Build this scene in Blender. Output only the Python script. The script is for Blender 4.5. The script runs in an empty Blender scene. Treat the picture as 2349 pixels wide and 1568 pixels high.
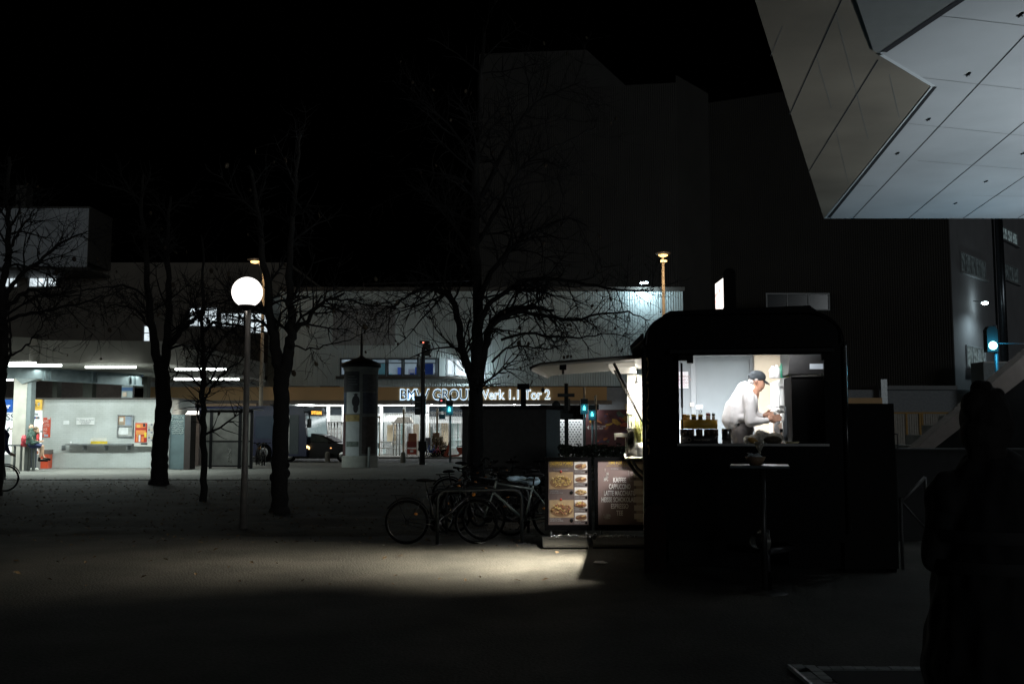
import bpy, bmesh, math, random
from mathutils import Vector, Matrix, Euler, noise as mnoise
R=math.radians
random.seed(7)
C=bpy.context.scene
COL=C.collection
# ------------------------------------------------------------------ camera
F=2284.0; CX=1174.5; CY=784.0; HOR=985.0; EYE=1.65
PIT=math.atan((HOR-CY)/F); cp,sp=math.cos(PIT),math.sin(PIT)
cd=bpy.data.cameras.new('camera'); cam=bpy.data.objects.new('camera',cd); COL.objects.link(cam)
cam.location=(0,0,EYE); cam.rotation_euler=(math.pi/2+PIT,0,0)
cd.sensor_width=36; cd.lens=36*F/2349.0; cd.clip_start=0.05; cd.clip_end=600
C.camera=cam
C.view_settings.view_transform='Standard'; C.view_settings.look='None'
C.view_settings.exposure=0; C.view_settings.gamma=1
# ------------------------------------------------------------------ night sky
w=bpy.data.worlds.new('World'); C.world=w; w.use_nodes=True
nt=w.node_tree; bg=nt.nodes['Background']
sky=nt.nodes.new('ShaderNodeTexSky'); sky.sky_type='NISHITA'; sky.sun_disc=False
sky.sun_elevation=R(-4); sky.sun_rotation=R(200)
nt.links.new(sky.outputs[0],bg.inputs[0]); bg.inputs[1].default_value=0.0016
# faint glow of the city on the fronts that face the camera
sd=bpy.data.lights.new('city_glow','SUN'); sd.energy=0.16; sd.angle=R(14); sd.color=(.90,.97,1.0)
so=bpy.data.objects.new('city_glow',sd); COL.objects.link(so); so.rotation_euler=(R(86),0,R(24))
C.cycles.use_denoising=True
C.cycles.max_bounces=6; C.cycles.diffuse_bounces=3
C.cycles.sample_clamp_indirect=3.0
# ------------------------------------------------------------------ helpers
def W(u,v,Y):
    xc=(u-CX)/F; yc=(CY-v)/F
    k=Y/(cp-yc*sp)
    return Vector((xc*k,Y,EYE+k*(sp+yc*cp)))
def G(u,v):
    yc=(CY-v)/F; t=(sp+yc*cp)/(cp-yc*sp)
    Y=-EYE/t
    p=W(u,v,Y); p.z=0
    return p
def X(u,Y,v=HOR): return W(u,v,Y).x
def Z(v,Y): return W(CX,v,Y).z
MATS={}
def mat(name,col,rough=.6,metal=0,var=.12,scale=6,bump=0,bscale=40,emit=None,es=0,spec=.5,trans=0,alpha=1,coat=0,sheen=0):
    if name in MATS: return MATS[name]
    m=bpy.data.materials.new(name); m.use_nodes=True; t=m.node_tree; b=t.nodes['Principled BSDF']
    b.inputs['Roughness'].default_value=rough; b.inputs['Metallic'].default_value=metal
    b.inputs['Specular IOR Level'].default_value=spec
    b.inputs['Base Color'].default_value=(*col,1)
    if trans: b.inputs['Transmission Weight'].default_value=trans
    if alpha<1: b.inputs['Alpha'].default_value=alpha
    if coat: b.inputs['Coat Weight'].default_value=coat
    if var:
        tc=t.nodes.new('ShaderNodeTexCoord'); n=t.nodes.new('ShaderNodeTexNoise'); n.inputs['Scale'].default_value=scale; n.inputs['Detail'].default_value=6
        t.links.new(tc.outputs['Object'],n.inputs['Vector'])
        r=t.nodes.new('ShaderNodeValToRGB')
        r.color_ramp.elements[0].position=.3; r.color_ramp.elements[1].position=.7
        r.color_ramp.elements[0].color=(*[c*(1-var) for c in col],1); r.color_ramp.elements[1].color=(*[min(1,c*(1+var)) for c in col],1)
        t.links.new(n.outputs['Fac'],r.inputs[0]); t.links.new(r.outputs[0],b.inputs['Base Color'])
    if bump:
        tc2=t.nodes.new('ShaderNodeTexCoord'); n2=t.nodes.new('ShaderNodeTexNoise'); n2.inputs['Scale'].default_value=bscale; n2.inputs['Detail'].default_value=5
        t.links.new(tc2.outputs['Object'],n2.inputs['Vector'])
        bp=t.nodes.new('ShaderNodeBump'); bp.inputs['Strength'].default_value=bump; bp.inputs['Distance'].default_value=.02
        t.links.new(n2.outputs['Fac'],bp.inputs['Height']); t.links.new(bp.outputs[0],b.inputs['Normal'])
    if emit:
        b.inputs['Emission Color'].default_value=(*emit,1); b.inputs['Emission Strength'].default_value=es
    MATS[name]=m; return m
class MB:
    def __init__(s): s.v=[]; s.f=[]; s.m=[]; s.mats=[]; s.cur=0; s.sm=[]; s.smooth=False
    def use(s,m):
        if m not in s.mats: s.mats.append(m)
        s.cur=s.mats.index(m); return s
    def add(s,vs,fs,smooth=None):
        o=len(s.v); s.v+= [tuple(x) for x in vs]
        for f in fs: s.f.append([i+o for i in f]); s.m.append(s.cur); s.sm.append(s.smooth if smooth is None else smooth)
    def box(s,a,b,M=None):
        x0,y0,z0=a; x1,y1,z1=b
        vs=[Vector(p) for p in ((x0,y0,z0),(x1,y0,z0),(x1,y1,z0),(x0,y1,z0),(x0,y0,z1),(x1,y0,z1),(x1,y1,z1),(x0,y1,z1))]
        if M: vs=[M@p for p in vs]
        s.add(vs,[(0,3,2,1),(4,5,6,7),(0,1,5,4),(1,2,6,5),(2,3,7,6),(3,0,4,7)],False); return s
    def cbox(s,c,d,rot=(0,0,0)):
        M=Matrix.Translation(c)@Euler(rot).to_matrix().to_4x4()
        return s.box((-d[0]/2,-d[1]/2,-d[2]/2),(d[0]/2,d[1]/2,d[2]/2),M)
    def quad(s,a,b,c,d): s.add([a,b,c,d],[(0,1,2,3)],False); return s
    def tube(s,pts,rad,n=8,caps=True,smooth=True):
        pts=[Vector(p) for p in pts]
        if not isinstance(rad,(list,tuple)): rad=[rad]*len(pts)
        vs=[];fs=[]; prev=None
        for i,p in enumerate(pts):
            if i==0: d=pts[1]-p
            elif i==len(pts)-1: d=p-pts[i-1]
            else: d=(pts[i+1]-p).normalized()+(p-pts[i-1]).normalized()
            if d.length<1e-9: d=Vector((0,0,1))
            d.normalize()
            if prev is None:
                a=Vector((0,0,1)) if abs(d.z)<.9 else Vector((1,0,0))
                x=d.cross(a).normalized()
            else:
                x=(prev-d*prev.dot(d))
                if x.length<1e-6: x=d.orthogonal()
                x.normalize()
            prev=x; y=d.cross(x)
            for k in range(n):
                t=2*math.pi*k/n
                vs.append(p+(x*math.cos(t)+y*math.sin(t))*rad[i])
        for i in range(len(pts)-1):
            for k in range(n):
                k2=(k+1)%n
                fs.append((i*n+k,i*n+k2,(i+1)*n+k2,(i+1)*n+k))
        o=len(s.v)
        s.add(vs,fs,smooth)
        if caps:
            s.f.append([o+k for k in range(n)][::-1]); s.m.append(s.cur); s.sm.append(False)
            e=o+(len(pts)-1)*n
            s.f.append([e+k for k in range(n)]); s.m.append(s.cur); s.sm.append(False)
        return s
    def lathe(s,c,prof,n=24,axis='z',smooth=True,M=None):
        vs=[];fs=[]
        for r,h in prof:
            for k in range(n):
                t=2*math.pi*k/n
                q={'z':(r*math.cos(t),r*math.sin(t),h),'y':(r*math.cos(t),h,r*math.sin(t)),'x':(h,r*math.cos(t),r*math.sin(t))}[axis]
                q=Vector(q)
                if M: q=M@q
                vs.append(Vector(c)+q)
        for i in range(len(prof)-1):
            for k in range(n):
                k2=(k+1)%n
                fs.append((i*n+k,i*n+k2,(i+1)*n+k2,(i+1)*n+k))
        s.add(vs,fs,smooth); return s
    def ell(s,c,r,rot=(0,0,0),n=14,m=10):
        M=Euler(rot).to_matrix()
        if not isinstance(r,(tuple,list)): r=(r,r,r)
        vs=[];fs=[]
        for i in range(m+1):
            a=math.pi*i/m
            for k in range(n):
                t=2*math.pi*k/n
                vs.append(Vector(c)+M@Vector((r[0]*math.sin(a)*math.cos(t),r[1]*math.sin(a)*math.sin(t),r[2]*math.cos(a))))
        for i in range(m):
            for k in range(n):
                k2=(k+1)%n; fs.append((i*n+k,(i+1)*n+k,(i+1)*n+k2,i*n+k2))
        s.add(vs,fs,True); return s
    def cap(s,a,b,ra,rb,flat=1.0):
        a=Vector(a);b=Vector(b)
        ps=[];rs=[]
        for i in range(4):
            t=math.pi/2*(1-i/4); ps.append(a-(b-a).normalized()*ra*math.sin(t)*1.0); rs.append(max(ra*math.cos(t),.0005))
        ps.append(a);rs.append(ra);ps.append(b);rs.append(rb)
        for i in range(1,5):
            t=math.pi/2*(i/4); ps.append(b+(b-a).normalized()*rb*math.sin(t)); rs.append(max(rb*math.cos(t),.0005))
        s.tube(ps,rs,n=12); return s
    def prism(s,poly,h0,h1,M=None):
        n=len(poly)
        vs=[Vector((x,y,h0)) for x,y in poly]+[Vector((x,y,h1)) for x,y in poly]
        if M: vs=[M@q for q in vs]
        fs=[tuple(range(n))[::-1],tuple(range(n,2*n))]+[(i,(i+1)%n,n+(i+1)%n,n+i) for i in range(n)]
        s.add(vs,fs,False); return s
    def torus(s,c,R_,r,axis='y',n=40,m=8,rot=None):
        vs=[];fs=[]
        for i in range(n):
            a=2*math.pi*i/n
            for k in range(m):
                b=2*math.pi*k/m
                rr=R_+r*math.cos(b); q=Vector((rr*math.cos(a),r*math.sin(b),rr*math.sin(a)))
                if axis=='z': q=Vector((q.x,q.z,q.y))
                if axis=='x': q=Vector((q.y,q.x,q.z))
                if rot: q=rot@q
                vs.append(Vector(c)+q)
        for i in range(n):
            for k in range(m):
                i2=(i+1)%n;k2=(k+1)%m
                fs.append((i*m+k,i*m+k2,i2*m+k2,i2*m+k))
        s.add(vs,fs,True); return s
WL={}
def wl(o):
    l=Vector((0,0,0))
    while o is not None: l+=o.location; o=o.parent
    return l
def mesh_of(name,mb,m=None):
    me=bpy.data.meshes.new(name); me.from_pydata(mb.v,[],mb.f)
    mats=mb.mats if mb.mats else [m]
    for q in mats: me.materials.append(q)
    me.polygons.foreach_set('material_index',mb.m); me.polygons.foreach_set('use_smooth',mb.sm)
    me.update(); return me
def link(name,me,parent=None,local=False):
    o=bpy.data.objects.new(name,me); COL.objects.link(o)
    if parent is not None:
        o.parent=parent
        if not local: me.transform(Matrix.Translation(-wl(parent)))
    return o
def fixn(me):
    bm=bmesh.new(); bm.from_mesh(me); bmesh.ops.recalc_face_normals(bm,faces=bm.faces); bm.to_mesh(me); bm.free()
def part(name,mb,m=None,parent=None,local=False,label=None):
    me=mesh_of(name,mb,m); fixn(me)
    o=link(name,me,parent,local)
    if label: o['label']=label
    return o
def tag(o,label,cat,group=None):
    o['label']=label; o['category']=cat
    if group: o['group']=group
    return o
def thing(name,label,cat,loc=(0,0,0),rz=0,group=None):
    o=bpy.data.objects.new(name,None); COL.objects.link(o); o.empty_display_size=.2
    o.location=loc; o.rotation_euler=(0,0,rz); return tag(o,label,cat,group)
def struct(name,mb,m=None,kind='structure'):
    o=part(name,mb,m); o['kind']=kind; return o
def copy_tree(o,parent=None):
    c=o.copy(); COL.objects.link(c); c.parent=parent
    for ch in list(o.children): copy_tree(ch,c)
    return c
def uvbox(mb,u0,u1,v0,v1,Y,th=.05):
    vm=(v0+v1)/2
    mb.box((X(u0,Y,vm),Y,Z(v1,Y)),(X(u1,Y,vm),Y+th,Z(v0,Y))); return mb
def B(u0,u1,v0,v1,Y,th=.05): return uvbox(MB(),u0,u1,v0,v1,Y,th)
def corr(mb,x0,x1,z0,z1,y,per=.16,dep=.04):
    """corrugated sheet facing -Y"""
    n=max(1,int(round((x1-x0)/per))); p=(x1-x0)/n; vs=[]
    xs=[]
    for i in range(n):
        a=x0+i*p
        xs+=[(a,y),(a+p*.38,y),(a+p*.5,y-dep),(a+p*.88,y-dep)]
    xs.append((x1,y))
    for x,yy in xs: vs+=[(x,yy,z0),(x,yy,z1)]
    mb.add(vs,[(2*i,2*i+2,2*i+3,2*i+1) for i in range(len(xs)-1)],False)
def corrM(mb,a,b,z0,z1,per=.16,dep=.04):
    """corrugated sheet between plan points a,b (facing right hand normal toward camera)"""
    a=Vector((a[0],a[1],0));b=Vector((b[0],b[1],0)); L=(b-a).length; d=(b-a)/L; nn=Vector((d.y,-d.x,0))
    t=MB(); corr(t,0,L,z0,z1,0,per,dep)
    mb.add([a+d*q[0]+nn*(-q[1])+Vector((0,0,q[2])) for q in t.v],t.f,False)
FONT=None
def text(name,s,m,parent,org,xd=(1,0,0),zd=(0,0,1),h=.1,width=None,ext=.004,bold=0,align='LEFT',local=False,label=None):
    cu=bpy.data.curves.new(name,'FONT'); cu.body=s; cu.size=1; cu.extrude=0.5; cu.offset=bold; cu.align_x=align
    cu.resolution_u=3
    t=bpy.data.objects.new('tmp',cu); COL.objects.link(t)
    dg=bpy.context.evaluated_depsgraph_get(); dg.update()
    me=bpy.data.meshes.new_from_object(t.evaluated_get(dg))
    bpy.data.objects.remove(t); bpy.data.curves.remove(cu)
    xs=[v.co.x for v in me.vertices]; ys=[v.co.y for v in me.vertices]
    if not xs: return None
    w_=max(xs)-min(xs); sc=h/0.72; sx=(width/w_) if width else sc
    x0=min(xs) if align=='LEFT' else (min(xs)+max(xs))/2
    xd=Vector(xd).normalized(); zd=Vector(zd).normalized(); nd=xd.cross(zd)
    org=Vector(org)
    for v in me.vertices:
        x,y,z=v.co
        v.co=org+xd*((x-x0)*sx)+zd*(y*sc)+nd*((z+.5)*ext)
    me.materials.clear(); me.materials.append(m)
    for p in me.polygons: p.material_index=0
    me.name=name
    o=link(name,me,parent,local)
    if label: o['label']=label
    return o
def organic(name,mb,m,parent=None,voxel=.01,smooth=6,label=None,disp=0):
    me=mesh_of(name,mb,m); fixn(me)
    t=bpy.data.objects.new('tmp',me); COL.objects.link(t)
    r=t.modifiers.new('r','REMESH'); r.mode='VOXEL'; r.voxel_size=voxel; r.use_smooth_shade=True
    s=t.modifiers.new('s','SMOOTH'); s.factor=.5; s.iterations=smooth
    dg=bpy.context.evaluated_depsgraph_get(); dg.update()
    me2=bpy.data.meshes.new_from_object(t.evaluated_get(dg))
    bpy.data.objects.remove(t); bpy.data.meshes.remove(me)
    me2.name=name; me2.materials.clear(); me2.materials.append(m if m else mb.mats[0])
    if disp:
        me2.calc_normals_split() if hasattr(me2,'calc_normals_split') else None
        ns=[v.normal.copy() for v in me2.vertices]
        for v,nn in zip(me2.vertices,ns):
            v.co+=nn*disp*mnoise.noise(Vector((v.co.x*14,v.co.y*14,v.co.z*7)))
    for p in me2.polygons: p.use_smooth=True; p.material_index=0
    o=link(name,me2,parent)
    if label: o['label']=label
    return o
def area(name,loc,size,size_y,energy,col=(1,1,1),rot=(0,0,0),parent=None,spread=None):
    l=bpy.data.lights.new(name,'AREA'); l.shape='RECTANGLE'; l.size=size; l.size_y=size_y; l.energy=energy; l.color=col
    if spread: l.spread=spread
    o=bpy.data.objects.new(name,l); COL.objects.link(o)
    if parent is not None: o.parent=parent; o.location=Vector(loc)-wl(parent)
    else: o.location=loc
    o.rotation_euler=rot; return o
def point(name,loc,energy,col=(1,1,1),r=.1,parent=None,spot=None,rot=(0,0,0)):
    l=bpy.data.lights.new(name,'SPOT' if spot else 'POINT'); l.energy=energy; l.color=col; l.shadow_soft_size=r
    if spot: l.spot_size=spot; l.spot_blend=.8
    o=bpy.data.objects.new(name,l); COL.objects.link(o)
    if parent is not None: o.parent=parent; o.location=Vector(loc)-wl(parent)
    else: o.location=loc
    o.rotation_euler=rot; return o
# ------------------------------------------------------------------ materials
black=mat('black_paint',(.008,.008,.009),.5,var=.2,spec=.15)
blackmat=mat('matt_black',(.005,.005,.005),.85,var=.2,spec=.2)
steel=mat('steel',(.45,.45,.45),.3,1,var=.1,scale=20)
galv=mat('galvanised_steel',(.32,.34,.35),.45,.8,var=.2,scale=12)
dkmetal=mat('dark_metal',(.05,.05,.055),.5,.5,var=.2)
white=mat('white_paint',(.78,.79,.78),.5,var=.05)
offw=mat('off_white',(.6,.6,.56),.6,var=.08)
rubber=mat('rubber',(.003,.003,.003),.95,spec=.06,var=.3,scale=20)
conc=mat('concrete',(.3,.3,.28),.85,var=.22,scale=3,bump=.3)
glassdk=mat('dark_glass',(.02,.025,.03),.12,var=0,spec=.5)
skin=mat('skin',(.50,.27,.18),.55,var=.12,scale=25)
tube_em=mat('tube_light',(1,1,1),.5,var=0,emit=(.93,1,.97),es=9)
wood=mat('wood',(.25,.15,.08),.6,var=.3,scale=8)
# ------------------------------------------------------------------ ground
def ground_mat(name,c1,c2,sc1,sc2,bump,rough=.9,spots=None):
    m=bpy.data.materials.new(name); m.use_nodes=True; t=m.node_tree; b=t.nodes['Principled BSDF']; b.inputs['Roughness'].default_value=rough
    b.inputs['Specular IOR Level'].default_value=.25
    tc=t.nodes.new('ShaderNodeTexCoord')
    n1=t.nodes.new('ShaderNodeTexNoise'); n1.inputs['Scale'].default_value=sc1; n1.inputs['Detail'].default_value=7
    n2=t.nodes.new('ShaderNodeTexNoise'); n2.inputs['Scale'].default_value=sc2; n2.inputs['Detail'].default_value=4
    for n in (n1,n2): t.links.new(tc.outputs['Object'],n.inputs['Vector'])
    r=t.nodes.new('ShaderNodeValToRGB'); r.color_ramp.elements[0].position=.35; r.color_ramp.elements[1].position=.68
    r.color_ramp.elements[0].color=(*c1,1); r.color_ramp.elements[1].color=(*c2,1)
    t.links.new(n1.outputs['Fac'],r.inputs[0])
    mx=t.nodes.new('ShaderNodeMix'); mx.data_type='RGBA'; mx.blend_type='MULTIPLY'; mx.inputs[0].default_value=.75
    r2=t.nodes.new('ShaderNodeValToRGB'); r2.color_ramp.elements[0].position=.32; r2.color_ramp.elements[0].color=(.45,.45,.45,1); r2.color_ramp.elements[1].position=.65
    t.links.new(n2.outputs['Fac'],r2.inputs[0]); t.links.new(r.outputs[0],mx.inputs[6]); t.links.new(r2.outputs[0],mx.inputs[7]); t.links.new(mx.outputs[2],b.inputs['Base Color'])
    bp=t.nodes.new('ShaderNodeBump'); bp.inputs['Strength'].default_value=bump; bp.inputs['Distance'].default_value=.015
    t.links.new(n2.outputs['Fac'],bp.inputs['Height']); t.links.new(bp.outputs[0],b.inputs['Normal'])
    return m
m_ground=ground_mat('asphalt_ground',(.06,.06,.057),(.09,.088,.08),.6,60,.6)
m_plaza=ground_mat('plaza_asphalt',(.040,.040,.035),(.080,.077,.067),.9,38,1.0)
m_soil=ground_mat('soil',(.020,.017,.012),(.055,.046,.031),1.2,14,1.0)
m_pave=ground_mat('paving',(.18,.18,.165),(.25,.245,.225),.8,30,.5)
m_road=ground_mat('road_asphalt',(.05,.05,.05),(.075,.075,.075),.5,50,.5)
struct('ground',MB().quad((-300,-60,0),(300,-60,0),(300,400,0),(-300,400,0)),m_ground)
# plaza with gently wavy far border
mb=MB(); top=[]
for i in range(61):
    x=-30+i; yb=15.6+.5*math.sin(x*.7)+.35*mnoise.noise(Vector((x*.5,1,0)))+(2.5 if x>1.5 else 0)+max(0,(-x-6))*.0
    top.append((x,yb,.004))
mb.add([(x,-12,.004) for x,_,_ in top]+top,[(i,i+1,62+i,61+i) for i in range(60)],False)
struct('plaza',mb,m_plaza)
# soil bed as uneven terrain
mb=MB(); nx,ny=140,60
for j in range(ny+1):
    for i in range(nx+1):
        x=-34+i*.33; y=15.0+j*(18.2/ny)
        e=min(1,(y-15.0)/1.2,(33.2-y)/1.0,(x+34),(12.2-x)); e=max(0,min(1,e))
        z=-.03+e*(.05+.045*mnoise.noise(Vector((x*.9,y*.9,0)))+.02*mnoise.noise(Vector((x*3,y*3,5))))
        mb.v.append((x,y,z))
for j in range(ny):
    for i in range(nx): mb.f.append([j*(nx+1)+i,j*(nx+1)+i+1,(j+1)*(nx+1)+i+1,(j+1)*(nx+1)+i]); mb.m.append(0); mb.sm.append(True)
struct('soil_bed',mb,m_soil)
struct('pavement',MB().box((-60,33.2,-.05),(70,49.5,.02)),m_pave)
struct('kerb',MB().box((-60,33.0,-.05),(70,33.2,.03)).box((-60,49.5,-.05),(70,49.7,.03)),conc)
struct('road',MB().quad((-120,49.7,.008),(120,49.7,.008),(120,57.2,.008),(-120,57.2,.008)),m_road)
struct('gate_pavement',MB().box((-60,57.2,-.05),(70,66,.1)),m_pave)
# leaf litter
mb=MB(); lit=mat('dead_leaf',(.10,.065,.03),.8,var=.5,scale=3)
for i in range(5200):
    x=random.uniform(-22,9); y=random.uniform(14.6,33)
    if i%45==0: x=random.uniform(-14,3); y=random.uniform(10.5,16)
    s=random.uniform(.02,.05); a=random.uniform(0,6.3); z=.05+.03*mnoise.noise(Vector((x*.9,y*.9,0))) if y>15.8 else .008
    M=Matrix.Translation((x,y,z+.02))@Euler((random.uniform(-.5,.5),random.uniform(-.5,.5),a)).to_matrix().to_4x4()
    mb.add([M@Vector(p) for p in ((-s,0,0),(0,-s*.6,.008),(s,0,0),(0,s*.6,.008))],[(0,1,2,3)],False)
struct('leaf_litter',mb,lit,'stuff')
# small litter bits on the plaza that catch the light
def scrap(u,v,s,m,label,name='paper_scrap',cat='litter'):
    p=G(u,v); o=MB()
    n=6; o.add([(p.x+s*math.cos(k*6.28/n)*random.uniform(.6,1.2),p.y+s*2*math.sin(k*6.28/n)*random.uniform(.5,1),.012+random.uniform(0,.02)) for k in range(n)],[tuple(range(n))],False)
    tag(part(name,o,m),label,cat)
scrap(1100,1246,.09,offw,'pale paper scrap lying in front of the steel bicycle stand')
scrap(917,1277,.05,mat('dead_leaf2',(.06,.04,.02),.8),'dark curled leaf on the lit asphalt in front of the black bicycle','fallen_leaf','leaf')
scrap(1375,1293,.11,offw,'thin white paper strip on the dark ground beside the trailer step')
scrap(880,1252,.03,offw,'tiny white crumb of paper left of the front bicycle wheel')
# stone pit bottom right
pit=thing('stone_pit_cover','dark ground hatch framed by pale stone setts in the lower right foreground','ground hatch',(2.4,6.5,0))
mb=MB(); sett=mat('pale_sett',(.20,.22,.215),.7,var=.25,scale=9)
x0,x1,y1=1.91,2.96,7.06
random.seed(3)
for c,(yy) in enumerate([5.6+i*.10 for i in range(15)]):
    for k in range(2):
        if random.random()<.9: mb.box((x0+.03+k*.085,yy,.004),(x0+.105+k*.085,yy+.09,.022+random.random()*.006))
for i in range(11):
    mb.box((x0+.2+i*.082,y1-.075,.004),(x0+.275+i*.082,y1,.018+random.random()*.006))
part('sett_border',mb,sett,pit)
part('edge_rail',MB().box((x0,5.5,.004),(x0+.02,y1+.02,.032)),galv,pit)
part('cover_plate',MB().box((x0+.21,5.5,.004),(x1,y1-.085,.012)),blackmat,pit)
# ================================================================== BIG BUILDINGS
m_clad=mat('grey_cladding',(.52,.60,.61),.55,var=.10,scale=.6)
m_clad2=mat('dark_cladding',(.056,.053,.048),.6,var=.12,scale=.4)
m_wallb=mat('brown_render',(.145,.13,.11),.85,var=.2,scale=.5)
m_fascia=mat('ochre_fascia',(.62,.40,.19),.6,var=.06,scale=.5)
m_frame=mat('window_frame',(.35,.37,.38),.5,var=.05)
def lit_pane(name,col,es,var=.5,sc=1.2):
    m=bpy.data.materials.new(name); m.use_nodes=True; t=m.node_tree; b=t.nodes['Principled BSDF']
    b.inputs['Base Color'].default_value=(.05,.05,.05,1); b.inputs['Roughness'].default_value=.3
    tc=t.nodes.new('ShaderNodeTexCoord'); n=t.nodes.new('ShaderNodeTexVoronoi'); n.inputs['Scale'].default_value=sc
    t.links.new(tc.outputs['Object'],n.inputs['Vector'])
    r=t.nodes.new('ShaderNodeValToRGB'); r.color_ramp.elements[0].position=.1; r.color_ramp.elements[1].position=.9
    r.color_ramp.elements[0].color=(*col,1); r.color_ramp.elements[1].color=(*[c*(1-var) for c in col],1)
    t.links.new(n.outputs['Distance'],r.inputs[0]); t.links.new(r.outputs[0],b.inputs['Emission Color']); b.inputs['Emission Strength'].default_value=es
    return m
m_lit=lit_pane('lit_window_white',(.75,.86,.92),1.5)
m_lit2=lit_pane('lit_window_dim',(.20,.27,.30),.22,.8)
m_dimp=mat('dim_pane',(.03,.04,.045),.25,var=0,emit=(.25,.33,.36),es=.045)
def window(parent,u0,u1,v0,v1,Y,pm,nm=1,fr=.08,label=None,rail=None):
    x0,x1,z0,z1=X(u0,Y,(v0+v1)/2),X(u1,Y,(v0+v1)/2),Z(v1,Y),Z(v0,Y)
    f=MB()
    f.box((x0,Y-.06,z0),(x0+fr,Y+.1,z1)).box((x1-fr,Y-.06,z0),(x1,Y+.1,z1)).box((x0+fr,Y-.055,z1-fr),(x1-fr,Y+.1,z1)).box((x0+fr,Y-.055,z0),(x1-fr,Y+.1,z0+fr))
    for i in range(1,nm):
        x=x0+(x1-x0)*i/nm; f.box((x-.04,Y-.05,z0+fr),(x+.04,Y+.08,z1-fr))
    if rail: f.box((x0+fr,Y-.045,z0+(z1-z0)*rail-.03),(x1-fr,Y+.08,z0+(z1-z0)*rail+.03))
    o=part('window',f,m_frame,parent,label=label)
    part('pane',MB().box((x0+fr,Y+.02,z0+fr),(x1-fr,Y+.04,z1-fr)),pm,o)
    return o
# ---- gate building with corrugated front (factory hall)
YF=60
hall=thing('factory_hall','long grey corrugated hall with a lit window band above the ochre gate sign','factory',(0,YF,0))
mb=MB(); x0,x1=X(640,YF,780),X(1568,YF,780); zt=Z(668,YF); zb=Z(885,YF)
wx=[X(780,YF,840),X(1068,YF,840)]; wz=(Z(862,YF),Z(821,YF))
corr(mb,x0,wx[0],zb,zt,YF,.15,.05); corr(mb,wx[0],wx[1],wz[1],zt,YF,.15,.05); corr(mb,wx[0],wx[1],zb,wz[0],YF,.15,.05); corr(mb,wx[1],x1,zb,zt,YF,.15,.05)
part('corrugated_front',mb,m_clad,hall)
part('side_wall',MB().box((x1-.02,YF+.06,0),(x1,YF+13,zt)),m_clad,hall)
part('side_wall',MB().box((x0,YF+.06,0),(x0+.02,YF+13,zt)),m_clad,hall)
part('roof',MB().box((x0-.1,YF-.12,zt),(x1+.1,YF+13,zt+.25)),m_clad2,hall)
# raised light panel patch on the front (lighter cladding field)
pm=MB(); corr(pm,X(760,YF),X(905,YF),Z(792,YF),Z(700,YF),YF-.06,.15,.05)
part('cladding_panel',pm,mat('cladding_panel',(.30,.32,.33),.5,var=.08),hall)
# window band rooms with depth
us=[780,816,850,888,925,962,1003]
room=MB(); rx0,rx1=wx; ry=YF+5
room.box((rx0,ry,wz[0]-.6),(rx1,ry+.1,wz[1]+.9)).box((rx0,YF+.12,wz[1]+.8),(rx1,ry,wz[1]+.9)).box((rx0,YF+.12,wz[0]-.7),(rx1,ry,wz[0]-.6)).box((rx0-.1,YF+.12,wz[0]-.6),(rx0,ry,wz[1]+.8)).box((rx1,YF+.12,wz[0]-.6),(rx1+.1,ry,wz[1]+.8))
part('upper_room',room,mat('room_wall',(.42,.47,.5),.7,var=.2,scale=1.5),hall)
cb=MB(); random.seed(11)
cols=[mat('blue_panel',(.02,.06,.30),.5),mat('grey_unit',(.2,.2,.24),.6),mat('dark_unit',(.04,.05,.05),.6),mat('pale_unit',(.55,.55,.5),.6),mat('teal_unit',(.10,.25,.28),.6)]
for i in range(26):
    cb.use(random.choice(cols)); x=random.uniform(rx0+.3,rx1-.6); y=random.uniform(YF+1.2,ry-.3); ww=random.uniform(.2,.7); hh=random.uniform(.4,1.35)
    cb.box((x,y,wz[0]-.6),(x+ww,y+.3,wz[0]-.4+hh))
cb.use(cols[0]); cb.box((X(972,YF+2),YF+1.5,wz[0]-.5),(X(994,YF+2),YF+1.6,wz[1]-.2))
part('office_furniture',cb,None,hall)
for i in range(7):
    lt=MB(); x=rx0+1+i*1.05; lt.box((x,YF+1.4+(i%3)*1.1,wz[1]+.55),(x+.5,YF+1.5+(i%3)*1.1,wz[1]+.6))
    part('ceiling_tube',lt,mat('office_tube',(1,1,1),.5,var=0,emit=(.85,.95,1),es=4),hall)
area('office_light',((rx0+rx1)/2,YF+2.4,wz[1]+.72),7,2.5,95,(.8,.92,1),(0,0,0),hall)
for i in range(len(us)):
    u0=us[i]; u1=us[i+1]-1 if i<len(us)-1 else 1008
    xx0,xx1=X(u0,YF,840),X(u1,YF,840); f=MB()
    f.box((xx0,YF-.08,wz[0]),(xx0+.09,YF+.1,wz[1])).box((xx1-.09,YF-.08,wz[0]),(xx1,YF+.1,wz[1])).box((xx0+.09,YF-.075,wz[1]-.09),(xx1-.09,YF+.1,wz[1])).box((xx0+.09,YF-.075,wz[0]),(xx1-.09,YF+.1,wz[0]+.09)).box((xx0+.09,YF-.06,wz[1]-.33),(xx1-.09,YF+.06,wz[1]-.28))
    part('window',f,mat('dark_frame',(.06,.07,.075),.5),hall)
for u0,u1 in ((1024,1042),(1044,1066)):
    window(hall,u0,u1,822,861,YF,m_lit,1,.09)
part('window_sill',MB().box((rx0-.2,YF-.28,wz[0]-.18),(rx1+.2,YF-.02,wz[0]-.02)),m_clad2,hall)
part('wall_pier',MB().box((X(1008,YF,840),YF-.05,wz[0]),(X(1022,YF,840),YF+.3,wz[1])),m_clad,hall)
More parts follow.
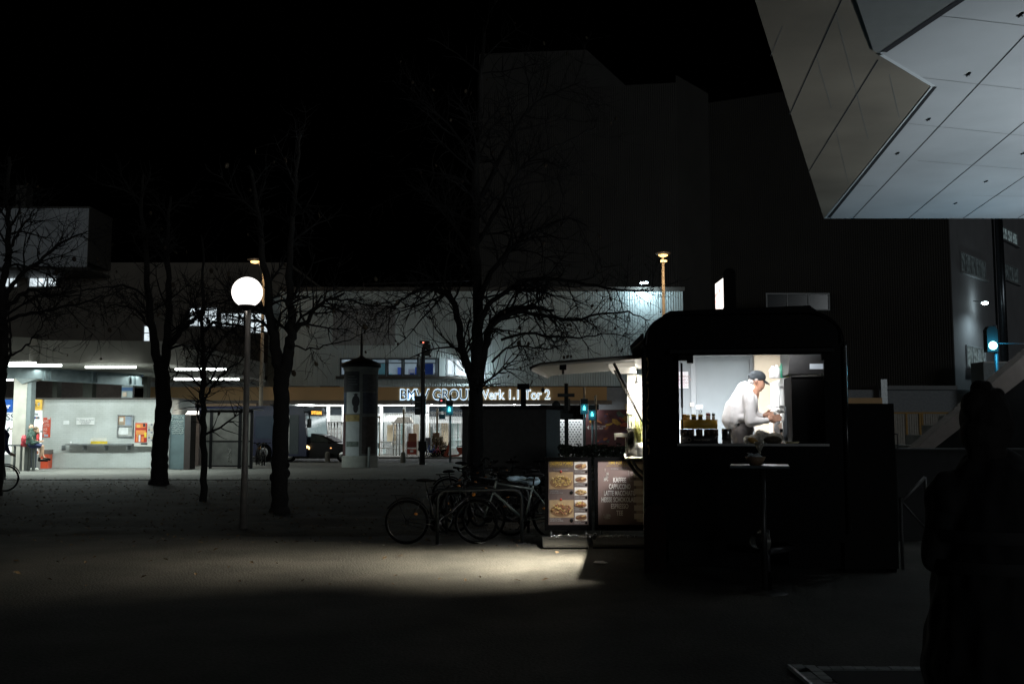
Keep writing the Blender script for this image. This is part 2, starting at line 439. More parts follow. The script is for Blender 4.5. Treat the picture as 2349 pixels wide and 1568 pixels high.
# pipes on roof edge
part('roof_rail',MB().tube([(x0+5,YF+.4,zt+.5),(x1-13,YF+.4,zt+.7)],.04).tube([(x0+5,YF+.4,zt+.25),(x0+5,YF+.4,zt+.6)],.03).tube([(x0+10,YF+.4,zt+.25),(x0+10,YF+.4,zt+.65)],.03),dkmetal,hall)
# ---- entrance canopy with fascia sign
gate=thing('gate_canopy','long ochre entrance canopy with glowing halo letters over the white gate','canopy',(0,57,0))
YG=57
gx0,gx1=X(290,YG,900),X(1392,YG,900); gz1,gz0=Z(887,YG),Z(917.5,YG)
part('fascia',MB().box((gx0,YG,gz0),(gx1,YG+.25,gz1)),m_fascia,gate)
part('fascia_trim',MB().box((gx0,YG+.05,gz0-.22),(gx1+.3,YG+.6,gz0-.003)),mat('trim_grey',(.22,.19,.16),.6),gate)
part('canopy_roof',MB().box((gx0,YG+.25,gz1-.15),(gx1,YG+3.1,gz1-.02)),m_clad2,gate)
part('soffit',MB().box((gx0,YG+.6,gz0-.1),(gx1,YG+8,gz0-.02)),white,gate)
halo=mat('halo_glow',(.6,.8,1),.5,var=0,emit=(.58,.80,1),es=1.25)
halo2=mat('halo_outline',(.6,.8,1),.5,var=0,emit=(.72,.88,1),es=1.6)
bz=Z(915,YG); lh=Z(892.5,YG)-bz
t1=X(920,YG,905); t2=X(1087,YG,905)
text('glow_letters','BMW GROUP',halo,gate,(t1-.06,YG-.03,bz-.04),h=lh+.08,width=t2-t1+.10,ext=.02,bold=.030)
text('letters','BMW GROUP',mat('letter_black',(.02,.03,.04),.4,var=0),gate,(t1,YG-.07,bz),h=lh,width=t2-t1,ext=.03,bold=0)
t3=X(1093,YG,905);t4=X(1262,YG,905)
text('glow_letters','Werk 1.1 Tor 2',halo2,gate,(t3,YG-.03,bz),h=lh,width=t4-t3,ext=.02,bold=.028)
text('letters','Werk 1.1 Tor 2',mat('letter_grey',(.30,.38,.42),.4,var=0),gate,(t3+.03,YG-.06,bz+.02),h=lh*.96,width=t4-t3-.06,ext=.02,bold=-.012)
# ---- lit gate interior
YI=64
gh=thing('gatehouse','brightly lit white gatehouse rooms and turnstiles under the ochre canopy','gatehouse',(0,YI,0))
bw=MB(); bw.use(mat('gate_wall',(.42,.44,.43),.7,var=.3,scale=.9)).box((X(640,YI),YI,0),(X(1285,YI),YI+.2,gz0-.1))
part('back_wall',bw,None,gh)
part('end_wall',MB().box((X(1440,YI),YI-6,.1),(X(1440,YI)+.3,YI+1,gz0+1.4)),mat('end_wall',(.30,.33,.36),.8),gh)
beam=MB(); beam.box((X(664,61),61,Z(930.5,61)),(X(1240,61),61.15,Z(926.5,61)))
for u in (664,752,787,874,980,1066,1095,1180,1238):
    beam.box((X(u,61)-.09,61.02,.1),(X(u,61)+.09,61.18,Z(930.5,61)))
part('white_frame',beam,white,gh)
dg_=MB()
for u0,u1,v0,v1 in ((728,750,933,952),(754,785,933,952),(868,871,931,947),(878,924,931,947),(930,978,931,947),(984,1012,931,955),(1018,1064,931,955)):
    dg_.box((X(u0,61.3),61.3,Z(v1,61.3)),(X(u1,61.3),61.35,Z(v0,61.3)))
part('dark_glazing',dg_,glassdk,gh)
tl=MB(); tl.box((X(676,61.3),61.3,Z(941,61.3)),(X(726,61.3),61.35,Z(926,61.3)))
part('transom_panel',tl,mat('transom',(.20,.30,.33),.4,var=.1),gh)
part('transom_tube',B(683,718,928,931.5,60.9,.05),tube_em,gh)
bp_=MB(); corr(bp_,X(863,61.5),X(925,61.5),Z(967,61.5),Z(948,61.5),61.5,.14,.05)
part('ribbed_panel',bp_,white,gh)
part('sign_board',B(975,1066,961,969.5,61.6,.1),white,gh)
beige=mat('beige_panel',(.50,.40,.27),.7,var=.08)
bb=MB()
for u0,u1,v0,v1,Y in ((696,748,946,1048,62.2),(888,903,974,1012,62.5),(978,986,970,1040,62.6),(1011,1028,970,1046,62.3),(1062,1068,968,1004,62.3),(1075,1100,968,1004,62.5)):
    part('beige_panel',B(u0,u1,v0,v1,Y,.06),beige,gh)
wb=MB()
for u0,u1,v0,v1,Y,n in ((704,722,962,1001,62.05,5),(1035,1056,970,1030,62.1,7),(998,1008,972,990,62.1,3),(864,871,975,1010,62.4,3)):
    wb.use(mat('teal_glass',(.10,.20,.20),.2,var=.3,emit=(.3,.4,.38),es=.25)); uvbox(wb,u0,u1,v0,v1,Y,.03)
    wb.use(white)
    for i in range(n+1):
        u=u0+(u1-u0)*i/n; uvbox(wb,u-.5,u+.5,v0,v1,Y-.05,.04)
    uvbox(wb,u0,u1,(v0+v1)/2-.4,(v0+v1)/2+.4,Y-.06,.04); uvbox(wb,u0-.8,u1+.8,v1,v1+1,Y-.1,.1)
part('barred_windows',wb,None,gh)
rnd=random.Random(15); bo2=MB(); u=866
while u<1240:
    wd=rnd.uniform(5,15); v0=rnd.choice([968,972,978]); v1=rnd.choice([1008,1020,1044])
    bo2.use([mat('back_dark',(.08,.11,.11),.4),mat('back_teal',(.22,.32,.31),.4),mat('back_beige',(.42,.34,.24),.6),mat('back_grey',(.25,.26,.26),.6),mat('back_dark',(.08,.11,.11),.4)][rnd.randrange(5)]); uvbox(bo2,u,u+wd,v0,v1,63.2-.01*rnd.random(),.05)
    bo2.use(white); uvbox(bo2,u-.7,u,v0-1,v1+1,63.1,.1); uvbox(bo2,u,u+wd,(v0+v1)/2,(v0+v1)/2+.8,63.12,.06)
    u+=wd+rnd.uniform(1,9)
part('back_openings',bo2,None,gh)
cnt=MB(); uvbox(cnt,863,890,1012,1015,62,.5); uvbox(cnt,1030,1064,1007,1009,61.9,.4); uvbox(cnt,1018,1066,1024,1027,61.6,.4); uvbox(cnt,863,884,1028,1046,61.7,.1)
part('white_counters',cnt,mat('pale_teal',(.55,.68,.68),.5),gh)
area('canopy_light',((X(660,60)+X(1270,60))/2,60.3,gz0-.16),15.5,1.6,560,(.93,.98,1),(0,0,0),gh)
area('canopy_light',((X(660,60)+X(1270,60))/2,62.9,gz0-.16),15.5,.8,330,(.93,.98,1),(0,0,0),gh)
for u in (1070,1362): 
    pass
part('soffit_lamp',MB().ell((X(1180,58.5),58.5,gz0-.2),.06).ell((X(990,58.5),58.5,gz0-.2),.06),tube_em,gh)
# fences
def bars(name,label,u0,u1,v0,v1,Y,per,m,rails=2,r=.018,cat='fence',posts=()):
    x0,x1=X(u0,Y),X(u1,Y); z0,z1=Z(v1,Y),Z(v0,Y); z0=max(z0,.1)
    f=thing(name,label,cat,((x0+x1)/2,Y,z0))
    b=MB(); n=max(2,int((x1-x0)/per))
    for i in range(n+1):
        x=x0+(x1-x0)*i/n; b.box((x-r,Y-r,z0),(x+r,Y+r,z1))
    part('bars',b,m,f)
    rl=MB()
    for k in range(rails):
        z=z0+.08+(z1-z0-.16)*k/max(1,rails-1); rl.box((x0-.02,Y-.028,z-.03),(x1+.02,Y+.028,z+.03))
    part('rails',rl,m,f)
    for pu in posts: part('post',MB().box((X(pu,Y)-.06,Y-.07,z0),(X(pu,Y)+.06,Y+.07,z1+.15)),mat('beige_post',(.33,.27,.19),.6),f)
    return f
bars('gate_fence','white bar fence section between the beige gate post and the tall signal pole',927,965,943,1046,59.2,.105,white,2,posts=(926,))
bars('gate_fence','white bar fence section from the signal pole to the big tree under the sign',976,1079,943,1046,59.2,.105,white,2,posts=(1003,))
bars('gate_fence','low white mesh barrier left of the turnstile behind the advertising column',872,908,1010,1046,59.6,.09,white,3,.012)
ts=thing('turnstile','grey turnstile cage beneath a hipped beige roof behind the gate fence','turnstile',(X(917,60.5),60.5,.1))
tb=MB(); 
for u in (903,910,917,926): tb.tube([(X(u,60.5),60.5,.1),(X(u,60.5),60.5,Z(968,60.5))],.04)
for k in range(7):
    z=.5+k*.28; tb.tube([(X(903,60.5),60.5,z),(X(926,60.5),60.5,z)],.02,6)
part('cage',tb,mat('grey_bars',(.22,.22,.2),.5,.5),ts)
part('cage_roof',MB().prism([(X(898,60),Z(970,60)),(X(945,60),Z(970,60)),(X(945,60),Z(967,60)),(X(938,60),Z(956,60)),(X(912,60),Z(956,60)),(X(904,60),Z(967,60)),(X(898,60),Z(967,60))],0,1.4,Matrix(((1,0,0,0),(0,0,1,60.0),(0,1,0,0),(0,0,0,1)))),mat('roof_beige',(.33,.30,.26),.7),ts)
ts2=thing('turnstile','grey turnstile cage left of the advertising column','turnstile',(X(768,60.5),60.5,.1))
tb=MB()
for u in (753,760,767,774,783): tb.tube([(X(u,60.5),60.5,.1),(X(u,60.5),60.5,Z(969,60.5))],.04)
for k in range(8): tb.tube([(X(753,60.5),60.5,.4+k*.26),(X(783,60.5),60.5,.4+k*.26)],.018,6)
tb.box((X(751,60.5),60.3,Z(969,60.5)),(X(786,60.5),61.3,Z(967,60.5)))
part('cage',tb,mat('grey_bars2',(.30,.29,.27),.5,.4),ts2)
pf=thing('door_frame','ochre steel door frame standing open right beside the advertising column','door frame',(X(869,59.4),59.4,.1))
part('frame',MB().box((X(861,59.4),59.38,Z(958,59.4)),(X(872,59.4),59.46,Z(954,59.4))).box((X(870,59.4),59.38,.1),(X(872,59.4),59.46,Z(958,59.4))),mat('ochre_frame',(.30,.23,.14),.6),pf)
# newspaper boxes
nb=thing('newspaper_rack','red newspaper vending boxes stacked against the white gate fence','newspaper rack',(X(945,58.8),58.8,.1))
b1=MB(); uvbox(b1,934,955,1029,1041,58.75,.35); part('lower_box',b1,mat('red_box',(.42,.06,.03),.5,var=.1),nb)
b1=MB(); uvbox(b1,934,955,1012,1026,58.8,.3); part('middle_box',b1,mat('dkred_box',(.20,.03,.02),.5,var=.1),nb)
b1=MB(); uvbox(b1,936.5,955,993,1012,58.85,.3); part('upper_box',b1,mat('rust_box',(.26,.09,.04),.5,var=.1),nb)
b1=MB(); uvbox(b1,933,957,1026.5,1028,58.7,.42); uvbox(b1,932,933.5,1012,1046,58.72,.3); uvbox(b1,956,957.5,1012,1046,58.72,.3); uvbox(b1,941,948,1032,1037,58.72,.02); part('rack_frame',b1,offw,nb)
nb2=thing('notice_board','rust brown notice board behind the shrub under the gate sign','notice board',(X(1000,59),59,.1))
part('board',B(992.5,1007,992,1044,59.0,.2),mat('brown_board',(.16,.09,.05),.6,var=.2),nb2)
part('board_leg',B(994,995.5,1040,1047,59.05,.08),dkmetal,nb2); part('board_leg',B(1004,1005.5,1040,1047,59.05,.08),dkmetal,nb2)
cb2=thing('cable_cabinet','slate grey cabinet beside the tall signal pole under the sign','cabinet',(X(981,59),59,.1))
part('cabinet_body',B(976,987.5,1003,1030,58.9,.5),mat('slate',(.10,.10,.12),.6,var=.15),cb2); part('cabinet_leg',B(977,979,1030,1047,58.95,.3),dkmetal,cb2)
# banner + mural right of hut
ban=thing('dotted_banner','white banner wall with rows of small dark rectangles behind the sign post','banner',(X(1320,58.5),58.5,.1))
part('banner_panel',B(1283,1337,962,1030,58.5,.15),white,ban)
dd=MB()
for r in range(11):
    for c in range(8):
        u=1285+c*7+(3.5 if r%2 else 0); v=966+r*5.6
        if u<1333: uvbox(dd,u,u+3.2,v,v+2.2,58.48,.018)
part('printed_rectangles',dd,mat('banner_ink',(.08,.08,.10),.6),ban)
area('banner_light',(X(1310,57.8),57.9,gz0-.3),2.8,.3,60,(.9,.97,1),(R(20),0,0),ban)
mural=thing('mural_hoarding','painted hoarding with yellow and maroon shapes beyond the traffic lights','hoarding',(X(1390,58.2),58.2,.1))
mm=MB(); mm.use(mat('mural_maroon',(.09,.028,.03),.7,var=.4,scale=2)); uvbox(mm,1341,1460,939,1030,58.3,.1)
rnd=random.Random(5)
pal=[mat('mural_yellow',(.34,.19,.03),.7,var=.3),mat('mural_red',(.28,.06,.03),.7,var=.3),mat('mural_purple',(.07,.04,.07),.7,var=.3),mat('mural_green',(.09,.12,.09),.7,var=.3),mat('mural_orange',(.30,.10,.03),.7,var=.3)]
for i in range(26):
    mm.use(pal[[0,1,2,3,4,0,2][i%7]]); u=rnd.uniform(1352,1450); v=rnd.uniform(944,1014) if i%7 else rnd.uniform(945,975); a=rnd.uniform(4,13); b_=rnd.uniform(2,6); th=rnd.uniform(-.8,.8)
    ps=[]
    for k in range(12):
        t=k/12*6.283; du=a*math.cos(t)*rnd.uniform(.7,1.2); dv=b_*math.sin(t)*rnd.uniform(.7,1.2)
        q=W(u+du*math.cos(th)-dv*math.sin(th),v+du*math.sin(th)+dv*math.cos(th),58.27-.002*i); ps.append(q)
    o_=len(mm.v); mm.add(ps,[tuple(range(12))],False)
part('mural_panel',mm,None,mural)
wt=MB(); p=[W(1346,980,58.2),W(1351,975,58.2),W(1351,985,58.2)]; wt.add(p,[(0,1,2)],False)
part('arrow_mark',wt,offw,mural)
text('mural_words','MACH MIT UND\nARBEITE HIER',offw,mural,W(1354,979,58.2),h=.09,ext=.004)
# pale wall area above mural
pw=thing('porch_wall','pale grey wall block at the right end of the ochre canopy','wall',(X(1425,60),59.3,0))
part('wall_face',B(1375,1480,888,1048,59.6,.3),mat('porch_grey',(.30,.32,.34),.8,var=.08),pw)
part('beige_door',B(1434,1452,925,1040,59.45,.1),beige,pw)
# ---- tall block behind
tall=thing('tall_block','huge dark windowless block rising behind the hall with two small windows near its corner','building',(X(1400,78),78,0))
def wallpoly(mb,pts,z0,z1,per=.35):
    for a,b in zip(pts[:-1],pts[1:]): corrM(mb,a,b,z0,z1,per,.06)
def UP(u,Y): return (X(u,Y),Y)
tm=MB()
zA=Z(120,84); zB=Z(190,80)
P1,P2,P3,P4=UP(1097,84),UP(1345,84),UP(1562,80),UP(1637,85)
P5=UP(2195,76)
wallpoly(tm,[UP(1097,82.5),UP(1562,80.0)],0,zB,.18)
corrM(tm,UP(1562,80),UP(1637,84.5),0,Z(192,82),.18,.06)
corrM(tm,UP(1637,84.5),P5,0,Z(196,80),.18,.06)
part('clad_walls',tm,m_clad2,tall)
up=MB(); corrM(up,UP(1097,86),UP(1350,85),Z(260,84),zA+.6,.18,.06); corrM(up,UP(1350,85),UP(1450,95),Z(260,84),zA+.6,.18,.06)
up.add([(*UP(1097,86),zA+.6),(*UP(1350,85),zA+.6),(*UP(1450,95),zA+.6),(X(1097,86),100,zA+.6)],[(0,1,2,3)],False)
up.add([(*UP(1097,86),0),(*UP(1097,86),zA+.6),(X(1097,86),100,zA+.6),(X(1097,86),100,0)],[(0,1,2,3)],False)
part('upper_storey',up,m_clad2,tall)
rf=MB(); rf.add([(*UP(1097,82.5),zB),(*UP(1562,80),zB),(*UP(1637,84.5),zB-.3),(P5[0],P5[1],zB-.5),(P5[0],120,zB),(X(1097,84),120,zB)],[(0,1,2,3,4,5)],False)
part('roof',rf,m_clad2,tall)
# small windows on the chamfer
for v0,v1 in ((232,290),(460,512),(676,712)):
    o=MB(); a=Vector((*UP(1592,82.0),0)); b=Vector((*UP(1628,84.2),0)); d=(b-a).normalized(); nn=Vector((d.y,-d.x,0)); L=(b-a).length
    z0,z1=Z(v1,82.5),Z(v0,82.5)
    for s0,s1,q0,q1 in ((0,.12,z0,z1),(L-.12,L,z0,z1),(L*.48,L*.52,z0,z1),(.12,L-.12,z1-.1,z1),(.12,L-.12,z0,z0+.1)):
        pts=[a+d*s0+nn*.1,a+d*s1+nn*.1,a+d*s1-nn*.1,a+d*s0-nn*.1]
        o.prism([(p.x,p.y) for p in pts],q0,q1)
    wd=part('window',o,dkmetal,tall)
    pts=[a+nn*.075,b+nn*.075,b+nn*.05,a+nn*.05]; part('pane',MB().prism([(p.x,p.y) for p in pts],z0,z1),glassdk,wd)
tlw=MB(); Yq=79; 
o=window(tall,1757,1903,672,712,78.2,glassdk,3,.1)
part('ledge',MB().box((X(2020,74),74,Z(893,74)),(X(2200,74),78,Z(884,74))),mat('ledge_grey',(.26,.27,.28),.7),tall)
part('base_wall',MB().box((X(1800,74.5),74.5,0),(X(2320,74.5),75,Z(893,74))),mat('base_grey',(.30,.32,.34),.8),tall)
part('downpipe',MB().box((X(2021,74),73.7,Z(960,74)),(X(2035,74),73.9,Z(870,74))),galv,tall)
# ---- wing receding on the right
wing=thing('office_wing','grey office wing at the far right with blinds and a wall lamp','building',(P5[0],P5[1],0))
a=Vector((P5[0]+.05,P5[1],0)); ang=R(41); d=Vector((math.sin(ang),math.cos(ang),0)); nn=Vector((d.y,-d.x,0)); L=34
zt_=Z(196,80)
part('wall',MB().prism([(q.x,q.y) for q in (a,a+d*L,a+d*L-nn*.3,a-nn*.3)],0,zt_),mat('wing_render',(.25,.25,.26),.8,var=.1,scale=.5),wing)
def tu(u):  # distance along the wing wall for column u
    k=(u-CX)/F*1.0
    return (k*a.y-a.x)/(d.x-k*d.y)
def wingwin(u0,u1,v0,v1,pm,nm):
    t0,t1=tu(u0),tu(u1); Ya=a.y+d.y*t0; z0,z1=Z(v1,Ya),Z(v0,Ya)
    f=MB()
    def bx(s0,s1,q0,q1,h0=.02,h1=.12):
        pts=[a+d*s0+nn*h1,a+d*s1+nn*h1,a+d*s1+nn*h0,a+d*s0+nn*h0]; f.prism([(p.x,p.y) for p in pts],q0,q1)
    bx(t0,t0+.1,z0,z1); bx(t1-.1,t1,z0,z1); bx(t0+.1,t1-.1,z1-.1,z1); bx(t0-.1,t1+.1,z0-.15,z0-.01,0,.3)
    for i in range(1,nm): s=t0+(t1-t0)*i/nm; bx(s-.04,s+.04,z0,z1-.1,.03,.1)
    wd=part('window',f,m_frame,wing)
    g=MB(); pts=[a+d*(t0+.1)+nn*.03,a+d*(t1-.1)+nn*.03,a+d*(t1-.1)+nn*.01,a+d*(t0+.1)+nn*.01]; g.prism([(p.x,p.y) for p in pts],z0,z1-.1); part('pane',g,pm,wd)
m_bl=lit_pane('blind_window',(.30,.40,.42),.10,.9,3.0)
m_bl2=lit_pane('blind_window2',(.45,.6,.62),.30,.9,3.0)
wingwin(2213,2270,576,622,m_bl,5); wingwin(2312,2347,518,548,m_bl2,3); wingwin(2314,2346,602,640,m_bl,3); wingwin(2218,2262,790,840,m_bl2,3)
q=a+d*tu(2291)+nn*.55
part('chimney_pipe',MB().tube([(q.x,q.y,Z(845,a.y+6)),(q.x,q.y,Z(480,a.y+6))],.33,14),mat('pipe_steel',(.16,.18,.2),.3,.9,var=.2),wing)
q2=a+d*tu(2240)+nn*.9; zq=Z(695,q2.y)
wl_=part('wall_lamp',MB().ell((q2.x,q2.y,zq),(.26,.26,.12)),mat('wall_lamp_glow',(1,1,1),.5,var=0,emit=(.75,.95,1),es=25),wing)
part('lamp_bracket',MB().tube([(q2.x,q2.y,zq+.08),(q2.x-.9*nn.x,q2.y-.9*nn.y,zq+.25)],.03),dkmetal,wl_)
point('wing_lamp_light',(q2.x+nn.x*1.0-d.x*1.2,q2.y+nn.y*1.0-d.y*1.2,zq-.5),420,(.7,.92,1),.2,wing,spot=R(165))
part('shed',MB().prism([(X(2262,72),72),(X(2349,72)+3,72),(X(2349,72)+3,74),(X(2262,72),74)],Z(960,72),Z(829,72)),mat('shed_white',(.42,.48,.5),.7),wing)
part('porch_light_band',MB().box((X(2263,71.9),71.9,Z(832,72)),(X(2336,71.9),72,Z(829,72))),white,wing)
# yellow framed gate bottom right
yg=thing('corrugated_gate','grey corrugated gate in yellow frames low behind the stair at the right','gate',(X(2120,56),56,0))
mb=MB(); corr(mb,X(2052,56),X(2250,56),.02,Z(947,56),56,.13,.04); part('sheet',mb,mat('gate_sheet',(.42,.40,.36),.6),yg)
yf=mat('gate_yellow',(.42,.24,.05),.6,var=.1)
mb=MB(); uvbox(mb,2050,2252,944.5,948.5,55.93,.12)
for u in (2081,2112,2117,2180): mb.box((X(u,55.9)-.05,55.9,.02),(X(u,55.9)+.05,55.95,Z(948.5,55.9)))
part('frame',mb,yf,yg)
ob=thing('ochre_board','short ochre beam seen between the trailer and the black cabinet top','beam',(X(1990,57),57,0))
part('board',B(1925,2024,912,925,57,.2),m_fascia,ob); part('post',B(2018,2024,925,1040,57.05,.1),m_clad,ob)
# ---- left building group
lb=thing('left_building','dark brown building with scattered lit windows behind the station canopy','building',(X(300,72),72,0))
mb=MB(); mb.box((X(-200,72,750),72,0),(X(660,72,750),72.4,Z(602,72)))
part('wall',mb,m_wallb,lb)
part('roof',MB().box((X(-200,72,750),72.4,Z(602,72)-.2),(X(660,72,750),90,Z(602,72))),m_wallb,lb)
mb=MB(); 
c0=X(-120,68,540); c1=X(202,68,540); corr(mb,c0,c1,Z(612,68),Z(478,68),68,.2,.06)
part('upper_box',mb,mat('upper_box_clad',(.42,.45,.48),.5,var=.15,scale=.5),lb)
part('upper_box_side',MB().box((c1-.05,68.1,Z(600,68)),(c1+.01,72,Z(478,68))).box((c0,68.07,Z(478,68)),(c1+.05,72,Z(478,68)+.15)).box((c0,68.07,Z(612,68)-.2),(c1,72,Z(612,68)-.01)),m_clad2,lb)
part('chimney',B(36,60,425,480,71,1.0),m_clad2,lb)
for (u0,u1,v0,v1,n,pm) in ((-20,43,613,660,3,m_lit),(65,133,617,660,3,m_lit),(328,347,745,786,1,m_lit),(433,500,704,750,3,m_lit),(505,562,716,752,4,m_lit),(566,640,716,766,4,m_lit),(346,356,740,752,1,m_lit)):
    window(lb,u0,u1,v0,v1,71.9,pm,n,.1,rail=.55)
for (u0,u1,v0,v1,n) in ((558,592,845,865,1),(410,440,790,826,1),(240,262,840,860,1)):
    window(lb,u0,u1,v0,v1,71.9,m_dimp,n,.1)
bay=MB(); corr(bay,X(615,70,780),X(645,70,780),Z(890,70),Z(682,70),70,.15,.05); part('corner_bay',bay,m_clad,lb)
lw=MB(); corr(lw,X(290,66),X(640,66),Z(890,66),Z(872,66),66,.2,.05); part('lower_cladding',lw,m_clad,lb)
# large dim glass doors behind globe lamp
window(lb,555,576,838,862,69.9,m_dimp,1,.12); window(lb,590,612,832,862,69.9,m_dimp,1,.12)
# ================================================================== STATION CANOPY + KIOSK
kc=thing('station_canopy','wide concrete station canopy with rows of bright tube lights over the kiosk','canopy',(X(200,42),42,0))
zc=4.3
m_cc=mat('canopy_concrete',(.15,.145,.125),.85,var=.22,scale=.8,bump=.2)
fp=[(X(-160,38.5),38.5),(X(60,40),40),(X(84,41.2),41.2),(X(360,41.6),41.6),(X(470,45.5),45.5),(X(560,51.5),51.5),(X(560,51.5),55.5),(X(-160,40),55.5)]
mb=MB(); mb.prism(fp,zc+.12,zc+1.05); part('deck',mb,m_cc,kc)
# ceiling with steps
mb=MB(); mb.prism([(x,y+.25) for x,y in fp],zc,zc+.119); part('ceiling',mb,mat('canopy_ceiling',(.42,.42,.38),.7,var=.15,scale=1),kc)
seam=MB()
for u in (190,325,540): seam.box((X(u,41.3)-.02,41.0+(.4 if u>300 else 0),zc+.13),(X(u,41.3)+.02,41.2+(.35 if u>300 else 0),zc+1.04))
bm=MB(); aa=Vector((X(-30,40.3),40.3,zc-.3)); bb_=Vector((X(320,48),48.0,zc-.3)); dd_=(bb_-aa).normalized(); ll=(bb_-aa).length; nv=Vector((dd_.y,-dd_.x,0))
def beamseg(s0,s1,z0,z1,t):
    pts=[aa+dd_*s0+nv*t,aa+dd_*s1+nv*t,aa+dd_*s1-nv*t,aa+dd_*s0-nv*t]; bm.prism([(p.x,p.y) for p in pts],z0,z1)
beamseg(0,ll,zc-.52,zc-.02,.05); beamseg(0,ll,zc-.56,zc-.52,.16); beamseg(0,ll,zc-.05,zc-.012,.16)
for s in (2.6,2.9,5.2,5.5,7.6,7.9):
    beamseg(s,s+.05,zc-.5,zc-.06,.15)
part('steel_beam',bm,mat('beam_steel',(.22,.27,.28),.45,.6,var=.25,scale=2),kc)
col=MB(); col.box((X(28,40.6),40.6,.02),(X(58,40.6),41.2,zc-.56)); part('concrete_column',col,mat('column_concrete',(.42,.40,.35),.8,var=.12,scale=3,bump=.2),kc)
col=MB(); col.box((X(58.4,40.62),40.62,.02),(X(68,40.62),41.0,zc-.56)); col.prism([(X(45,40.5),zc-.8),(X(80,40.5),zc-.6),(X(80,40.5),zc-.56),(X(30,40.5),zc-.56)],0,.5,Matrix(((1,0,0,0),(0,0,1,40.5),(0,1,0,0),(0,0,0,1))))
part('column_edge',col,mat('column_edge',(.16,.19,.19),.6),kc)
tubes=[(-10,20,833,40.6),(22,60,838,42),(14,70,832,41.2),(70,82,840,43),(200,310,842,43.5),(362,478,841,43),(400,520,848,44.8),(535,580,848,44.9),(608,680,846,44.2),
       (0,30,871,52),(88,197,871,52),(217,245,873,53.5),(398,466,870.5,52.5),(482,545,870.5,52.3)]
tt=[(0,30,871,52),(88,195,871,52),(218,246,873,53),(400,465,870,50),(482,548,870,50),(20,110,838,41.8),(0,45,833,41.0),(112,120,838.5,42.0),(196,310,843,43.4),(366,475,843,43.2),(400,440,846,44.6),(122,132,838,42.1),(243,312,847,44.8),(315,357,848,45),(354,378,846,45)]
for (u0,u1,v,Y) in ((0,30,871,52),(88,195,871,52),(218,246,873,53),(400,465,870,50),(482,548,870,50),(20,82,833,41.5),(20,141,838,42.7),(196,312,842,43.6),(362,476,842,43.8),(402,518,847,45.0),(528,606,842,43.8),(564,640,847,45.0)):
    if u0>=520: continue
    if u0==362: u0,u1=362,356
    z=zc-.07
    if u1<=u0: continue
    k=(zc-.07-EYE)
    Yt=k*F/(HOR-v)
    x0,x1=X(u0,Yt,v),X(u1,Yt,v)
    o=part('tube_light',MB().tube([(x0,Yt,z),(x1,Yt,z)],.045,8),tube_em,kc)
for Yt,u0,u1 in ((42.3,210,312),(43.6,362,468),(44.6,405,515)):
    pass
# real light of the tubes
area('tube_rows_light',(X(160,42.0),38.9,zc-.30),11.5,.4,820,(.87,1,.95),(0,0,0),kc)
area('tube_rows_light',(X(250,47),47.5,zc-.12),12,.6,260,(.90,1,.96),(0,0,0),kc)
area('tube_rows_light',(X(220,42.3),42.4,zc-.12),9,.3,110,(.9,1,.96),(0,0,0),kc)
# far columns and dark wall behind the kiosk
bk=thing('concourse_wall','dim brown concourse wall with round arches behind the white kiosk roof','wall',(X(200,54),54,0))
mb=MB(); mb.box((X(-80,54),54,0),(X(283,54),54.3,zc-.05)); part('wall_panel',mb,mat('brown_wall',(.085,.07,.062),.8,var=.2),bk)
mb=MB()
for u0,u1 in ((118,130),(196,220),(325,360)): mb.box((X(u0*.9+10,50),50,0),(X(u1*.9+10,50),50.5,zc))
part('pillar_row',mb,mat('pillar_dark',(.05,.055,.045),.8),bk)
# kiosk
YK=43.0
m_brick=mat('white_brick',(.66,.70,.68),.75,var=.06,scale=2)
t=m_brick.node_tree; b=t.nodes['Principled BSDF']
bt=t.nodes.new('ShaderNodeTexBrick'); bt.inputs['Scale'].default_value=1.0; bt.inputs['Brick Width'].default_value=.25; bt.inputs['Row Height'].default_value=.083; bt.inputs['Mortar Size'].default_value=.008
bt.inputs['Color1'].default_value=(.60,.63,.62,1); bt.inputs['Color2'].default_value=(.565,.595,.585,1); bt.inputs['Mortar'].default_value=(.50,.53,.52,1)
tc=t.nodes.new('ShaderNodeTexCoord'); mp=t.nodes.new('ShaderNodeMapping'); mp.inputs['Rotation'].default_value=(R(90),0,0)
t.links.new(tc.outputs['Object'],mp.inputs[0]); t.links.new(mp.outputs[0],bt.inputs[0]); gn=t.nodes.new('ShaderNodeTexNoise'); gn.inputs['Scale'].default_value=.7; gn.inputs['Detail'].default_value=7; t.links.new(tc.outputs['Object'],gn.inputs['Vector'])
gr=t.nodes.new('ShaderNodeValToRGB'); gr.color_ramp.elements[0].position=.35; gr.color_ramp.elements[0].color=(.74,.74,.72,1); gr.color_ramp.elements[1].position=.62; t.links.new(gn.outputs['Fac'],gr.inputs[0])
gm=t.nodes.new('ShaderNodeMix'); gm.data_type='RGBA'; gm.blend_type='MULTIPLY'; gm.inputs[0].default_value=1; t.links.new(bt.outputs[0],gm.inputs[6]); t.links.new(gr.outputs[0],gm.inputs[7]); t.links.new(gm.outputs[2],b.inputs['Base Color'])
kk=thing('kiosk_building','white painted brick kiosk with signs and a wall shelf under the station canopy','kiosk',(X(200,YK),YK,0))
zk=Z(915.5,YK)
kx0,kx1=X(97.5,YK),X(392,YK)
part('brick_wall',MB().box((kx0,YK,.02),(kx1,YK+3.2,zk)),m_brick,kk)
part('roof_edge',MB().box((X(-60,YK),YK-.06,zk+.002),(kx1+.05,YK+3.3,zk+.07)),m_clad2,kk)
sx0=X(-60,YK)
part('shop_base',MB().box((sx0,YK+.1,.02),(kx0-.01,YK+3.2,Z(1042,YK))),mat('shop_base',(.35,.36,.35),.7),kk)
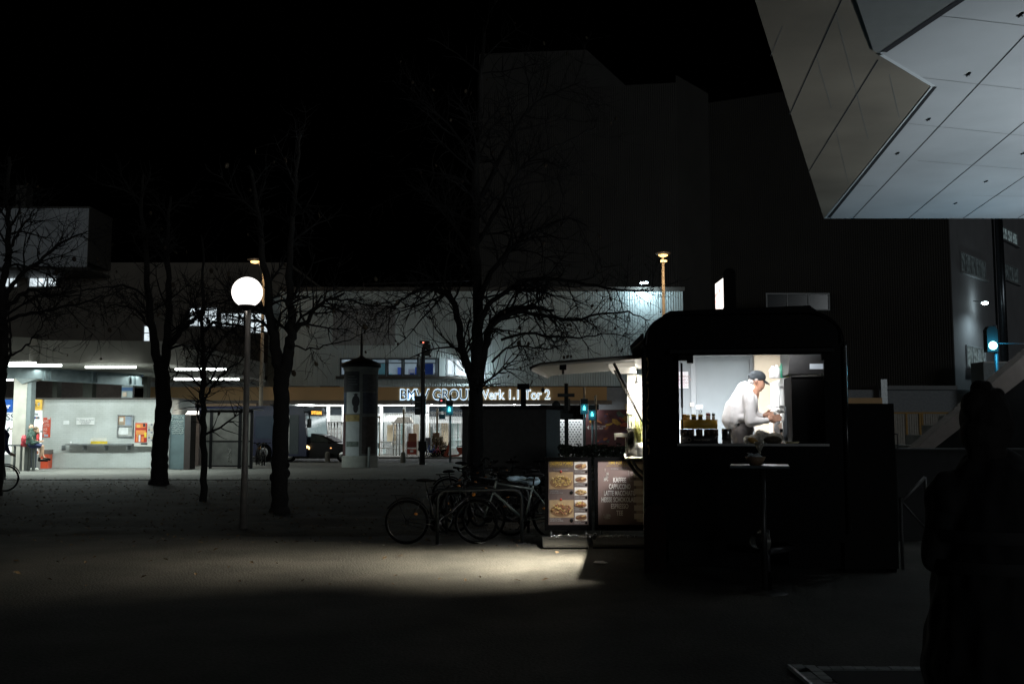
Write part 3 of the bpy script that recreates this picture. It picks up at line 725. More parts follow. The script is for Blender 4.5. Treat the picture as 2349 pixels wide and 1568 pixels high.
part('shop_header',MB().box((sx0,YK+.1,Z(967,YK)),(kx0-.01,YK+3.2,zk)),offw,kk)
sg=part('shop_window',MB().box((X(-50,YK),YK+.15,Z(1042,YK)),(kx0-.1,YK+.18,Z(967,YK))),mat('shop_glow',(.9,.9,.9),.4,var=0,emit=(.92,1,.98),es=.8),kk)
rp=MB(); rnd=random.Random(4)
for i in range(34):
    rp.use([mat('print_a',(.55,.45,.35),.6),mat('print_b',(.35,.42,.5),.6),mat('print_c',(.5,.5,.48),.6),mat('print_d',(.15,.2,.22),.6),mat('print_e',(.5,.2,.1),.6)][i%5])
    u=rnd.uniform(0,92) ; v=rnd.uniform(975,1036); 
    if 27<u<68: continue
    uvbox(rp,u,u+rnd.uniform(3,7),v,v+rnd.uniform(3,8),YK+.12-.001*(i%9),.02)
part('magazines',rp,None,sg)
part('shop_tube',B(66,160/1.65,967,970.5,YK+.05,.06),tube_em,kk)
# signs
bs=part('blue_sign',B(-40,27.5,915.8,945,YK-.12,.1),mat('sign_blue',(.01,.09,.38),.4,var=0,emit=(.01,.10,.45),es=.5),kk)
text('sign_letters','Merkur',mat('sign_white',(.9,.9,.9),.5,var=0,emit=(1,1,1),es=.7),bs,W(-25.5,936,YK-.14),h=.2,width=X(22,YK)-X(-27,YK),ext=.012,bold=.02)
ws=part('white_sign',B(-40,27.5,945.6,967,YK-.12,.1),mat('sign_paper',(.85,.88,.88),.5,var=0,emit=(.85,.95,.95),es=.45),kk)
text('sign_letters','IMBISS',mat('ink_grey',(.10,.11,.13),.6),ws,W(-28,963,YK-.14),h=.28,width=X(33,YK)-X(-28,YK),ext=.01)
ys=part('yellow_sign',B(62,94.5,915.8,940,YK-.12,.1),mat('sign_yellow',(.75,.48,.07),.5,var=.04,emit=(.9,.6,.12),es=.4),kk)
text('sign_letters','MEHR ZEITUNG',mat('ink_brown',(.22,.13,.02),.6),ys,W(57,931,YK-.14),h=.13,width=X(84,YK)-X(57,YK),ext=.01,bold=.015)
ln=MB(); uvbox(ln,69,90,921,921.6,YK-.135,.01); uvbox(ln,69,90,933.5,934.1,YK-.135,.01); part('sign_lines',ln,mat('ink_brown',(.22,.13,.02),.6),ys)
bd=MB(); bd.use(offw).ell(W(88.5,927,YK-.14),(.045,.01,.07)).ell(W(90.5,925,YK-.14),(.03,.01,.05)); part('sign_picture',bd,None,ys)
w2=part('white_sign',B(62,94.5,940.6,967,YK-.12,.1),mat('sign_paper',(.85,.88,.88),.5),kk)
text('sign_letters','Tickets',mat('ink_grey',(.10,.11,.13),.6),w2,W(77,951.5,YK-.14),h=.12,width=X(88,YK)-X(77,YK),ext=.01)
ic=MB()
for i,(c) in enumerate([(.1,.1,.3),(.05,.1,.3),(.4,.12,.05),(.2,.22,.25)]):
    ic.use(mat('icon%d'%i,c,.6)); 
    if i%2: ic.lathe(W(75.5+i*4.2,957.5,YK-.13),[(.001,-.01),(.055,-.01),(.055,0)],14,'y')
    else: uvbox(ic,74.2+i*4.2,77+i*4.2,955.5,960,YK-.135,.012)
ic.use(mat('icon0',(.1,.1,.3),.6)); uvbox(ic,72,76,949,953.5,YK-.135,.012)
part('sign_icons',ic,None,w2)
# wall furniture, each its own thing
rpz=thing('red_poster','narrow red poster with pale writing on the white kiosk wall','poster',W(107,980,YK-.02))
part('sheet',B(98.3,115.5,957.3,1002.5,YK-.02,.015),mat('poster_red',(.62,.07,.03),.6,var=.06,scale=9),rpz)
text('poster_words','SUPER\nLOTTO\nJACK\nPOT',mat('poster_pink',(.8,.5,.45),.6),rpz,W(99.6,969,YK-.03),h=.12,width=.26,ext=.004,bold=.02)
part('poster_picture',B(100.5,110,996,1001,YK-.03,.008),mat('print_b',(.35,.42,.5),.6),rpz)
part('poster_corner',B(108.5,115,957.5,961.5,YK-.03,.008),offw,rpz)
nt_=tag(part('paper_note',B(145.5,158.5,964,973,YK-.012,.01),mat('note_white',(.8,.82,.82),.6)),'small blank white paper note taped to the kiosk wall','note')
ns=thing('prohibition_sign','small white plate with three lines of writing on the kiosk wall','sign',W(195,965,YK-.03))
part('plate',B(175,216.5,958.2,973.5,YK-.03,.02),white,ns)
for i,s in enumerate(('Der Genuss von Alkohol','im Kiosk-Bereich','ist verboten!')):
    text('sign_line',s,mat('ink_grey',(.10,.11,.13),.6),ns,W(195.5,963.2+i*4.3,YK-.036),h=.052,ext=.004,align='CENTER')
nc=thing('notice_case','silver framed glass notice case on the kiosk wall','notice case',W(287,976,YK))
cf=MB()
for u0,u1,v0,v1 in ((268.5,270.5,951,1002),(303,305,951,1002),(270.5,303,951,953.3),(270.5,303,999.5,1002),(270.5,303,975.5,978)): uvbox(cf,u0,u1,v0,v1,YK-.09,.09)
part('frame',cf,galv,nc)
part('backing',B(270.5,303,953,999.5,YK-.03,.025),mat('case_back',(.50,.50,.47),.6),nc)
pp=MB()
for c,(u0,u1,v0,v1) in zip([(.5,.3,.18),(.7,.7,.66),(.3,.36,.45),(.35,.28,.2),(.78,.8,.8),(.4,.42,.4)],[(271.5,286,954,974),(274,283,957,966),(288,301.5,955,974.5),(272,284,967,974),(272,294,980,996),(295,301,982,990)]):
    pp.use(mat('case_paper%d'%int(c[0]*100),c,.6)); uvbox(pp,u0,u1,v0,v1,YK-.045-.002*len(pp.v)/8,.01)
part('papers',pp,None,nc)
vm=thing('cigarette_machine','red and white cigarette vending machine on the kiosk wall behind the forked tree','vending machine',W(332,995,YK-.3))
part('housing',B(308,360,968,1023,YK-.32,.31),offw,vm)
part('red_front',B(309.5,337,969.5,1014,YK-.34,.02),mat('machine_red',(.45,.03,.02),.45,var=.1),vm)
bt_=MB(); rnd=random.Random(8)
for c,(u0,u1,v0,v1) in zip([(.75,.2,.06),(.8,.5,.1),(.7,.7,.7),(.75,.75,.72),(.7,.7,.68),(.8,.3,.08),(.02,.02,.03),(.8,.6,.05),(.7,.3,.08)],[(311,334,971,981),(314,322,974,980),(311.5,316,1001,1013),(318,322,997,1013),(324,330,1000,1013),(312,334,986,996),(328,333,971,978),(331,336,991,1003),(313,317,990,1001)]):
    bt_.use(mat('mach%d'%(int(c[0]*100)+int(c[1]*10)),c,.5)); uvbox(bt_,u0,u1,v0,v1,YK-.345-.0008*len(bt_.v)/8,.012)
part('front_pictures',bt_,None,vm)
gg=MB(); 
for r in range(7):
    for c in range(3):
        gg.use([mat('print_c',(.5,.5,.48),.6),mat('grey_unit',(.2,.2,.24),.6),mat('print_a',(.55,.45,.35),.6)][(r*2+c)%3]); uvbox(gg,339.5+c*6,344+c*6,971+r*6,975.5+r*6,YK-.335,.02)
part('buttons',gg,None,vm)
part('slot',B(323,338,1015.5,1019,YK-.33,.015),dkmetal,vm)
sh=thing('wall_shelf','long narrow grey shelf on brackets along the kiosk wall','shelf',W(226,1020,YK-.3))
part('board',B(149,303,1017.5,1020.5,YK-.42,.40),galv,sh)
for u in (151.5,200,249,300): part('bracket',MB().box((X(u,YK)-.015,YK-.36,Z(1032,YK)),(X(u,YK)+.015,YK-.004,Z(1020.6,YK))),galv,sh)
np_=thing('newspaper_stack','yellow headed newspapers propped on the wall shelf','newspapers',W(227,1012,YK-.25))
part('yellow_sheet',B(208,246,1011.5,1017.4,YK-.30,.03),mat('news_yellow',(.78,.58,.05),.6),np_)
text('headline','JACKPOT LOTTO',mat('ink_brown',(.22,.13,.02),.6),np_,W(209,1015.5,YK-.31),h=.05,width=.66,ext=.004)
ppn=MB(); rnd=random.Random(2)
for i in range(7): ppn.cbox(W(211+i*5,1007+rnd.uniform(-1.5,1.5),YK-.2-.01*i),(.12,.01,.13),(0,rnd.uniform(-.4,.4),0))
part('folded_papers',ppn,offw,np_)
cp_=MB(); q=W(162,1017.4,YK-.25); cp_.lathe(q,[(.001,0),(.03,0),(.036,.1),(.034,.1),(.028,.01)],14)
tag(part('paper_cup',cp_,white),'white paper cup left on the wall shelf','cup')
# bin under poster
bn=thing('waste_bin','red waste bin with a grey lid at the foot of the kiosk wall','bin',W(104,1060,YK-.4)*Vector((1,1,0)) if False else (X(104,YK-.45),YK-.45,.02))
part('bin_body',MB().box((X(96,YK-.6),YK-.6,.02),(X(112.5,YK-.6),YK-.2,.62)),mat('bin_red',(.62,.08,.03),.5),bn)
part('bin_lid',MB().box((X(97,YK-.6),YK-.62,.622),(X(114,YK-.6),YK-.18,.80)),mat('bin_lid',(.14,.11,.10),.6),bn)
# sign and yellow box beyond the kiosk
bx_=thing('yellow_post_box','yellow box beyond the kiosk roof at the left end of the ochre canopy','box',W(315,905,50))
part('box_body',MB().box((X(302,50),50,Z(912,50)-2.6),(X(326,50),50.8,Z(889,50))),mat('box_yellow',(.62,.33,.06),.6),bx_)
si=thing('station_info_sign','blue and white information sign beyond the kiosk roof','sign',W(288,900,49))
part('sign_board',MB().box((X(276,49),49,Z(914,49)-1.0),(X(302,49),49.1,Z(884,49))),mat('info_grey',(.30,.36,.36),.6),si)
part('blue_band',MB().box((X(276.5,49),48.97,Z(896,49)),(X(301.5,49),48.995,Z(888,49))),mat('info_blue',(.05,.12,.26),.6),si)
part('picture',B(281,290,899,909,48.95,.04),mat('print_a',(.55,.45,.35),.6),si)
part('sign_post',MB().box((X(302,49.05),49.0,0),(X(304.5,49.05),49.12,Z(872,49))),dkmetal,si)
part('blue_light',B(318,325,858,862,49,.1),mat('small_blue',(.1,.2,.8),.5,var=0,emit=(.05,.25,1),es=1.2),si)
# graffiti panel cabinet etc right of tree
gp=thing('graffiti_cabinet','steel blue metal cabinet covered with pale graffiti right of the kiosk','cabinet',(X(407,41),41,0))
part('panel',MB().box((X(390,41),41,.04),(X(424,41),41.5,Z(951,41))),mat('steel_blue',(.10,.145,.155),.5,var=.2,scale=2),gp)
part('edge_strip',MB().box((X(388,40.95),40.95,.04),(X(390,40.95),41.5,Z(951,41))),galv,gp)
gf=MB(); rnd=random.Random(12)
for r in range(9):
    u=392+rnd.uniform(0,3); v=955+r*4.8; pts=[]
    while u<422:
        pts.append(W(u,v+rnd.uniform(-2.2,2.2),40.98)); u+=rnd.uniform(.6,1.8)
    gf.tube(pts,.010,4)
part('graffiti',gf,mat('graffiti_white',(.45,.5,.48),.7),gp)
dkc=thing('ticket_cabinet','narrow dark brown cabinet beside the graffiti cabinet','cabinet',(X(432,41),41,0))
part('body',MB().box((X(425,41),40.9,.02),(X(439,41),41.6,Z(951,41))),mat('dark_brown',(.03,.022,.02),.6),dkc)
pc=thing('vitrine','lit rusty display case with a white lamp panel right of the dark cabinet','display case',(X(450,45),45,0))
part('case',MB().box((X(440,45),45,.05),(X(457,45),45.4,Z(950,45))),mat('rusty',(.10,.075,.065),.7,var=.3),pc)
part('lamp_panel',MB().prism([(X(424,44),Z(950,44)),(X(454,44),Z(950,44)),(X(454,44),Z(942,44)),(X(430,44),Z(942,44))],0,.1,Matrix(((1,0,0,0),(0,0,1,44),(0,1,0,0),(0,0,0,1)))),mat('panel_glow',(1,1,1),.5,var=0,emit=(1,.95,.88),es=1.6),pc)
part('case_roof',MB().box((X(412,43.8),43.8,Z(938.5,44)),(X(460,44),45.5,Z(936,44))),dkmetal,pc)
point('case_light',(X(440,43.9),43.7,Z(951,44)),14,(1,.9,.75),.2,pc)
# bus shelter
bs_=thing('bus_shelter','grey framed glass bus shelter standing behind the globe lamp','bus shelter',(X(522,42),42,0))
YS=42.2
fr=MB()
for u in (467,484,550,577): fr.box((X(u,YS)-.06,YS,.02),(X(u,YS)+.06,YS+.1,Z(940,YS)))
fr.box((X(467,YS),YS+.005,Z(1013,YS)),(X(577,YS),YS+.095,Z(1010,YS))).box((X(467,YS),YS+.005,Z(1073,YS)+.06),(X(577,YS),YS+.095,Z(1070,YS)+.06)).box((X(467,YS),YS+.005,Z(945,YS)),(X(577,YS),YS+.095,Z(941,YS)))
part('frame',fr,black,bs_)
part('shelter_roof',MB().box((X(462,YS),YS-.2,Z(940,YS)),(X(582,YS),YS+1.6,Z(937,YS))),dkmetal,bs_)
part('upper_pane',B(471,574,944,1010,YS+.03,.02),mat('frosted',(.16,.155,.14),.6,var=.3,scale=2.5),bs_)
part('lower_pane',B(471,574,1013,1070,YS+.03,.02),mat('frosted2',(.13,.13,.12),.6,var=.35,scale=2.0),bs_)
gf=MB(); rnd=random.Random(3)
for k in range(4):
    pts=[W(527+rnd.uniform(-5,5),1028+i*4.2,YS+.02) for i in range(9)]; gf.tube(pts,.012,4)
part('scrawl',gf,mat('scrawl',(.26,.26,.24),.8),bs_)
# ================================================================== OVERHEAD SLAB
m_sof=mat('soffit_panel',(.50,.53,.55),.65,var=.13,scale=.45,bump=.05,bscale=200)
hS=7.0; YE=(hS-EYE)*F/(HOR-501)
def SF(u,v,h=hS):
    k=(h-EYE); yc=(CY-v)/F; t=(sp+yc*cp)/(cp-yc*sp); Y=k/t
    p=W(u,v,Y); return Vector((p.x,p.y,h))
ov=thing('bridge_slab','huge panelled slab of the overhead bridge jutting into the upper right corner','bridge',(12,20,hS))
A=SF(1890,501); ang=R(8.12)
dl=Vector((math.sin(ang),math.cos(ang),0))
E1=SF(1733,5)
el=(E1-A).normalized()
# the left field is a facet that rises to the left about the axis dl; the right field is level
perp=Vector((-dl.y,dl.x,0)); TH=R(1.5); cv_=perp*math.cos(TH)+Vector((0,0,math.sin(TH))); nrm=dl.cross(cv_).normalized()
def SP(u,v,off=0):
    xc=(u-CX)/F; yc=(CY-v)/F; k=1/(cp-yc*sp); d=Vector((xc*k,1,k*(sp+yc*cp))); o=Vector((0,0,EYE))
    a0=A+Vector((0,0,off)); t=(a0-o).dot(nrm)/d.dot(nrm); return o+d*t
def poly(mb,pts,th):
    pts=[Vector(p) for p in pts]; n=len(pts); up=Vector((0,0,th))
    mb.add(pts+[p+up for p in pts],[tuple(range(n)),tuple(range(n,2*n))]+[(i,(i+1)%n,n+(i+1)%n,n+i) for i in range(n)],False)
def ext(p,q,t): return p+(q-p)*t
L0,L1=SP(1890,501),SP(1733,5)
farR=SF(2360,501); 
sidep=MB(); poly(sidep,[ext(L0,L1,1.3),A-dl*20,A],.35)
part('side_panels',sidep,mat('side_panel',(.215,.19,.15),.6,var=.22,scale=.5),ov)  # dimmer, warmer light on this field is put into its colour
K1=SF(2018,122); K2=SF(2141,196); K0=SF(2196,0); K0e=ext(K1,K0,4)
zl=hS
lo=MB(); poly(lo,[A,Vector((A.x+15,A.y,hS)),Vector((A.x+15,8.5,hS)),ext(K1,K0,1.7),K1,K2],1.2)
part('lower_panels',lo,m_sof,ov)
gap=MB(); bl=mat('joint_black',(.006,.008,.012),.9,var=0)
def strip(mb,a,b,wd,dz=-.004):
    a=Vector(a);b=Vector(b); d=(b-a).normalized(); nv_=Vector((0,0,1)) if abs(a.z-b.z)<.02 and abs(a.z-hS)<.03 else nrm; n=d.cross(nv_).normalized()*wd/2; z=Vector((0,0,dz))
    mb.add([a-n+z,a+n+z,b+n+z,b-n+z],[(0,1,2,3)],False)
strip(gap,SF(1901,499),SF(2143,199),.085,-.006); strip(gap,SF(2027,119),ext(SF(2027,119),SF(2204,0),1.6),.10,-.006)
for u,v in ((1957,500),(2085,500),(2210,500),(2335,500)):
    a_=SF(u,v); strip(gap,a_,a_-dl*17,.022,-.003)
def SPl(u,v): return SP(u,v)
strip(gap,SP(1811,263),ext(SP(1811,263),SP(1930,0),2),.020,-.003); strip(gap,SP(1854,395),SP(2014,137),.022,-.003)
part('joints',gap,bl,ov)
fine=MB()
for p,q in (((2156,36),(2360,60)),((2117,178),(2360,206)),((2085,283),(2360,312)),((2105,368),(2360,389)),((1968,424),(2013,427)),((2230,448),(2360,450))):
    strip(fine,SF(*p),SF(*q),.010,-.005)
for p,q in (((1873,131),(1907,248)),((1945,138),(1992,320)),((1918,300),(1946,420)),((2040,170),(2063,270)),((1795,60),(1768,128)),((1917,30),(1945,138)),((1966,218),(1980,275))):
    strip(fine,SP(*p),SP(*q),.008,-.003)
part('fine_joints',fine,mat('joint_grey',(.16,.17,.17),.8,var=0),ov)
edge=MB(); el_=mat('edge_trim',(.75,.8,.82),.4,var=0)
strip(edge,SF(2022,125),SF(2141,197),.06,-.008); strip(edge,SF(1895,499),SF(2138,198),.025,-.008)
part('edge_trim',edge,el_,ov)
dm=MB()
for u,v in ((2340,35),(2220,171),(2129,274),(2058,352),(2261,416),(2191,466),(2345,352)):
    c_=SF(u,v); dm.box((c_.x-.03,c_.y-.01,zl-.015),(c_.x+.03,c_.y+.01,zl-.003)).box((c_.x-.008,c_.y-.10,zl-.018),(c_.x+.008,c_.y+.05,zl-.0035))
part('fixing_crosses',dm,bl,ov)
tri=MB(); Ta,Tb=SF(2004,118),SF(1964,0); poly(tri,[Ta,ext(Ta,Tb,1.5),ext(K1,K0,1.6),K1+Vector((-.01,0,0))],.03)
part('facet_panel',tri,mat('facet_shade_grey',(.19,.20,.195),.6,var=.05),ov)  # darker grey carries the facet's shade, since the piece lies level
# assumed floodlights, added unseen right of the frame to wash the soffit
def assumed_flood(x,y,z0,e,colr,tx,ty,tz,label,size=.5):
    t_=thing('floodlight',label,'floodlight',(x,y,0))
    p_=Vector((x,y,z0)); dv=(Vector((tx,ty,tz))-p_).normalized()
    part('mast',MB().tube([(x,y,0),(x,y,z0-.12)],.05),galv,t_)
    q=dv.to_track_quat('-Z','Y').to_euler()
    M=Matrix.Translation(p_)@q.to_matrix().to_4x4()
    part('head',MB().box((-.25,-.18,-.02),(.25,.18,.14),M),dkmetal,t_)
    fl_=area('flood_light',p_+dv*.06,.45,.3,e,colr,(0,0,0),t_); fl_.rotation_euler=q; fl_.data.spread=R(100)
assumed_flood(15.5,13.0,1.0,330,(.87,.95,1),11.5,14,7,'assumed cool white floodlight added unseen on a short mast beyond the right edge')  # assumed lamp, added out of view to brighten the soffit
assumed_flood(17.5,22.5,1.0,110,(.87,.95,1),12,22,7,'assumed cool white floodlight added unseen on a short mast far beyond the right edge')  # second assumed lamp, also added out of view for the soffit
# ================================================================== STAIR AND WALL RIGHT
st=thing('stair_ramp','concrete stair stringer rising to the right behind the standing person','stairs',(6,16,0))
Ys=16.0
M2=Matrix(((1,0,0,0),(0,0,1,Ys),(0,1,0,0),(0,0,0,1)))
pa=[(X(2098,Ys,1030),Z(1030,Ys)),(X(2140,Ys,1030),Z(1030,Ys)),(X(2349,Ys,885)+1.2,Z(885,Ys)+1.0),(X(2349,Ys,838)+1.2,Z(838,Ys)+1.15)]
part('stringer',MB().prism(pa,0,.35,M2),mat('stringer_concrete',(.20,.17,.15),.85,var=.1),st)
pb=[(X(2140,Ys,1030),Z(1030,Ys)),(X(2349,Ys,885)+1.2,Z(885,Ys)+1.0),(X(2349,Ys,885)+1.2,0),(X(2140,Ys,1030),0)]
part('stair_side',MB().prism(pb,.06,.34,M2),blackmat,st)
sb=MB()
for i in range(8):
    x=X(2140,Ys)+i*.30; sb.box((x,Ys+.36,0),(x+.3,Ys+1.9,Z(1030,Ys)+.05+i*.17))
part('steps',sb,conc,st)
lw_=thing('low_wall','low dark wall between the black cabinet and the stair','wall',(X(2090,15),15,0))
part('wall_body',MB().box((X(2054,15),15,0),(X(2360,15),15.3,Z(1031,15))),mat('lowwall',(.012,.012,.012),.85,var=.2),lw_)
part('wall_cap',MB().box((X(2053,15),14.97,Z(1031,15)),(X(2360,15),15.33,Z(1028,15))),mat('cap_grey',(.05,.05,.05),.8),lw_)
tr=thing('trestle','folded metal trestle with crossed grey legs beside the black cabinet','trestle',(X(2080,12),12,0))
tb=MB(); tb.tube([W(2068,1148,12),W(2122,1094,12)],.022); part('leg',tb,mat('trestle_grey',(.22,.22,.22),.5,.5),tr)
tb=MB(); tb.tube([W(2068,1150,12),W(2122,1210,12)],.014); part('leg',tb,mat('trestle_dark',(.07,.07,.07),.5,.5),tr)
tb=MB(); tb.tube([W(2066,1140,12),(W(2066,1150,12).x,12,0)],.02); tb.tube([W(2122,1094,12),(W(2122,1094,12).x,12,0)],.02); part('upright',tb,mat('trestle_dark',(.07,.07,.07),.5,.5),tr)
# ================================================================== FOOD TRAILER
ang=-R(8.0); T0_=G(1483,1325)
TO=Vector((T0_.x,T0_.y,0)); TM=Matrix.Translation(TO)@Matrix.Rotation(ang,4,'Z')
TW,TL=2.2,3.95; ZB,ZR=.42,2.98
tr_=thing('food_trailer','black round-roofed food trailer with a glowing rear window and an open side hatch','food trailer',TO)
tr_.rotation_euler=(0,0,ang)
def tp(name,mb,m=None,parent=None,label=None): return part(name,mb,m,parent or tr_,True,label)
def TW_(x,y,z): return TM@Vector((x,y,z))
m_body=mat('trailer_black',(.004,.004,.0045),.3,var=.05,spec=.12)
m_in=mat('inside_white',(.62,.60,.55),.5,var=.05)
def TX(u,y=0,v=HOR):   # local x on the plane local y from column u
    k=(u-CX)/F/(cp-((CY-v)/F)*sp)
    # point = TO + x*ex + y*ey ; X= k*Y
    ex=(math.cos(ang),math.sin(ang)); ey=(-math.sin(ang),math.cos(ang))
    return (k*(TO.y+y*ey[1])-TO.x-y*ey[0])/(ex[0]-k*ex[1])
def TZ(v,x,y):
    Yw=TW_(x,y,0).y; return Z(v,Yw)
# profile of the shell across x (rounded roof shoulders)
def prof(w0,w1,zb,zt,r,n=8):
    pts=[(w0,zb),(w0,zt-r*.8)]
    for i in range(1,n+1):
        a=math.pi/2*i/n; pts.append((w0+r*(1-math.cos(a)),zt-r*.8+r*.8*math.sin(a)))
    for i in range(n,-1,-1):
        a=math.pi/2*i/n; pts.append((w1-r*(1-math.cos(a)),zt-r*.8+r*.8*math.sin(a)))
    pts.append((w1,zb)); return pts
po=prof(0,TW,ZB,ZR,.42); pi_=prof(.05,TW-.05,ZB+.12,ZR-.08,.38)
wx0,wx1=TX(1558,0,915),TX(1892,0,915); wz0,wz1=TZ(1016,1,0),TZ(814,1,0)
# rear wall with window opening: four pieces following the profile
yt=.06
Mx=Matrix(((1,0,0,0),(0,0,1,0),(0,1,0,0),(0,0,0,1)))
rw=MB()
rw.prism([(0,ZB),(wx0,ZB),(wx0,wz1),(0,wz1)],0,yt,Mx)
rw.prism([(wx1,ZB),(TW,ZB),(TW,wz1),(wx1,wz1)],0,yt,Mx)
rw.prism([(wx0,ZB),(wx1,ZB),(wx1,wz0),(wx0,wz0)],0,yt,Mx)
ut=[p for p in po if p[1]>wz1]; rw.prism([(0,wz1)]+ut+[(TW,wz1)],0,yt,Mx)
tp('rear_wall',rw,m_body)
# side hatch opening on left side (local x=0): y from 0.55 to 2.75
hy0,hy1=.50,2.75; hz0,hz1=1.301,2.42
sw=MB()
sw.box((0,yt,ZB),(.05,TL-.06,hz0)).box((0,yt,hz0),(.05,hy0,hz1)).box((0,hy1,hz0),(.05,TL-.06,hz1)).box((0,yt,hz1),(.05,TL-.06,ZR-.36))
tp('side_wall',sw,m_body)
sw=MB(); sw.box((TW-.05,yt,ZB),(TW,TL-.06,ZR-.36)); tp('side_wall',sw,m_body)
fw=MB(); fw.prism(po,TL-.06,TL,Mx); tp('front_wall',fw,m_body)
rl=MB(); n=len(po)
top_o=[p for p in po if p[1]>=ZR-.37]; top_i=[(min(max(p[0],.05),TW-.05)*1.0,p[1]-.05) for p in top_o]
vs=[];fs=[]
for k,(a_,b_) in enumerate(zip(top_o,top_i)):
    for yy in (-.015,TL+.01): vs.append((a_[0],yy,a_[1]))
    for yy in (-.015,TL+.01): vs.append((b_[0],yy,b_[1]))
for k in range(len(top_o)-1):
    o=4*k; fs+=[(o,o+1,o+5,o+4),(o+2,o+6,o+7,o+3),(o,o+4,o+6,o+2),(o+1,o+3,o+7,o+5)]
rl.add(vs,fs,True)
tp('roof_shell',rl,m_body)
rc=MB(); rc.prism([(.22,ZR-.03),(.30,ZR+.012),(TW-.36,ZR+.05),(TW-.26,ZR-.03)],-.03,TL,Mx); tp('roof_cap',rc,m_body)
gt=MB(); gt.box((-.035,-.02,ZR-.40),(.0,TL,ZR-.36)).box((TW,-.02,ZR-.40),(TW+.03,TL,ZR-.36)); tp('gutter',gt,black)
cm=MB(); cm.tube([(0,-.01,ZB+.1),(0,-.01,ZR-.4)],.028,8).tube([(TW,-.01,ZB+.1),(TW,-.01,ZR-.4)],.028,8); tp('corner_trim',cm,mat('trim_gloss',(.02,.02,.02),.2,.3))
tp('floor',MB().box((.05,yt,ZB),(TW-.05,TL-.06,ZB+.10)),mat('trailer_floor',(.12,.12,.12),.6))
# side lettering strip (dim ochre)
sl=text('side_lettering','SNACKS',mat('ochre_letter',(.16,.10,.03),.6),tr_,(.05,-.012,ZB+.95),(0,0,1),(-1,0,0),h=.07,width=1.1,ext=.004,local=True)
# lining
li=MB(); li.box((.051,TL-.075,ZB+.1),(TW-.051,TL-.061,ZR-.1)); li.box((TW-.064,yt+.01,ZB+.1),(TW-.051,TL-.08,ZR-.38)).box((.051,hy1+.01,ZB+.1),(.064,TL-.08,ZR-.38)).box((.051,yt+.01,ZB+.1),(.064,hy1,hz0-.01)).box((.051,yt+.01,hz1+.01),(.064,hy1,ZR-.42)).box((.051,yt+.01,hz0),(.064,hy0-.01,hz1))
tp('lining',li,m_in)
cl=MB(); cl.box((.13,yt+.02,2.86),(TW-.13,TL-.08,2.88)); tp('ceiling',cl,m_in)
# back wall grey part with steel door
m_door=mat('door_grey',(.15,.18,.195),.45,var=.04,bump=.05,bscale=120)
yb=TL-.085
def bw_box(mb,u0,u1,v0,v1,y=yb,th=.02):
    x0,x1=TX(u0,y,(v0+v1)/2),TX(u1,y,(v0+v1)/2); mb.box((x0,y,TZ(v1,x0,y)),(x1,y+th,TZ(v0,x0,y))); return mb
bwm=MB(); bwm.box((.07,yb,ZB+.1),(TX(1729,yb),yb+.01,2.86)); tp('grey_back_wall',bwm,m_door)
dr=MB(); bw_box(dr,1586,1591,812,1050,yb-.035,.034); bw_box(dr,1591,1727,812,818,yb-.036,.035); bw_box(dr,1722,1729,818,1050,yb-.035,.034); bw_box(dr,1591,1597,818,1050,yb-.028,.027)
door=tp('door',bw_box(MB(),1598,1721,842-14,1060,yb-.03,.028),m_door)
part('door_frame',dr,mat('door_frame_grey',(.19,.215,.23),.4,var=.03),door,True)
dh=MB(); bw_box(dh,1596,1612,928,938,yb-.05,.02); x_=TX(1610,yb-.06); dh.tube([(x_,yb-.04,TZ(942,x_,yb)),(x_-.01,yb-.09,TZ(945,x_,yb)),(x_-.01,yb-.09,TZ(962,x_,yb)),(x_,yb-.04,TZ(965,x_,yb))],.008)
dh.tube([(x_-.035,yb-.05,TZ(942,x_,yb)),(x_-.035,yb-.06,TZ(961,x_,yb))],.005)
part('handle',dh,mat('handle_metal',(.22,.24,.25),.35,.8),door,True)
sk=MB(); bw_box(sk,1583,1592,923,932,yb-.045,.01); tp('sticker',sk,mat('sticker',(.6,.52,.45),.6))
ntc=MB(); bw_box(ntc,1557,1579,852,890,yb-.02,.008); npar=tp('notice_sheet',ntc,mat('sheet_white',(.85,.85,.88),.6))
x_=TX(1568,yb); text('notice_words','WIR SIND\nHIER NICHT\nAUF DER\nFLUCHT',mat('ink_red',(.35,.25,.25),.6),npar,(TX(1568,yb-.03),yb-.03,TZ(866,x_,yb)),h=.035,ext=.003,align='CENTER',local=True)
# beige partition on the right of the door
bgp=MB(); bgp.box((TX(1729,yb),yb-.30,ZB+.1),(TX(1800,yb),yb-.28,2.86)); tp('beige_partition',bgp,mat('beige_wall',(.37,.31,.23),.6,var=.03))
# right side: shelf unit, cupboard, dark fridge edge
yc_=1.15
def tbx(u0,u1,v0,v1,y,th): 
    x0,x1=TX(u0,y,(v0+v1)/2),TX(u1,y,(v0+v1)/2); return MB().box((x0,y,TZ(v1,x0,y)),(x1,y+th,TZ(v0,x0,y)))
sc_=MB(); x0=TX(1769,2.2); x1=TW-.07; sc_.box((x0,.95,TZ(878,x0,1.3)),(x1,2.5,TZ(864,x0,1.3)+.02)); 
cab=MB(); cab.box((TX(1771,2.3),1.05,TZ(868,1.5,1.2)-.52),(x1,2.4,TZ(868,1.5,1.2))); 
cu_=tp('wall_cupboard',cab,mat('cup_grey',(.42,.43,.42),.4,var=.04))
ch=MB(); 
xq=TX(1790,1.0); 
for vv in (888,933): ch.box((TX(1791,1.0),1.0,TZ(vv+3,1.5,1)),(TX(1800,1.0),1.04,TZ(vv-3,1.5,1)))
ch.tube([(TX(1789,1.0),1.02,TZ(877,1.5,1)),(TX(1790,1.0),1.02,TZ(955,1.5,1))],.005)
part('hinges_and_rod',ch,steel,cu_,True)
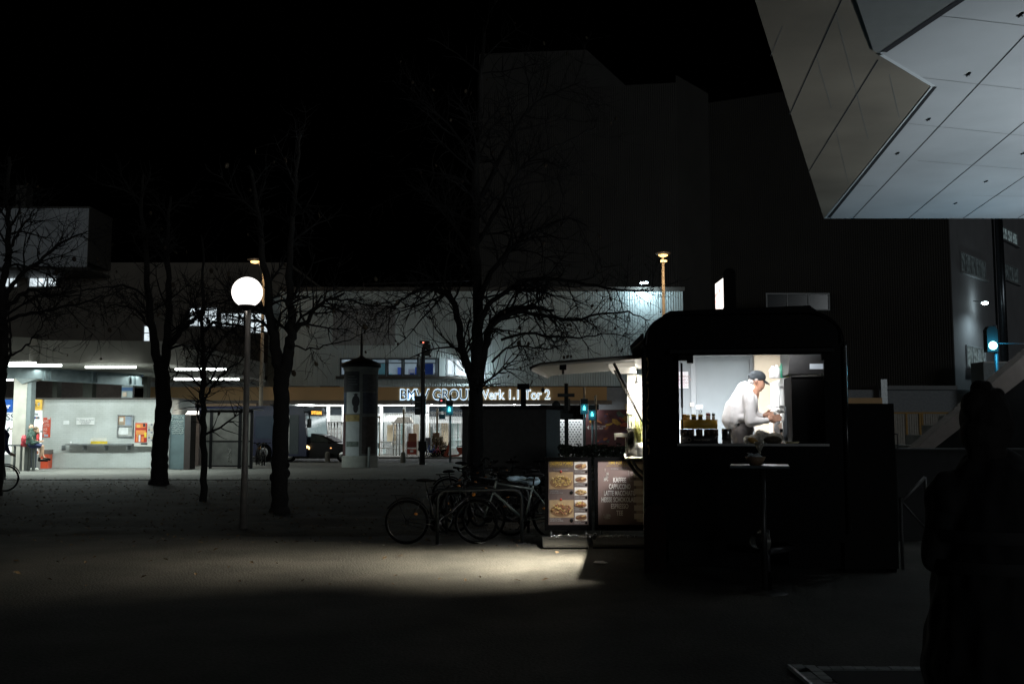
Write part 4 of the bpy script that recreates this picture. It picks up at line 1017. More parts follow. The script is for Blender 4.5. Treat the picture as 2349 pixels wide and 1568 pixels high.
st_=tp('steel_post',tbx(1803,1817,865,1016,.9,.05),mat('brushed_post',(.50,.48,.45),.35,.6,var=.05))
part('blue_label',tbx(1804,1808.5,876,890,.885,.01),mat('label_blue',(.01,.06,.55),.5,var=0),st_,True)
part('switch_plate',tbx(1803,1817,873,925,.893,.004),mat('plate_grey',(.30,.30,.29),.4),st_,True)
part('post_clamp',tbx(1790,1818,983,991,.86,.05),blackmat,st_,True)
fr_=tp('tall_fridge',tbx(1817.5,1900,862,1075,.25,.65),blackmat)
part('fridge_top_edge',tbx(1817,1884,862,864,.24,.6),mat('edge_dim',(.08,.08,.08),.4),fr_,True)
# worktop & sill
tp('window_sill',MB().box((wx0-.03,-.05,wz0-.03),(wx1+.03,.0,wz0-.004)).box((wx0,.061,wz0-.04),(wx1,.42,wz0-.008)),mat('sill_steel',(.30,.30,.30),.35,.7))
tp('worktop',MB().box((TX(1768,1.5),.95,1.20),(TW-.07,2.6,1.24)).box((TX(1768,1.5)+.02,.98,ZB+.1),(TW-.07,2.6,1.20)),mat('worktop',(.7,.7,.68),.35,.2))
# hood above fridge
hd=MB(); hd.prism([(.35,2.60),(.55,2.30),(1.2,2.30),(1.3,2.60)],TX(1800,1),TW-.08,Matrix(((0,0,1,0),(1,0,0,0),(0,1,0,0),(0,0,0,1)))); tp('extractor_hood',hd,mat('hood',(.16,.16,.16),.35,.7))
hl=tbx(1858,1890,834,846,.30,.02); tp('hood_filter',hl,mat('filter_glow',(.6,.65,.7),.3,.5,emit=(.7,.8,.9),es=.35))
# flap bracket and bar at the left of the rear window
bk_=MB(); bk_.box((wx0,-.10,wz1-.06),(wx0+.10,.0,wz1+.005)).box((wx0+.09,-.09,wz1-.09),(wx0+.16,-.01,wz1-.0)); bk_.box((TX(1563,-.07),-.08,wz1-.09),(TX(1568,-.07),-.05,TZ(935,.3,-.05))); bk_.box((TX(1564,-.07),-.075,TZ(935,.3,-.05)),(TX(1567,-.07),-.06,TZ(992,.3,-.05)))
tp('flap_strut',bk_,blackmat)
bk2=MB(); bk2.box((wx1-.03,-.06,wz1-.07),(wx1+.02,.0,wz1)); tp('flap_hinge',bk2,blackmat)
tp('flap',MB().prism([(-.02,wz1+.03),(-.02,wz1+.09),(-.10,wz1+.06),(-.10,wz1+.02)],wx0-.1,wx1+.1,Matrix(((0,0,1,0),(1,0,0,0),(0,1,0,0),(0,0,0,1)))),black)
# awning over the side hatch
aw=MB(); sx=1.32; drop=.10; zt0=2.50
def awp(y,x,dz=0): return (x,y,zt0+drop*(x/sx)*1.0*1+dz)
y0,y1=.36,2.30
sec=[(-.0,0),(-.4,.0),(-.9,.0),(-1.24,-.0),(-1.31,-.008),(-1.338,-.025),(-1.345,-.045)]
vs=[];fs=[]
for (x,dz) in sec:
    zz_=zt0+drop*(x/sx)*0.9+dz+.02
    vs+=[(x,y0,zz_),(x,y1,zz_),(x+.01,y0+.01,zz_-.035),(x+.01,y1-.01,zz_-.035)]
for k in range(len(sec)-1):
    o=4*k; fs+=[(o,o+1,o+5,o+4),(o+2,o+6,o+7,o+3),(o,o+4,o+6,o+2),(o+1,o+3,o+7,o+5)]
o=4*(len(sec)-1); fs+=[(o,o+1,o+3,o+2),(0,2,3,1)]
aw.add(vs,fs,False)
awn=tp('awning_flap',aw,mat('awning_grey',(.42,.42,.40),.35,var=.05))
zz_=zt0-drop*.9
fr2=MB()
fr2.add([],[]); 
fr2.tube([(0,y0-.012,zt0+.02),(-.9,y0-.012,zt0-.042),(-1.22,y0-.012,zt0-.068),(-1.345,y0-.012,zt0-.115)],.016,6).tube([(0,y1+.012,zt0+.02),(-.9,y1+.012,zt0-.042),(-1.22,y1+.012,zt0-.068),(-1.345,y1+.012,zt0-.115)],.016,6).tube([(-1.345,y0,zt0-.12),(-1.345,y1,zt0-.12)],.018,6)
part('flap_rim',fr2,mat('rim_dark',(.05,.045,.04),.4),awn,True)
lk=MB(); lk.box((-1.0,y0+.02,zt0-.14),(-.92,y0+.10,zt0-.075)).tube([(-.96,y0+.06,zt0-.14),(-.96,y0+.05,zt0-.19)],.014)
part('latch',lk,black,awn,True)
pb_=MB(); pb_.box((-.44,.9,zt0-.085),(-.12,2.3,zt0-.035)); part('awning_panel',pb_,mat('panel_cream',(.8,.76,.66),.3,var=0,emit=(1,.93,.78),es=.35),awn,True)  # emission stands in for hatch light reflected off this cream panel
tp('upper_visor',MB().prism([(-.16,2.60),(-.02,2.74),(0,2.74),(0,2.68),(-.14,2.57)],-.01,TL*.8,Mx),black)
for (ya,xt,zbm) in ((.50,-.36,1.72),(1.5,-.40,1.70)):
    g=MB(); xb=-.02
    p0=Vector((xt,ya,zt0-.06)); p1=Vector((xb,ya,zbm)); pm=p0.lerp(p1,.42)
    g.tube([p0,pm],.018,8).tube([pm,p1],.009,8); tp('gas_strut',g,mat('strut',(.10,.10,.10),.3,.9))
# counter shelf and wind panel
tp('counter_shelf',MB().prism([(.25,.51),(-.02,.51),(-.02,.34),(-.24,.36),(-.30,2.4),(-.02,2.74),(.25,2.74)],1.302,1.325),mat('counter_white',(.82,.79,.72),.35,var=.03))
for yy in (.6,2.0): tp('counter_bracket',MB().tube([(-.22,yy,1.30),(-.12,yy,1.14),(-.0,yy,1.04)],.022,6),dkmetal)
tp('wind_panel',MB().box((-.26,2.76,1.30),(-.0,2.78,2.42)).box((-.14,2.74,1.30),(-.12,2.76,2.42)),mat('wind_panel',(.72,.70,.66),.4,var=.04))
tp('slatted_skirt',MB().box((-.14,2.2,.42),(-.0,2.22,1.2)),mat('skirt_wood',(.35,.27,.2),.6))
sk_=MB()
for k in range(7): sk_.box((-.17,2.17,.46+k*.11),(-.0,2.2,.53+k*.11))
tp('skirt_slats',sk_,mat('slat_cream',(.55,.47,.38),.6))
# bumper / mudguard, wheels, drawbar
mgp=[]; 
for k in range(0,13): a_=math.pi*k/12; mgp.append((.12-.12*math.cos(a_) ,.68+.16*math.sin(a_)))
mg=MB(); mg.prism([(-.0-.02,.08)]+[(x-.02,z) for x,z in mgp]+[(.22,.08)],-.16,-.02,Mx); tp('mudguard',mg,mat('fender_red',(.008,.003,.0025),.35,var=.05,spec=.15))
for xw in (.02,TW-.24):
    wm_=MB(); wm_.lathe((xw,1.9,.32),[(.05,0),(.26,0),(.32,.04),(.32,.18),(.26,.22),(.05,.22)],28,'x'); wh=tp('wheel',wm_,rubber)
    part('rim',MB().lathe((xw,1.9,.32),[(.02,-.012),(.18,-.012),(.2,0),(.2,.02)],20,'x'),steel,wh,True)
skm=MB(); skm.box((.05,.30,.10),(TW-.05,.34,ZB)).box((.25,-.02,.16),(.7,.04,ZB)).box((1.55,-.02,.16),(2.1,.04,ZB)); tp('under_skirt',skm,blackmat)
db=MB(); db.tube([(.9,0,.36),(1.25,-.75,.40)],.035).tube([(1.6,0,.36),(1.25,-.75,.40)],.035).tube([(1.25,-.72,.62),(1.25,-.72,.10)],.024); tp('drawbar',db,dkmetal)
jw=MB(); jw.lathe((1.22,-.72,.10),[(.01,0),(.085,.0),(.1,.02),(.1,.05),(.085,.06),(.01,.06)],20,'x'); tp('jockey_wheel',jw,rubber)
cbm=MB()
for k in range(5):
    cbm.torus((1.20-.012*k,-.70-.012*k,.50),.11-.006*k,.010,'x',26,6,Euler((0,0,.7+.1*k)).to_matrix())
cbm.tube([(1.23,-.74,.60),(1.235,-.735,.78)],.008)
tp('coiled_cable',cbm,mat('cable_gloss',(.14,.14,.13),.2,.3))
# roof sign
rs=thing('roof_light_box','rounded black light box with a glowing white menu face on the trailer roof','light box',TW_(0,0,0))
rs.rotation_euler=(0,0,ang)
sy0,sy1=.60,1.55; sxx=TX(1660,sy0,660); sxr=TX(1688,sy0,660); zt_s=TZ(615,sxx,sy0); zb_s=TZ(706,sxx,sy0)-.05
cap_=[(sxx,zb_s),(sxx,zt_s-.07)]
for k in range(1,9): a_=math.pi*k/9; cap_.append(((sxx+sxr)/2-(sxr-sxx)/2*math.cos(a_),zt_s-.07+.07*math.sin(a_)))
cap_+=[(sxr,zt_s-.07),(sxr,zb_s)]
part('housing',MB().prism(cap_,sy0,sy1,Mx),blackmat,rs,True)
# glowing panel is angled outwards on its left side so it faces the plaza
zp0=zb_s+.06; zp1=TZ(637,sxx,sy0)
fa=Vector((sxx-.003,sy0+.02,0)); fb=Vector((TX(1641,sy1,680),sy1,0)); nf=Vector((-(fb-fa).y,(fb-fa).x,0)).normalized()
fpn=MB(); zfar=TZ(655,fb.x,sy1)
fpn.add([(fa.x,fa.y,zp0),(fb.x,fb.y,zp0),(fb.x,fb.y,zfar+.02),(fa.x,fa.y,zp1)],[(0,1,2,3)],False)
fpn.add([(fa.x,fa.y,zp0),(fb.x,fb.y,zp0),(sxx-.002,sy1,zp0)],[(0,1,2)],False)
pan=part('glowing_face',fpn,mat('face_glow',(1,1,1),.5,var=0,emit=(1,.93,.86),es=1.7),rs,True)
lt_=MB(); d_=(fb-fa).normalized(); LL=(fb-fa).length; n_=Vector((-d_.y,d_.x,0)); rnd=random.Random(9)
if n_.x>0: n_=-n_
for row,(z0r,z1r,st0) in enumerate(((.66,.78,.08),(.44,.56,.15),(.20,.27,.3),(.06,.14,.45))):
    s=st0
    while s<.95:
        w_=rnd.uniform(.03,.06); a_=fa+d_*(s*LL)+n_*.004; b_=fa+d_*((s+w_)*LL)+n_*.004; H=zp1-zp0
        lt_.add([(a_.x,a_.y,zp0+H*z0r),(b_.x,b_.y,zp0+H*z0r),(b_.x,b_.y,zp0+H*z1r),(a_.x,a_.y,zp0+H*z1r)],[(0,1,2,3)],False); s+=rnd.uniform(.07,.12)
part('menu_marks',lt_,mat('menu_red',(.4,.05,.03),.5,var=0,emit=(.5,.2,.15),es=.5),pan,True)
vt=thing('roof_vent','curved metal roof vent pipe on the trailer roof','vent',TW_(0,0,0)); vt.rotation_euler=(0,0,ang)
v0=TX(1806,1.5,700); zz0=ZR+.03
part('vent_pipe',MB().tube([(v0,1.5,zz0-.05),(v0+.01,1.5,zz0+.05),(v0+.05,1.5,zz0+.11),(v0+.12,1.5,zz0+.13),(v0+.26,1.5,zz0+.12),(v0+.36,1.5,zz0+.03)],[.05,.05,.052,.055,.06,.06],12),mat('vent_metal',(.2,.2,.2),.25,.9),vt,True)
# lamps of the trailer and added fill lights
warm=(1.0,.90,.71)
tb_=tp('hatch_tube',MB().tube([(.13,.55,2.55),(.13,2.6,2.55)],.016,8),mat('warm_tube',(1,1,1),.5,var=0,emit=(1,.9,.7),es=6))
def tlight(name,loc,sx_,sy_,e,colr,rx=0,ry=0,rz=0):
    l=area(name,(0,0,0),sx_,sy_,e,colr,(rx,ry,rz)); l.parent=tr_; l.location=loc; return l
tlight('hatch_light',(.20,1.45,2.50),.05,1.3,190,warm,-R(9),R(33)).data.spread=R(58)
tlight('hatch_light',(.20,1.6,2.47),.05,1.0,66,warm,-R(9),R(66)).data.spread=R(50)
tlight('ceiling_light',(1.05,1.9,2.84),1.1,1.0,110,(.95,.97,1),R(20)).data.spread=R(115)
tlight('shirt_fill_light',(.75,.62,2.84),.9,.2,120,(.98,.98,1),R(48),0).data.spread=R(82)  # added fill light for the vendor's shirt
tlight('header_fill_light',(1.0,.10,2.57),1.5,.03,13,(.98,.98,1),R(66),0).data.spread=R(125)  # unseen strip added to brighten the vendor's near side
tlight('side_light',(1.75,2.7,2.8),.5,.8,34,(.95,.98,1))
point('wind_panel_fill',(0,0,0),7,(1,.93,.78),.05,tr_).location=(-.14,2.55,2.25)  # point light added close to the wind panel to whiten it
pl_=tp('pendant_lamp',MB().lathe((-.10,2.0,2.26),[(.008,.12),(.02,.09),(.045,.0),(.04,.0)],16),white)
part('pendant_cord',MB().tube([(-.10,2.0,2.36),(-.10,2.0,2.5)],.004,5),black,pl_,True)
part('bulb',MB().ell((-.10,2.0,2.262),.03),mat('bulb_glow',(1,1,1),.5,var=0,emit=(1,.92,.75),es=12),pl_,True)
# ---- goods in and on the trailer
def tthing(name,label,cat,x,y,z,group=None):
    t_=thing(name,label,cat,TW_(x,y,z),ang,group); t_['_o']=0; return t_
def lpart(name,mb,m,t_,o): 
    mb.v=[(a-o[0],b-o[1],c-o[2]) for a,b,c in mb.v]; return part(name,mb,m,t_,True)
zs=wz0-.008
o=(TX(1604,.2),.2,zs); cr=tthing('sauce_display','dark round display tray with a yellow rim at the left of the rear window','display tray',*o)
x0,x1=TX(1561,.2),TX(1648,.2); cx_=(x0+x1)/2; rx_=(x1-x0)/2
lpart('base_band',MB().lathe((cx_,.28,zs+.001),[(.01,0),(rx_*1.0,0),(rx_,.09),(rx_*.96,.09)],28,M=Matrix.Diagonal((1,.6,1,1))),mat('band_black',(.012,.010,.014),.5),cr,o)
jarm=MB()
for k in range(12):
    t_=math.pi*2*k/12; jarm.lathe((cx_+rx_*.86*math.cos(t_),.28+rx_*.5*math.sin(t_),zs+.09),[(.001,0),(.034,0),(.034,.075),(.001,.075)],12)
lpart('jar_ring',jarm,mat('jar_dark',(.05,.03,.02),.25),cr,o)
lpart('yellow_rim',MB().lathe((cx_,.28,zs+.168),[(rx_*.9,0),(rx_*.98,0),(rx_*.98,.105),(rx_*.9,.105),(rx_*.9,.085),(.01,.085)],28,M=Matrix.Diagonal((1,.6,1,1))),mat('yellow_card',(.62,.35,.04),.5,var=.1),cr,o)
em=MB(); em.torus((cx_-.12,.28-rx_*.6-.004,zs+.045),.022,.003,'y',18,6); lpart('round_emblem',em,mat('emblem',(.3,.26,.2),.5),cr,o)
tx_=text('tray_words','Feine Saucen',mat('emblem',(.3,.26,.2),.5),cr,(cx_-.06-o[0],.28-rx_*.6-.006-o[1],.033),h=.024,ext=.002,local=True)
jl=[(1570,'orange lidded spice jar at the left end of the display tray',(.55,.25,.05),(.6,.3,.08),.07),(1578,'crumpled yellow packet standing up in the display tray',(.65,.42,.12),(.6,.4,.1),.06),(1592,'dark jar with a yellow lid left of centre in the tray',(.05,.03,.015),(.55,.38,.06),.065),(1607,'dark jar with a gold lid right of centre in the tray',(.04,.025,.015),(.4,.27,.04),.065),(1625,'white jar with a red and black lid in the tray',(.7,.6,.55),(.35,.05,.05),.085),(1637,'slim white bottle with a black cap at the right of the tray',(.75,.68,.6),(.02,.02,.02),.08)]
for i,(u,lab,cb_,cl_,h_) in enumerate(jl):
    xx=TX(u,.26); oo=(xx,.26,zs+.255); j=tthing('condiment_jar',lab,'jar',*oo,group='jars in the yellow rimmed tray'); rr=.026 if i<5 else .017
    lpart('jar_body',MB().lathe((xx,.26,zs+.255),[(.001,0),(rr,0),(rr,h_*.75),(rr*.8,h_*.8),(.001,h_*.8)],14),mat('jar%d'%i,cb_,.25),j,oo)
    lpart('lid',MB().lathe((xx,.26,zs+.255+h_*.8),[(rr*.7,0),(rr*1.02,0),(rr*1.02,.025),(.001,.027)],14),mat('lid%d'%i,cl_,.4),j,oo)
def simple(name,mb,m,label,cat,group=None):
    mb.v=[tuple(TM@Vector(p)) for p in mb.v]; return tag(part(name,mb,m),label,cat,group)
xx=TX(1667,.25); simple('steel_canister',MB().lathe((xx,.25,zs+.001),[(.001,0),(.056,0),(.057,.165),(.054,.17),(.050,.165),(.05,.02),(.001,.02)],22),mat('can_steel',(.35,.35,.35),.22,1),'steel canister on the sill between the tray and the bread bag','canister')
# bread bag
bgm=MB(); 
x0,x1=TX(1704,.25),TX(1797,.25)
for (t_,zc_,rx2,rz2) in ((.12,.045,.055,.05),(.28,.055,.07,.055),(.45,.08,.085,.085),(.62,.065,.09,.07),(.82,.06,.085,.065),(.55,.1,.05,.05)): bgm.ell((x0+(x1-x0)*t_,.27,zs+zc_-.004),(rx2,.09,rz2))
bgm.v=[tuple(TM@Vector(p)) for p in bgm.v]
bg_=organic('bread_bag',bgm,mat('plastic_film',(.50,.47,.40),.22,var=.45,scale=30,bump=.6,bscale=60,spec=.8),None,.008,3,disp=.016); tag(bg_,'crumpled clear plastic bag of bread rolls on the window sill','bread bag')
ro=[(x0+.09,.2,'golden bread roll pressed against the left of the plastic bag'),(x0+.30,.2,'dark seeded loaf at the right end of the plastic bag')]
simple('bread_roll',MB().ell((x0+.10,.195,zs+.038),(.065,.035,.032),(0,.3,0)),mat('bread_gold',(.38,.22,.06),.7,var=.3,scale=20),ro[0][2],'bread roll')
simple('bread_loaf',MB().ell((x1-.13,.185,zs+.045),(.10,.04,.046)),mat('bread_dark',(.06,.045,.03),.7,var=.4,scale=30),ro[1][2],'loaf')
pw_=MB(); xx=TX(1815,.2)
for k in range(4): pw_.lathe((xx+.006*k,.2,zs+.001+.005*k),[(.001,0),(.06,.0),(.075,.008),(.07,.008),(.055,.003),(.001,.003)],20)
simple('paper_plates',pw_,mat('plate_paper',(.7,.62,.42),.6,var=.1),'small pile of yellowish paper plates at the right end of the sill','plates')
# bottle & tissue near the post
xx=TX(1803,.7); simple('sauce_bottle',MB().lathe((xx,.7,TZ(1010,xx,.7)),[(.001,0),(.035,0),(.036,.10),(.034,.20),(.012,.30),(.010,.32),(.009,.40),(.001,.40)],18),mat('grey_bottle',(.10,.11,.12),.3),'tall grey squeeze bottle clamped beside the steel post','bottle')
tis=MB(); rnd=random.Random(6)
xa=TX(1783,.9)
for k in range(7): tis.ell((xa+.012*math.sin(k*1.7),.9,TZ(1002-k*9,xa,.9)),(.022+.006*(k%3),.02,.045),(0,rnd.uniform(-.5,.5),0),8,6)
tis.v=[tuple(TM@Vector(p)) for p in tis.v]
tag(organic('crumpled_cloth',tis,mat('cloth_grey',(.45,.43,.42),.8,var=.25,scale=30),None,.008,2,disp=.02),'crumpled grey cloth hanging left of the tall squeeze bottle','cloth')
# white boxes on worktop behind, right
bxx=MB(); x0=TX(1771,1.35); 
simple('white_crate',MB().box((x0,1.3,1.242),(x0+.20,1.6,TZ(932,x0,1.35))).box((x0-.01,1.29,TZ(932,x0,1.35)+.002),(x0+.21,1.61,TZ(928,x0,1.35))),white,'white lidded container standing on the worktop behind the vendor','container')
simple('carton',MB().box((x0+.0,1.1,1.242),(x0+.09,1.25,TZ(968,x0,1.1))).box((x0+.02,1.09,1.26),(x0+.035,1.099,TZ(975,x0,1.1))),mat('carton',(.8,.62,.5),.6,var=.1),'small pink striped carton on the worktop under the vendor hands','carton')
# items on cupboard top
zc2=TZ(868,1.5,1.2)+.002
for i,(u,colr,hh,r_,lab) in enumerate(((1776,(.8,.8,.78),.15,.045,'fat white tub at the left of the cupboard top'),(1785,(.82,.82,.8),.16,.045,'second white tub from the left on the cupboard top'),(1796,(.02,.22,.14),.18,.030,'green bottle on the cupboard top'),(1803,(.04,.05,.02),.17,.022,'dark olive bottle between green and yellow ones on the cupboard'),(1809,(.65,.62,.04),.17,.028,'yellow bottle on the cupboard top'),(1818,(.05,.05,.055),.15,.035,'black jar at the right of the cupboard top'))):
    xx=TX(u,1.15); simple('bottle',MB().lathe((xx,1.15,zc2),[(.001,0),(r_,0),(r_,hh*.7),(r_*.5,hh*.85),(r_*.4,hh),(.001,hh)],16),mat('bt%d'%i,colr,.3),lab,'bottle','bottles along the cupboard top')
xx=TX(1566,3.2); simple('grey_container',MB().box((TX(1556,3.3),3.3,TZ(1000,xx,3.3)-.35),(TX(1588,3.3),3.6,TZ(968,xx,3.3))).box((TX(1556,3.3),3.29,TZ(968,xx,3.3)+.002),(TX(1590,3.3),3.61,TZ(964,xx,3.3))),mat('cool_box',(.5,.56,.58),.5,var=.05),'pale grey cool box on the floor by the back door','cool box')
# juicer, cutlery, plant on the counter
jo=(-.17,.95,1.326); ju=tthing('drinks_dispenser','tall steel drinks dispenser on the bright side counter','dispenser',*jo)
jx,jy,jz=jo
lpart('dispenser_body',MB().lathe((jx+.03,jy,jz),[(.001,0),(.095,0),(.09,.15),(.075,.30),(.085,.315),(.10,.33),(.10,.34),(.001,.34)],26),mat('disp_steel',(.5,.5,.5),.25,1),ju,jo)
lpart('pump_rods',MB().tube([(jx-.03,jy,jz+.33),(jx-.03,jy,jz+.50)],.012).tube([(jx+.0,jy,jz+.33),(jx+.0,jy,jz+.50)],.012),steel,ju,jo)
lpart('pump_knob',MB().lathe((jx-.015,jy,jz+.50),[(.001,0),(.04,.0),(.045,.02),(.035,.045),(.001,.045)],18),white,ju,jo)
lpart('spout',MB().box((jx-.21,jy-.03,jz+.235),(jx-.04,jy+.03,jz+.28)).box((jx-.21,jy-.02,jz+.20),(jx-.19,jy+.02,jz+.235)),mat('spout_white',(.85,.83,.78),.3),ju,jo)
lpart('rod_stand',MB().tube([(jx-.07,jy-.04,jz),(jx-.07,jy-.04,jz+.24)],.006).tube([(jx-.05,jy-.04,jz),(jx-.05,jy-.04,jz+.24)],.006).tube([(jx-.035,jy-.04,jz),(jx-.035,jy-.04,jz+.24)],.006),steel,ju,jo)
po_=(-.06,.75,1.326); pt_=tthing('potted_grass','white pot of tall yellow green grass leaning out of the hatch','potted plant',*po_)
lpart('pot',MB().lathe(po_,[(.001,0),(.04,0),(.055,.17),(.05,.17),(.045,.15),(.001,.15)],18),white,pt_,po_)
gl=MB(); rnd=random.Random(21)
for k in range(60):
    a_=rnd.uniform(0,6.28); sp_=rnd.uniform(.02,.12); h_=rnd.uniform(.25,.46); b=Vector(po_)+Vector((rnd.uniform(-.03,.03),rnd.uniform(-.03,.03),.14))
    gl.tube([b,b+Vector((math.cos(a_)*sp_*.4-.02,math.sin(a_)*sp_*.4,h_*.5)),b+Vector((math.cos(a_)*sp_-.05,math.sin(a_)*sp_,h_))],[.003,.003,.0008],4,False)
lpart('grass_blades',gl,mat('grass_yellow',(.42,.42,.12),.6,var=.2),pt_,po_)
# black cabinet right of the trailer
kc2=thing('black_cabinet','tall plain black cabinet with a small side handle right of the trailer','cabinet',(X(2004,11.7),11.7,0))
part('body',MB().box((X(1930,11.7),11.7,.05),(X(2052,11.7),12.3,Z(925,11.7))),blackmat,kc2)
part('side_handle',MB().tube([(X(2052,11.8),11.8,Z(995,11.8)),(X(2058,11.8),11.8,Z(995,11.8)),(X(2058,11.8),11.8,Z(1029,11.8)),(X(2052,11.8),11.8,Z(1029,11.8))],.008,6),dkmetal,kc2)
for ua,ub in ((1932,1940),(2040,2050)): part('foot',MB().box((X(ua,11.7),11.75,0),(X(ub,11.7),12.25,.05)),rubber,kc2)
# bar table in front of trailer
bt_c=W(1745,1066,10.25); zt=Z(1066,10.25); bar=thing('bar_table','small square standing table with a pale top in front of the trailer window','table',(bt_c.x,10.25,0))
tm_=MB(); tm_.cbox((bt_c.x+.0,10.3,zt-.012),(.58,.58,.024),(0,0,R(-14))); part('table_top',tm_,mat('top_bluegrey',(.07,.085,.095),.4,var=.1),bar)
part('pedestal',MB().tube([(bt_c.x+.03,10.3,.03),(bt_c.x+.03,10.3,zt-.03)],.03),mat('pedestal_dark',(.05,.05,.05),.4,.6),bar)
part('foot_plate',MB().lathe((bt_c.x+.03,10.3,0),[(.001,.035),(.05,.035),(.22,.012),(.23,0)],24),mat('pedestal_dark',(.05,.05,.05),.4,.6),bar)
q=W(1733,1063,10.22); bo=thing('napkin_bowl','shallow wicker bowl of crumpled napkins on the standing table','bowl',(q.x,10.22,zt+.001))
part('bowl_body',MB().lathe((q.x,10.22,zt+.001),[(.001,.0),(.055,.0),(.085,.04),(.105,.085),(.098,.085),(.07,.03),(.001,.01)],24),mat('wicker',(.16,.10,.06),.7,var=.3,scale=60),bo)
nk=MB(); rnd=random.Random(5)
for k in range(9): nk.cbox((q.x+rnd.uniform(-.05,.05),10.22+rnd.uniform(-.05,.05),zt+.085+rnd.uniform(0,.02)),(.07,.05,.004),(rnd.uniform(-.6,.6),rnd.uniform(-.6,.6),rnd.uniform(0,3)))
part('napkins',nk,mat('napkin',(.5,.55,.6),.7),bo)
q2=W(1747,1040,10.28); gd=thing('glass_cup','small stemmed glass cup behind the bowl on the standing table','glass',(q2.x,10.36,zt+.001))
part('cup_body',MB().lathe((q2.x,10.36,zt+.001),[(.001,0),(.035,.0),(.035,.006),(.010,.012),(.008,.10),(.018,.12),(.010,.135),(.022,.15),(.048,.20),(.052,.235),(.047,.235),(.04,.20),(.001,.17)],22),mat('cup_glass',(.32,.30,.26),.15,.5,var=.4,scale=40),gd)
# ================================================================== MENU BOARDS
def board(name,label,u0,u1,Yb,pu0,pu1,base_u):
    t_=thing(name,label,'menu board',(X((u0+u1)/2,Yb),Yb,0))
    v0,v1=1048,1216
    fr=MB()
    uvbox(fr,u0,pu0,v0,v1,Yb,.08); uvbox(fr,pu1,u1,v0,v1,Yb,.08); uvbox(fr,pu0,pu1,v0,1057,Yb+.001,.078); uvbox(fr,pu0,pu1,1203,v1,Yb+.001,.078)
    part('frame',fr,mat('board_frame',(.0018,.0018,.0018),.8,var=0,spec=.05),t_)
    part('feet',MB().tube([(X(u0+14,Yb),Yb+.04,.13),(X(u0+14,Yb),Yb+.04,Z(v1,Yb))],.014).tube([(X(u1-14,Yb),Yb+.04,.13),(X(u1-14,Yb),Yb+.04,Z(v1,Yb))],.014),galv,t_)
    bs=MB(); b0,b1=X(base_u[0],Yb-.2,1240),X(base_u[1],Yb-.2,1240)
    M_=Matrix(((0,0,1,0),(1,0,0,0),(0,1,0,0),(0,0,0,1)))
    bs.prism([(Yb-.34,.008),(Yb-.37,.03),(Yb-.36,.06),(Yb-.31,.075),(Yb+.0,.13),(Yb+.28,.13),(Yb+.34,.09),(Yb+.34,.008)],b0+.03,b1-.03,M_)
    part('rubber_base',bs,mat('base_rubber',(.028,.027,.021),.75,var=.25,scale=12,bump=.3),t_)
    return t_
YB_=14.35
m1=board('menu_board','black framed menu board with photos of loaded fries beside the bicycles','1250' and 1250,1357,YB_,1258,1350,(1240,1352))
m_pbrown=mat('poster_brown',(.105,.075,.065),.55,var=.08,scale=3)
ps=part('poster',B(1258,1350,1057,1203,YB_+.02,.02),m_pbrown,m1)
YP=YB_+.02
yel=mat('poster_yellow',(.62,.40,.06),.5,var=0); greyt=mat('poster_grey_text',(.34,.32,.30),.6,var=0)
text('poster_title','KNUSPRIGE POMMES',yel,ps,W(1261,1066,YP-.004),h=.052,width=X(1314,YP)-X(1261,YP),ext=.002,bold=.012)
text('poster_subtitle','MIT SAUCEN NACH WAHL',mat('yellow_dim',(.33,.22,.05),.5,var=0),ps,W(1261,1070.5,YP-.004),h=.018,width=X(1314,YP)-X(1261,YP),ext=.002,bold=.02)
text('poster_small','EIN GESCHMACKSERLEBNIS',greyt,ps,W(1270,1078,YP-.004),h=.017,width=X(1304,YP)-X(1270,YP),ext=.002)
def food(u0,u1,v0,v1,bgc,seed,kind):
    f=MB(); rnd=random.Random(seed)
    f.use(mat('foodbg_%s'%str(bgc),bgc,.5,var=.2,scale=8)); uvbox(f,u0,u1,v0,v1,YP-.003,.003)
    cu=(u0+u1)/2; cv=(v0+v1)/2; W_=(u1-u0); H_=(v1-v0)
    f.use(mat('tray_brown',(.20,.11,.05),.5)); 
    pts=[W(cu+W_*.47*math.cos(a*.5236),cv+H_*.12+H_*.36*math.sin(a*.5236),YP-.005) for a in range(12)]; f.add(pts,[tuple(range(12))],False)
    cols={'fries':[(.55,.38,.10),(.62,.46,.16),(.42,.27,.06),(.68,.52,.22)],'loaded':[(.55,.38,.10),(.30,.11,.05),(.40,.16,.07),(.62,.46,.16),(.24,.08,.04)],'sausage':[(.12,.04,.02),(.45,.26,.10),(.5,.3,.12)],'curly':[(.55,.38,.18),(.38,.22,.09),(.6,.45,.25)]}[kind]
    N={'fries':60,'loaded':75,'sausage':6,'curly':26}[kind]
    for i in range(N):
        f.use(mat('food_%d_%d'%(int(cols[i%len(cols)][0]*100),int(cols[i%len(cols)][1]*100)),cols[i%len(cols)],.5,var=.1))
        a=rnd.uniform(0,6.28); r_=rnd.random()**.5
        du=W_*.42*r_*math.cos(a); dv=H_*.30*r_*math.sin(a)+H_*.02
        s=X(CX+1,YP)-X(CX,YP)
        L_=(rnd.uniform(4,9) if kind!='sausage' else W_*.5)*s; wd=(rnd.uniform(1.1,1.9) if kind!='sausage' else H_*.22)*s
        if kind=='sausage': du=W_*(-.15 if i==0 else .18+.05*rnd.random()); dv=H_*(.1-.1*(i>0)+.08*rnd.uniform(-1,1)); L_=W_*(.6 if i==0 else .42)*s
        q=W(cu+du,cv+dv,YP-.007-.0004*i)
        f.ell(q,(L_/2,.0015,wd/2),(0,rnd.uniform(-1.4,1.4) if kind!='sausage' else rnd.uniform(-.5,-.2),0),8,5)
    return f
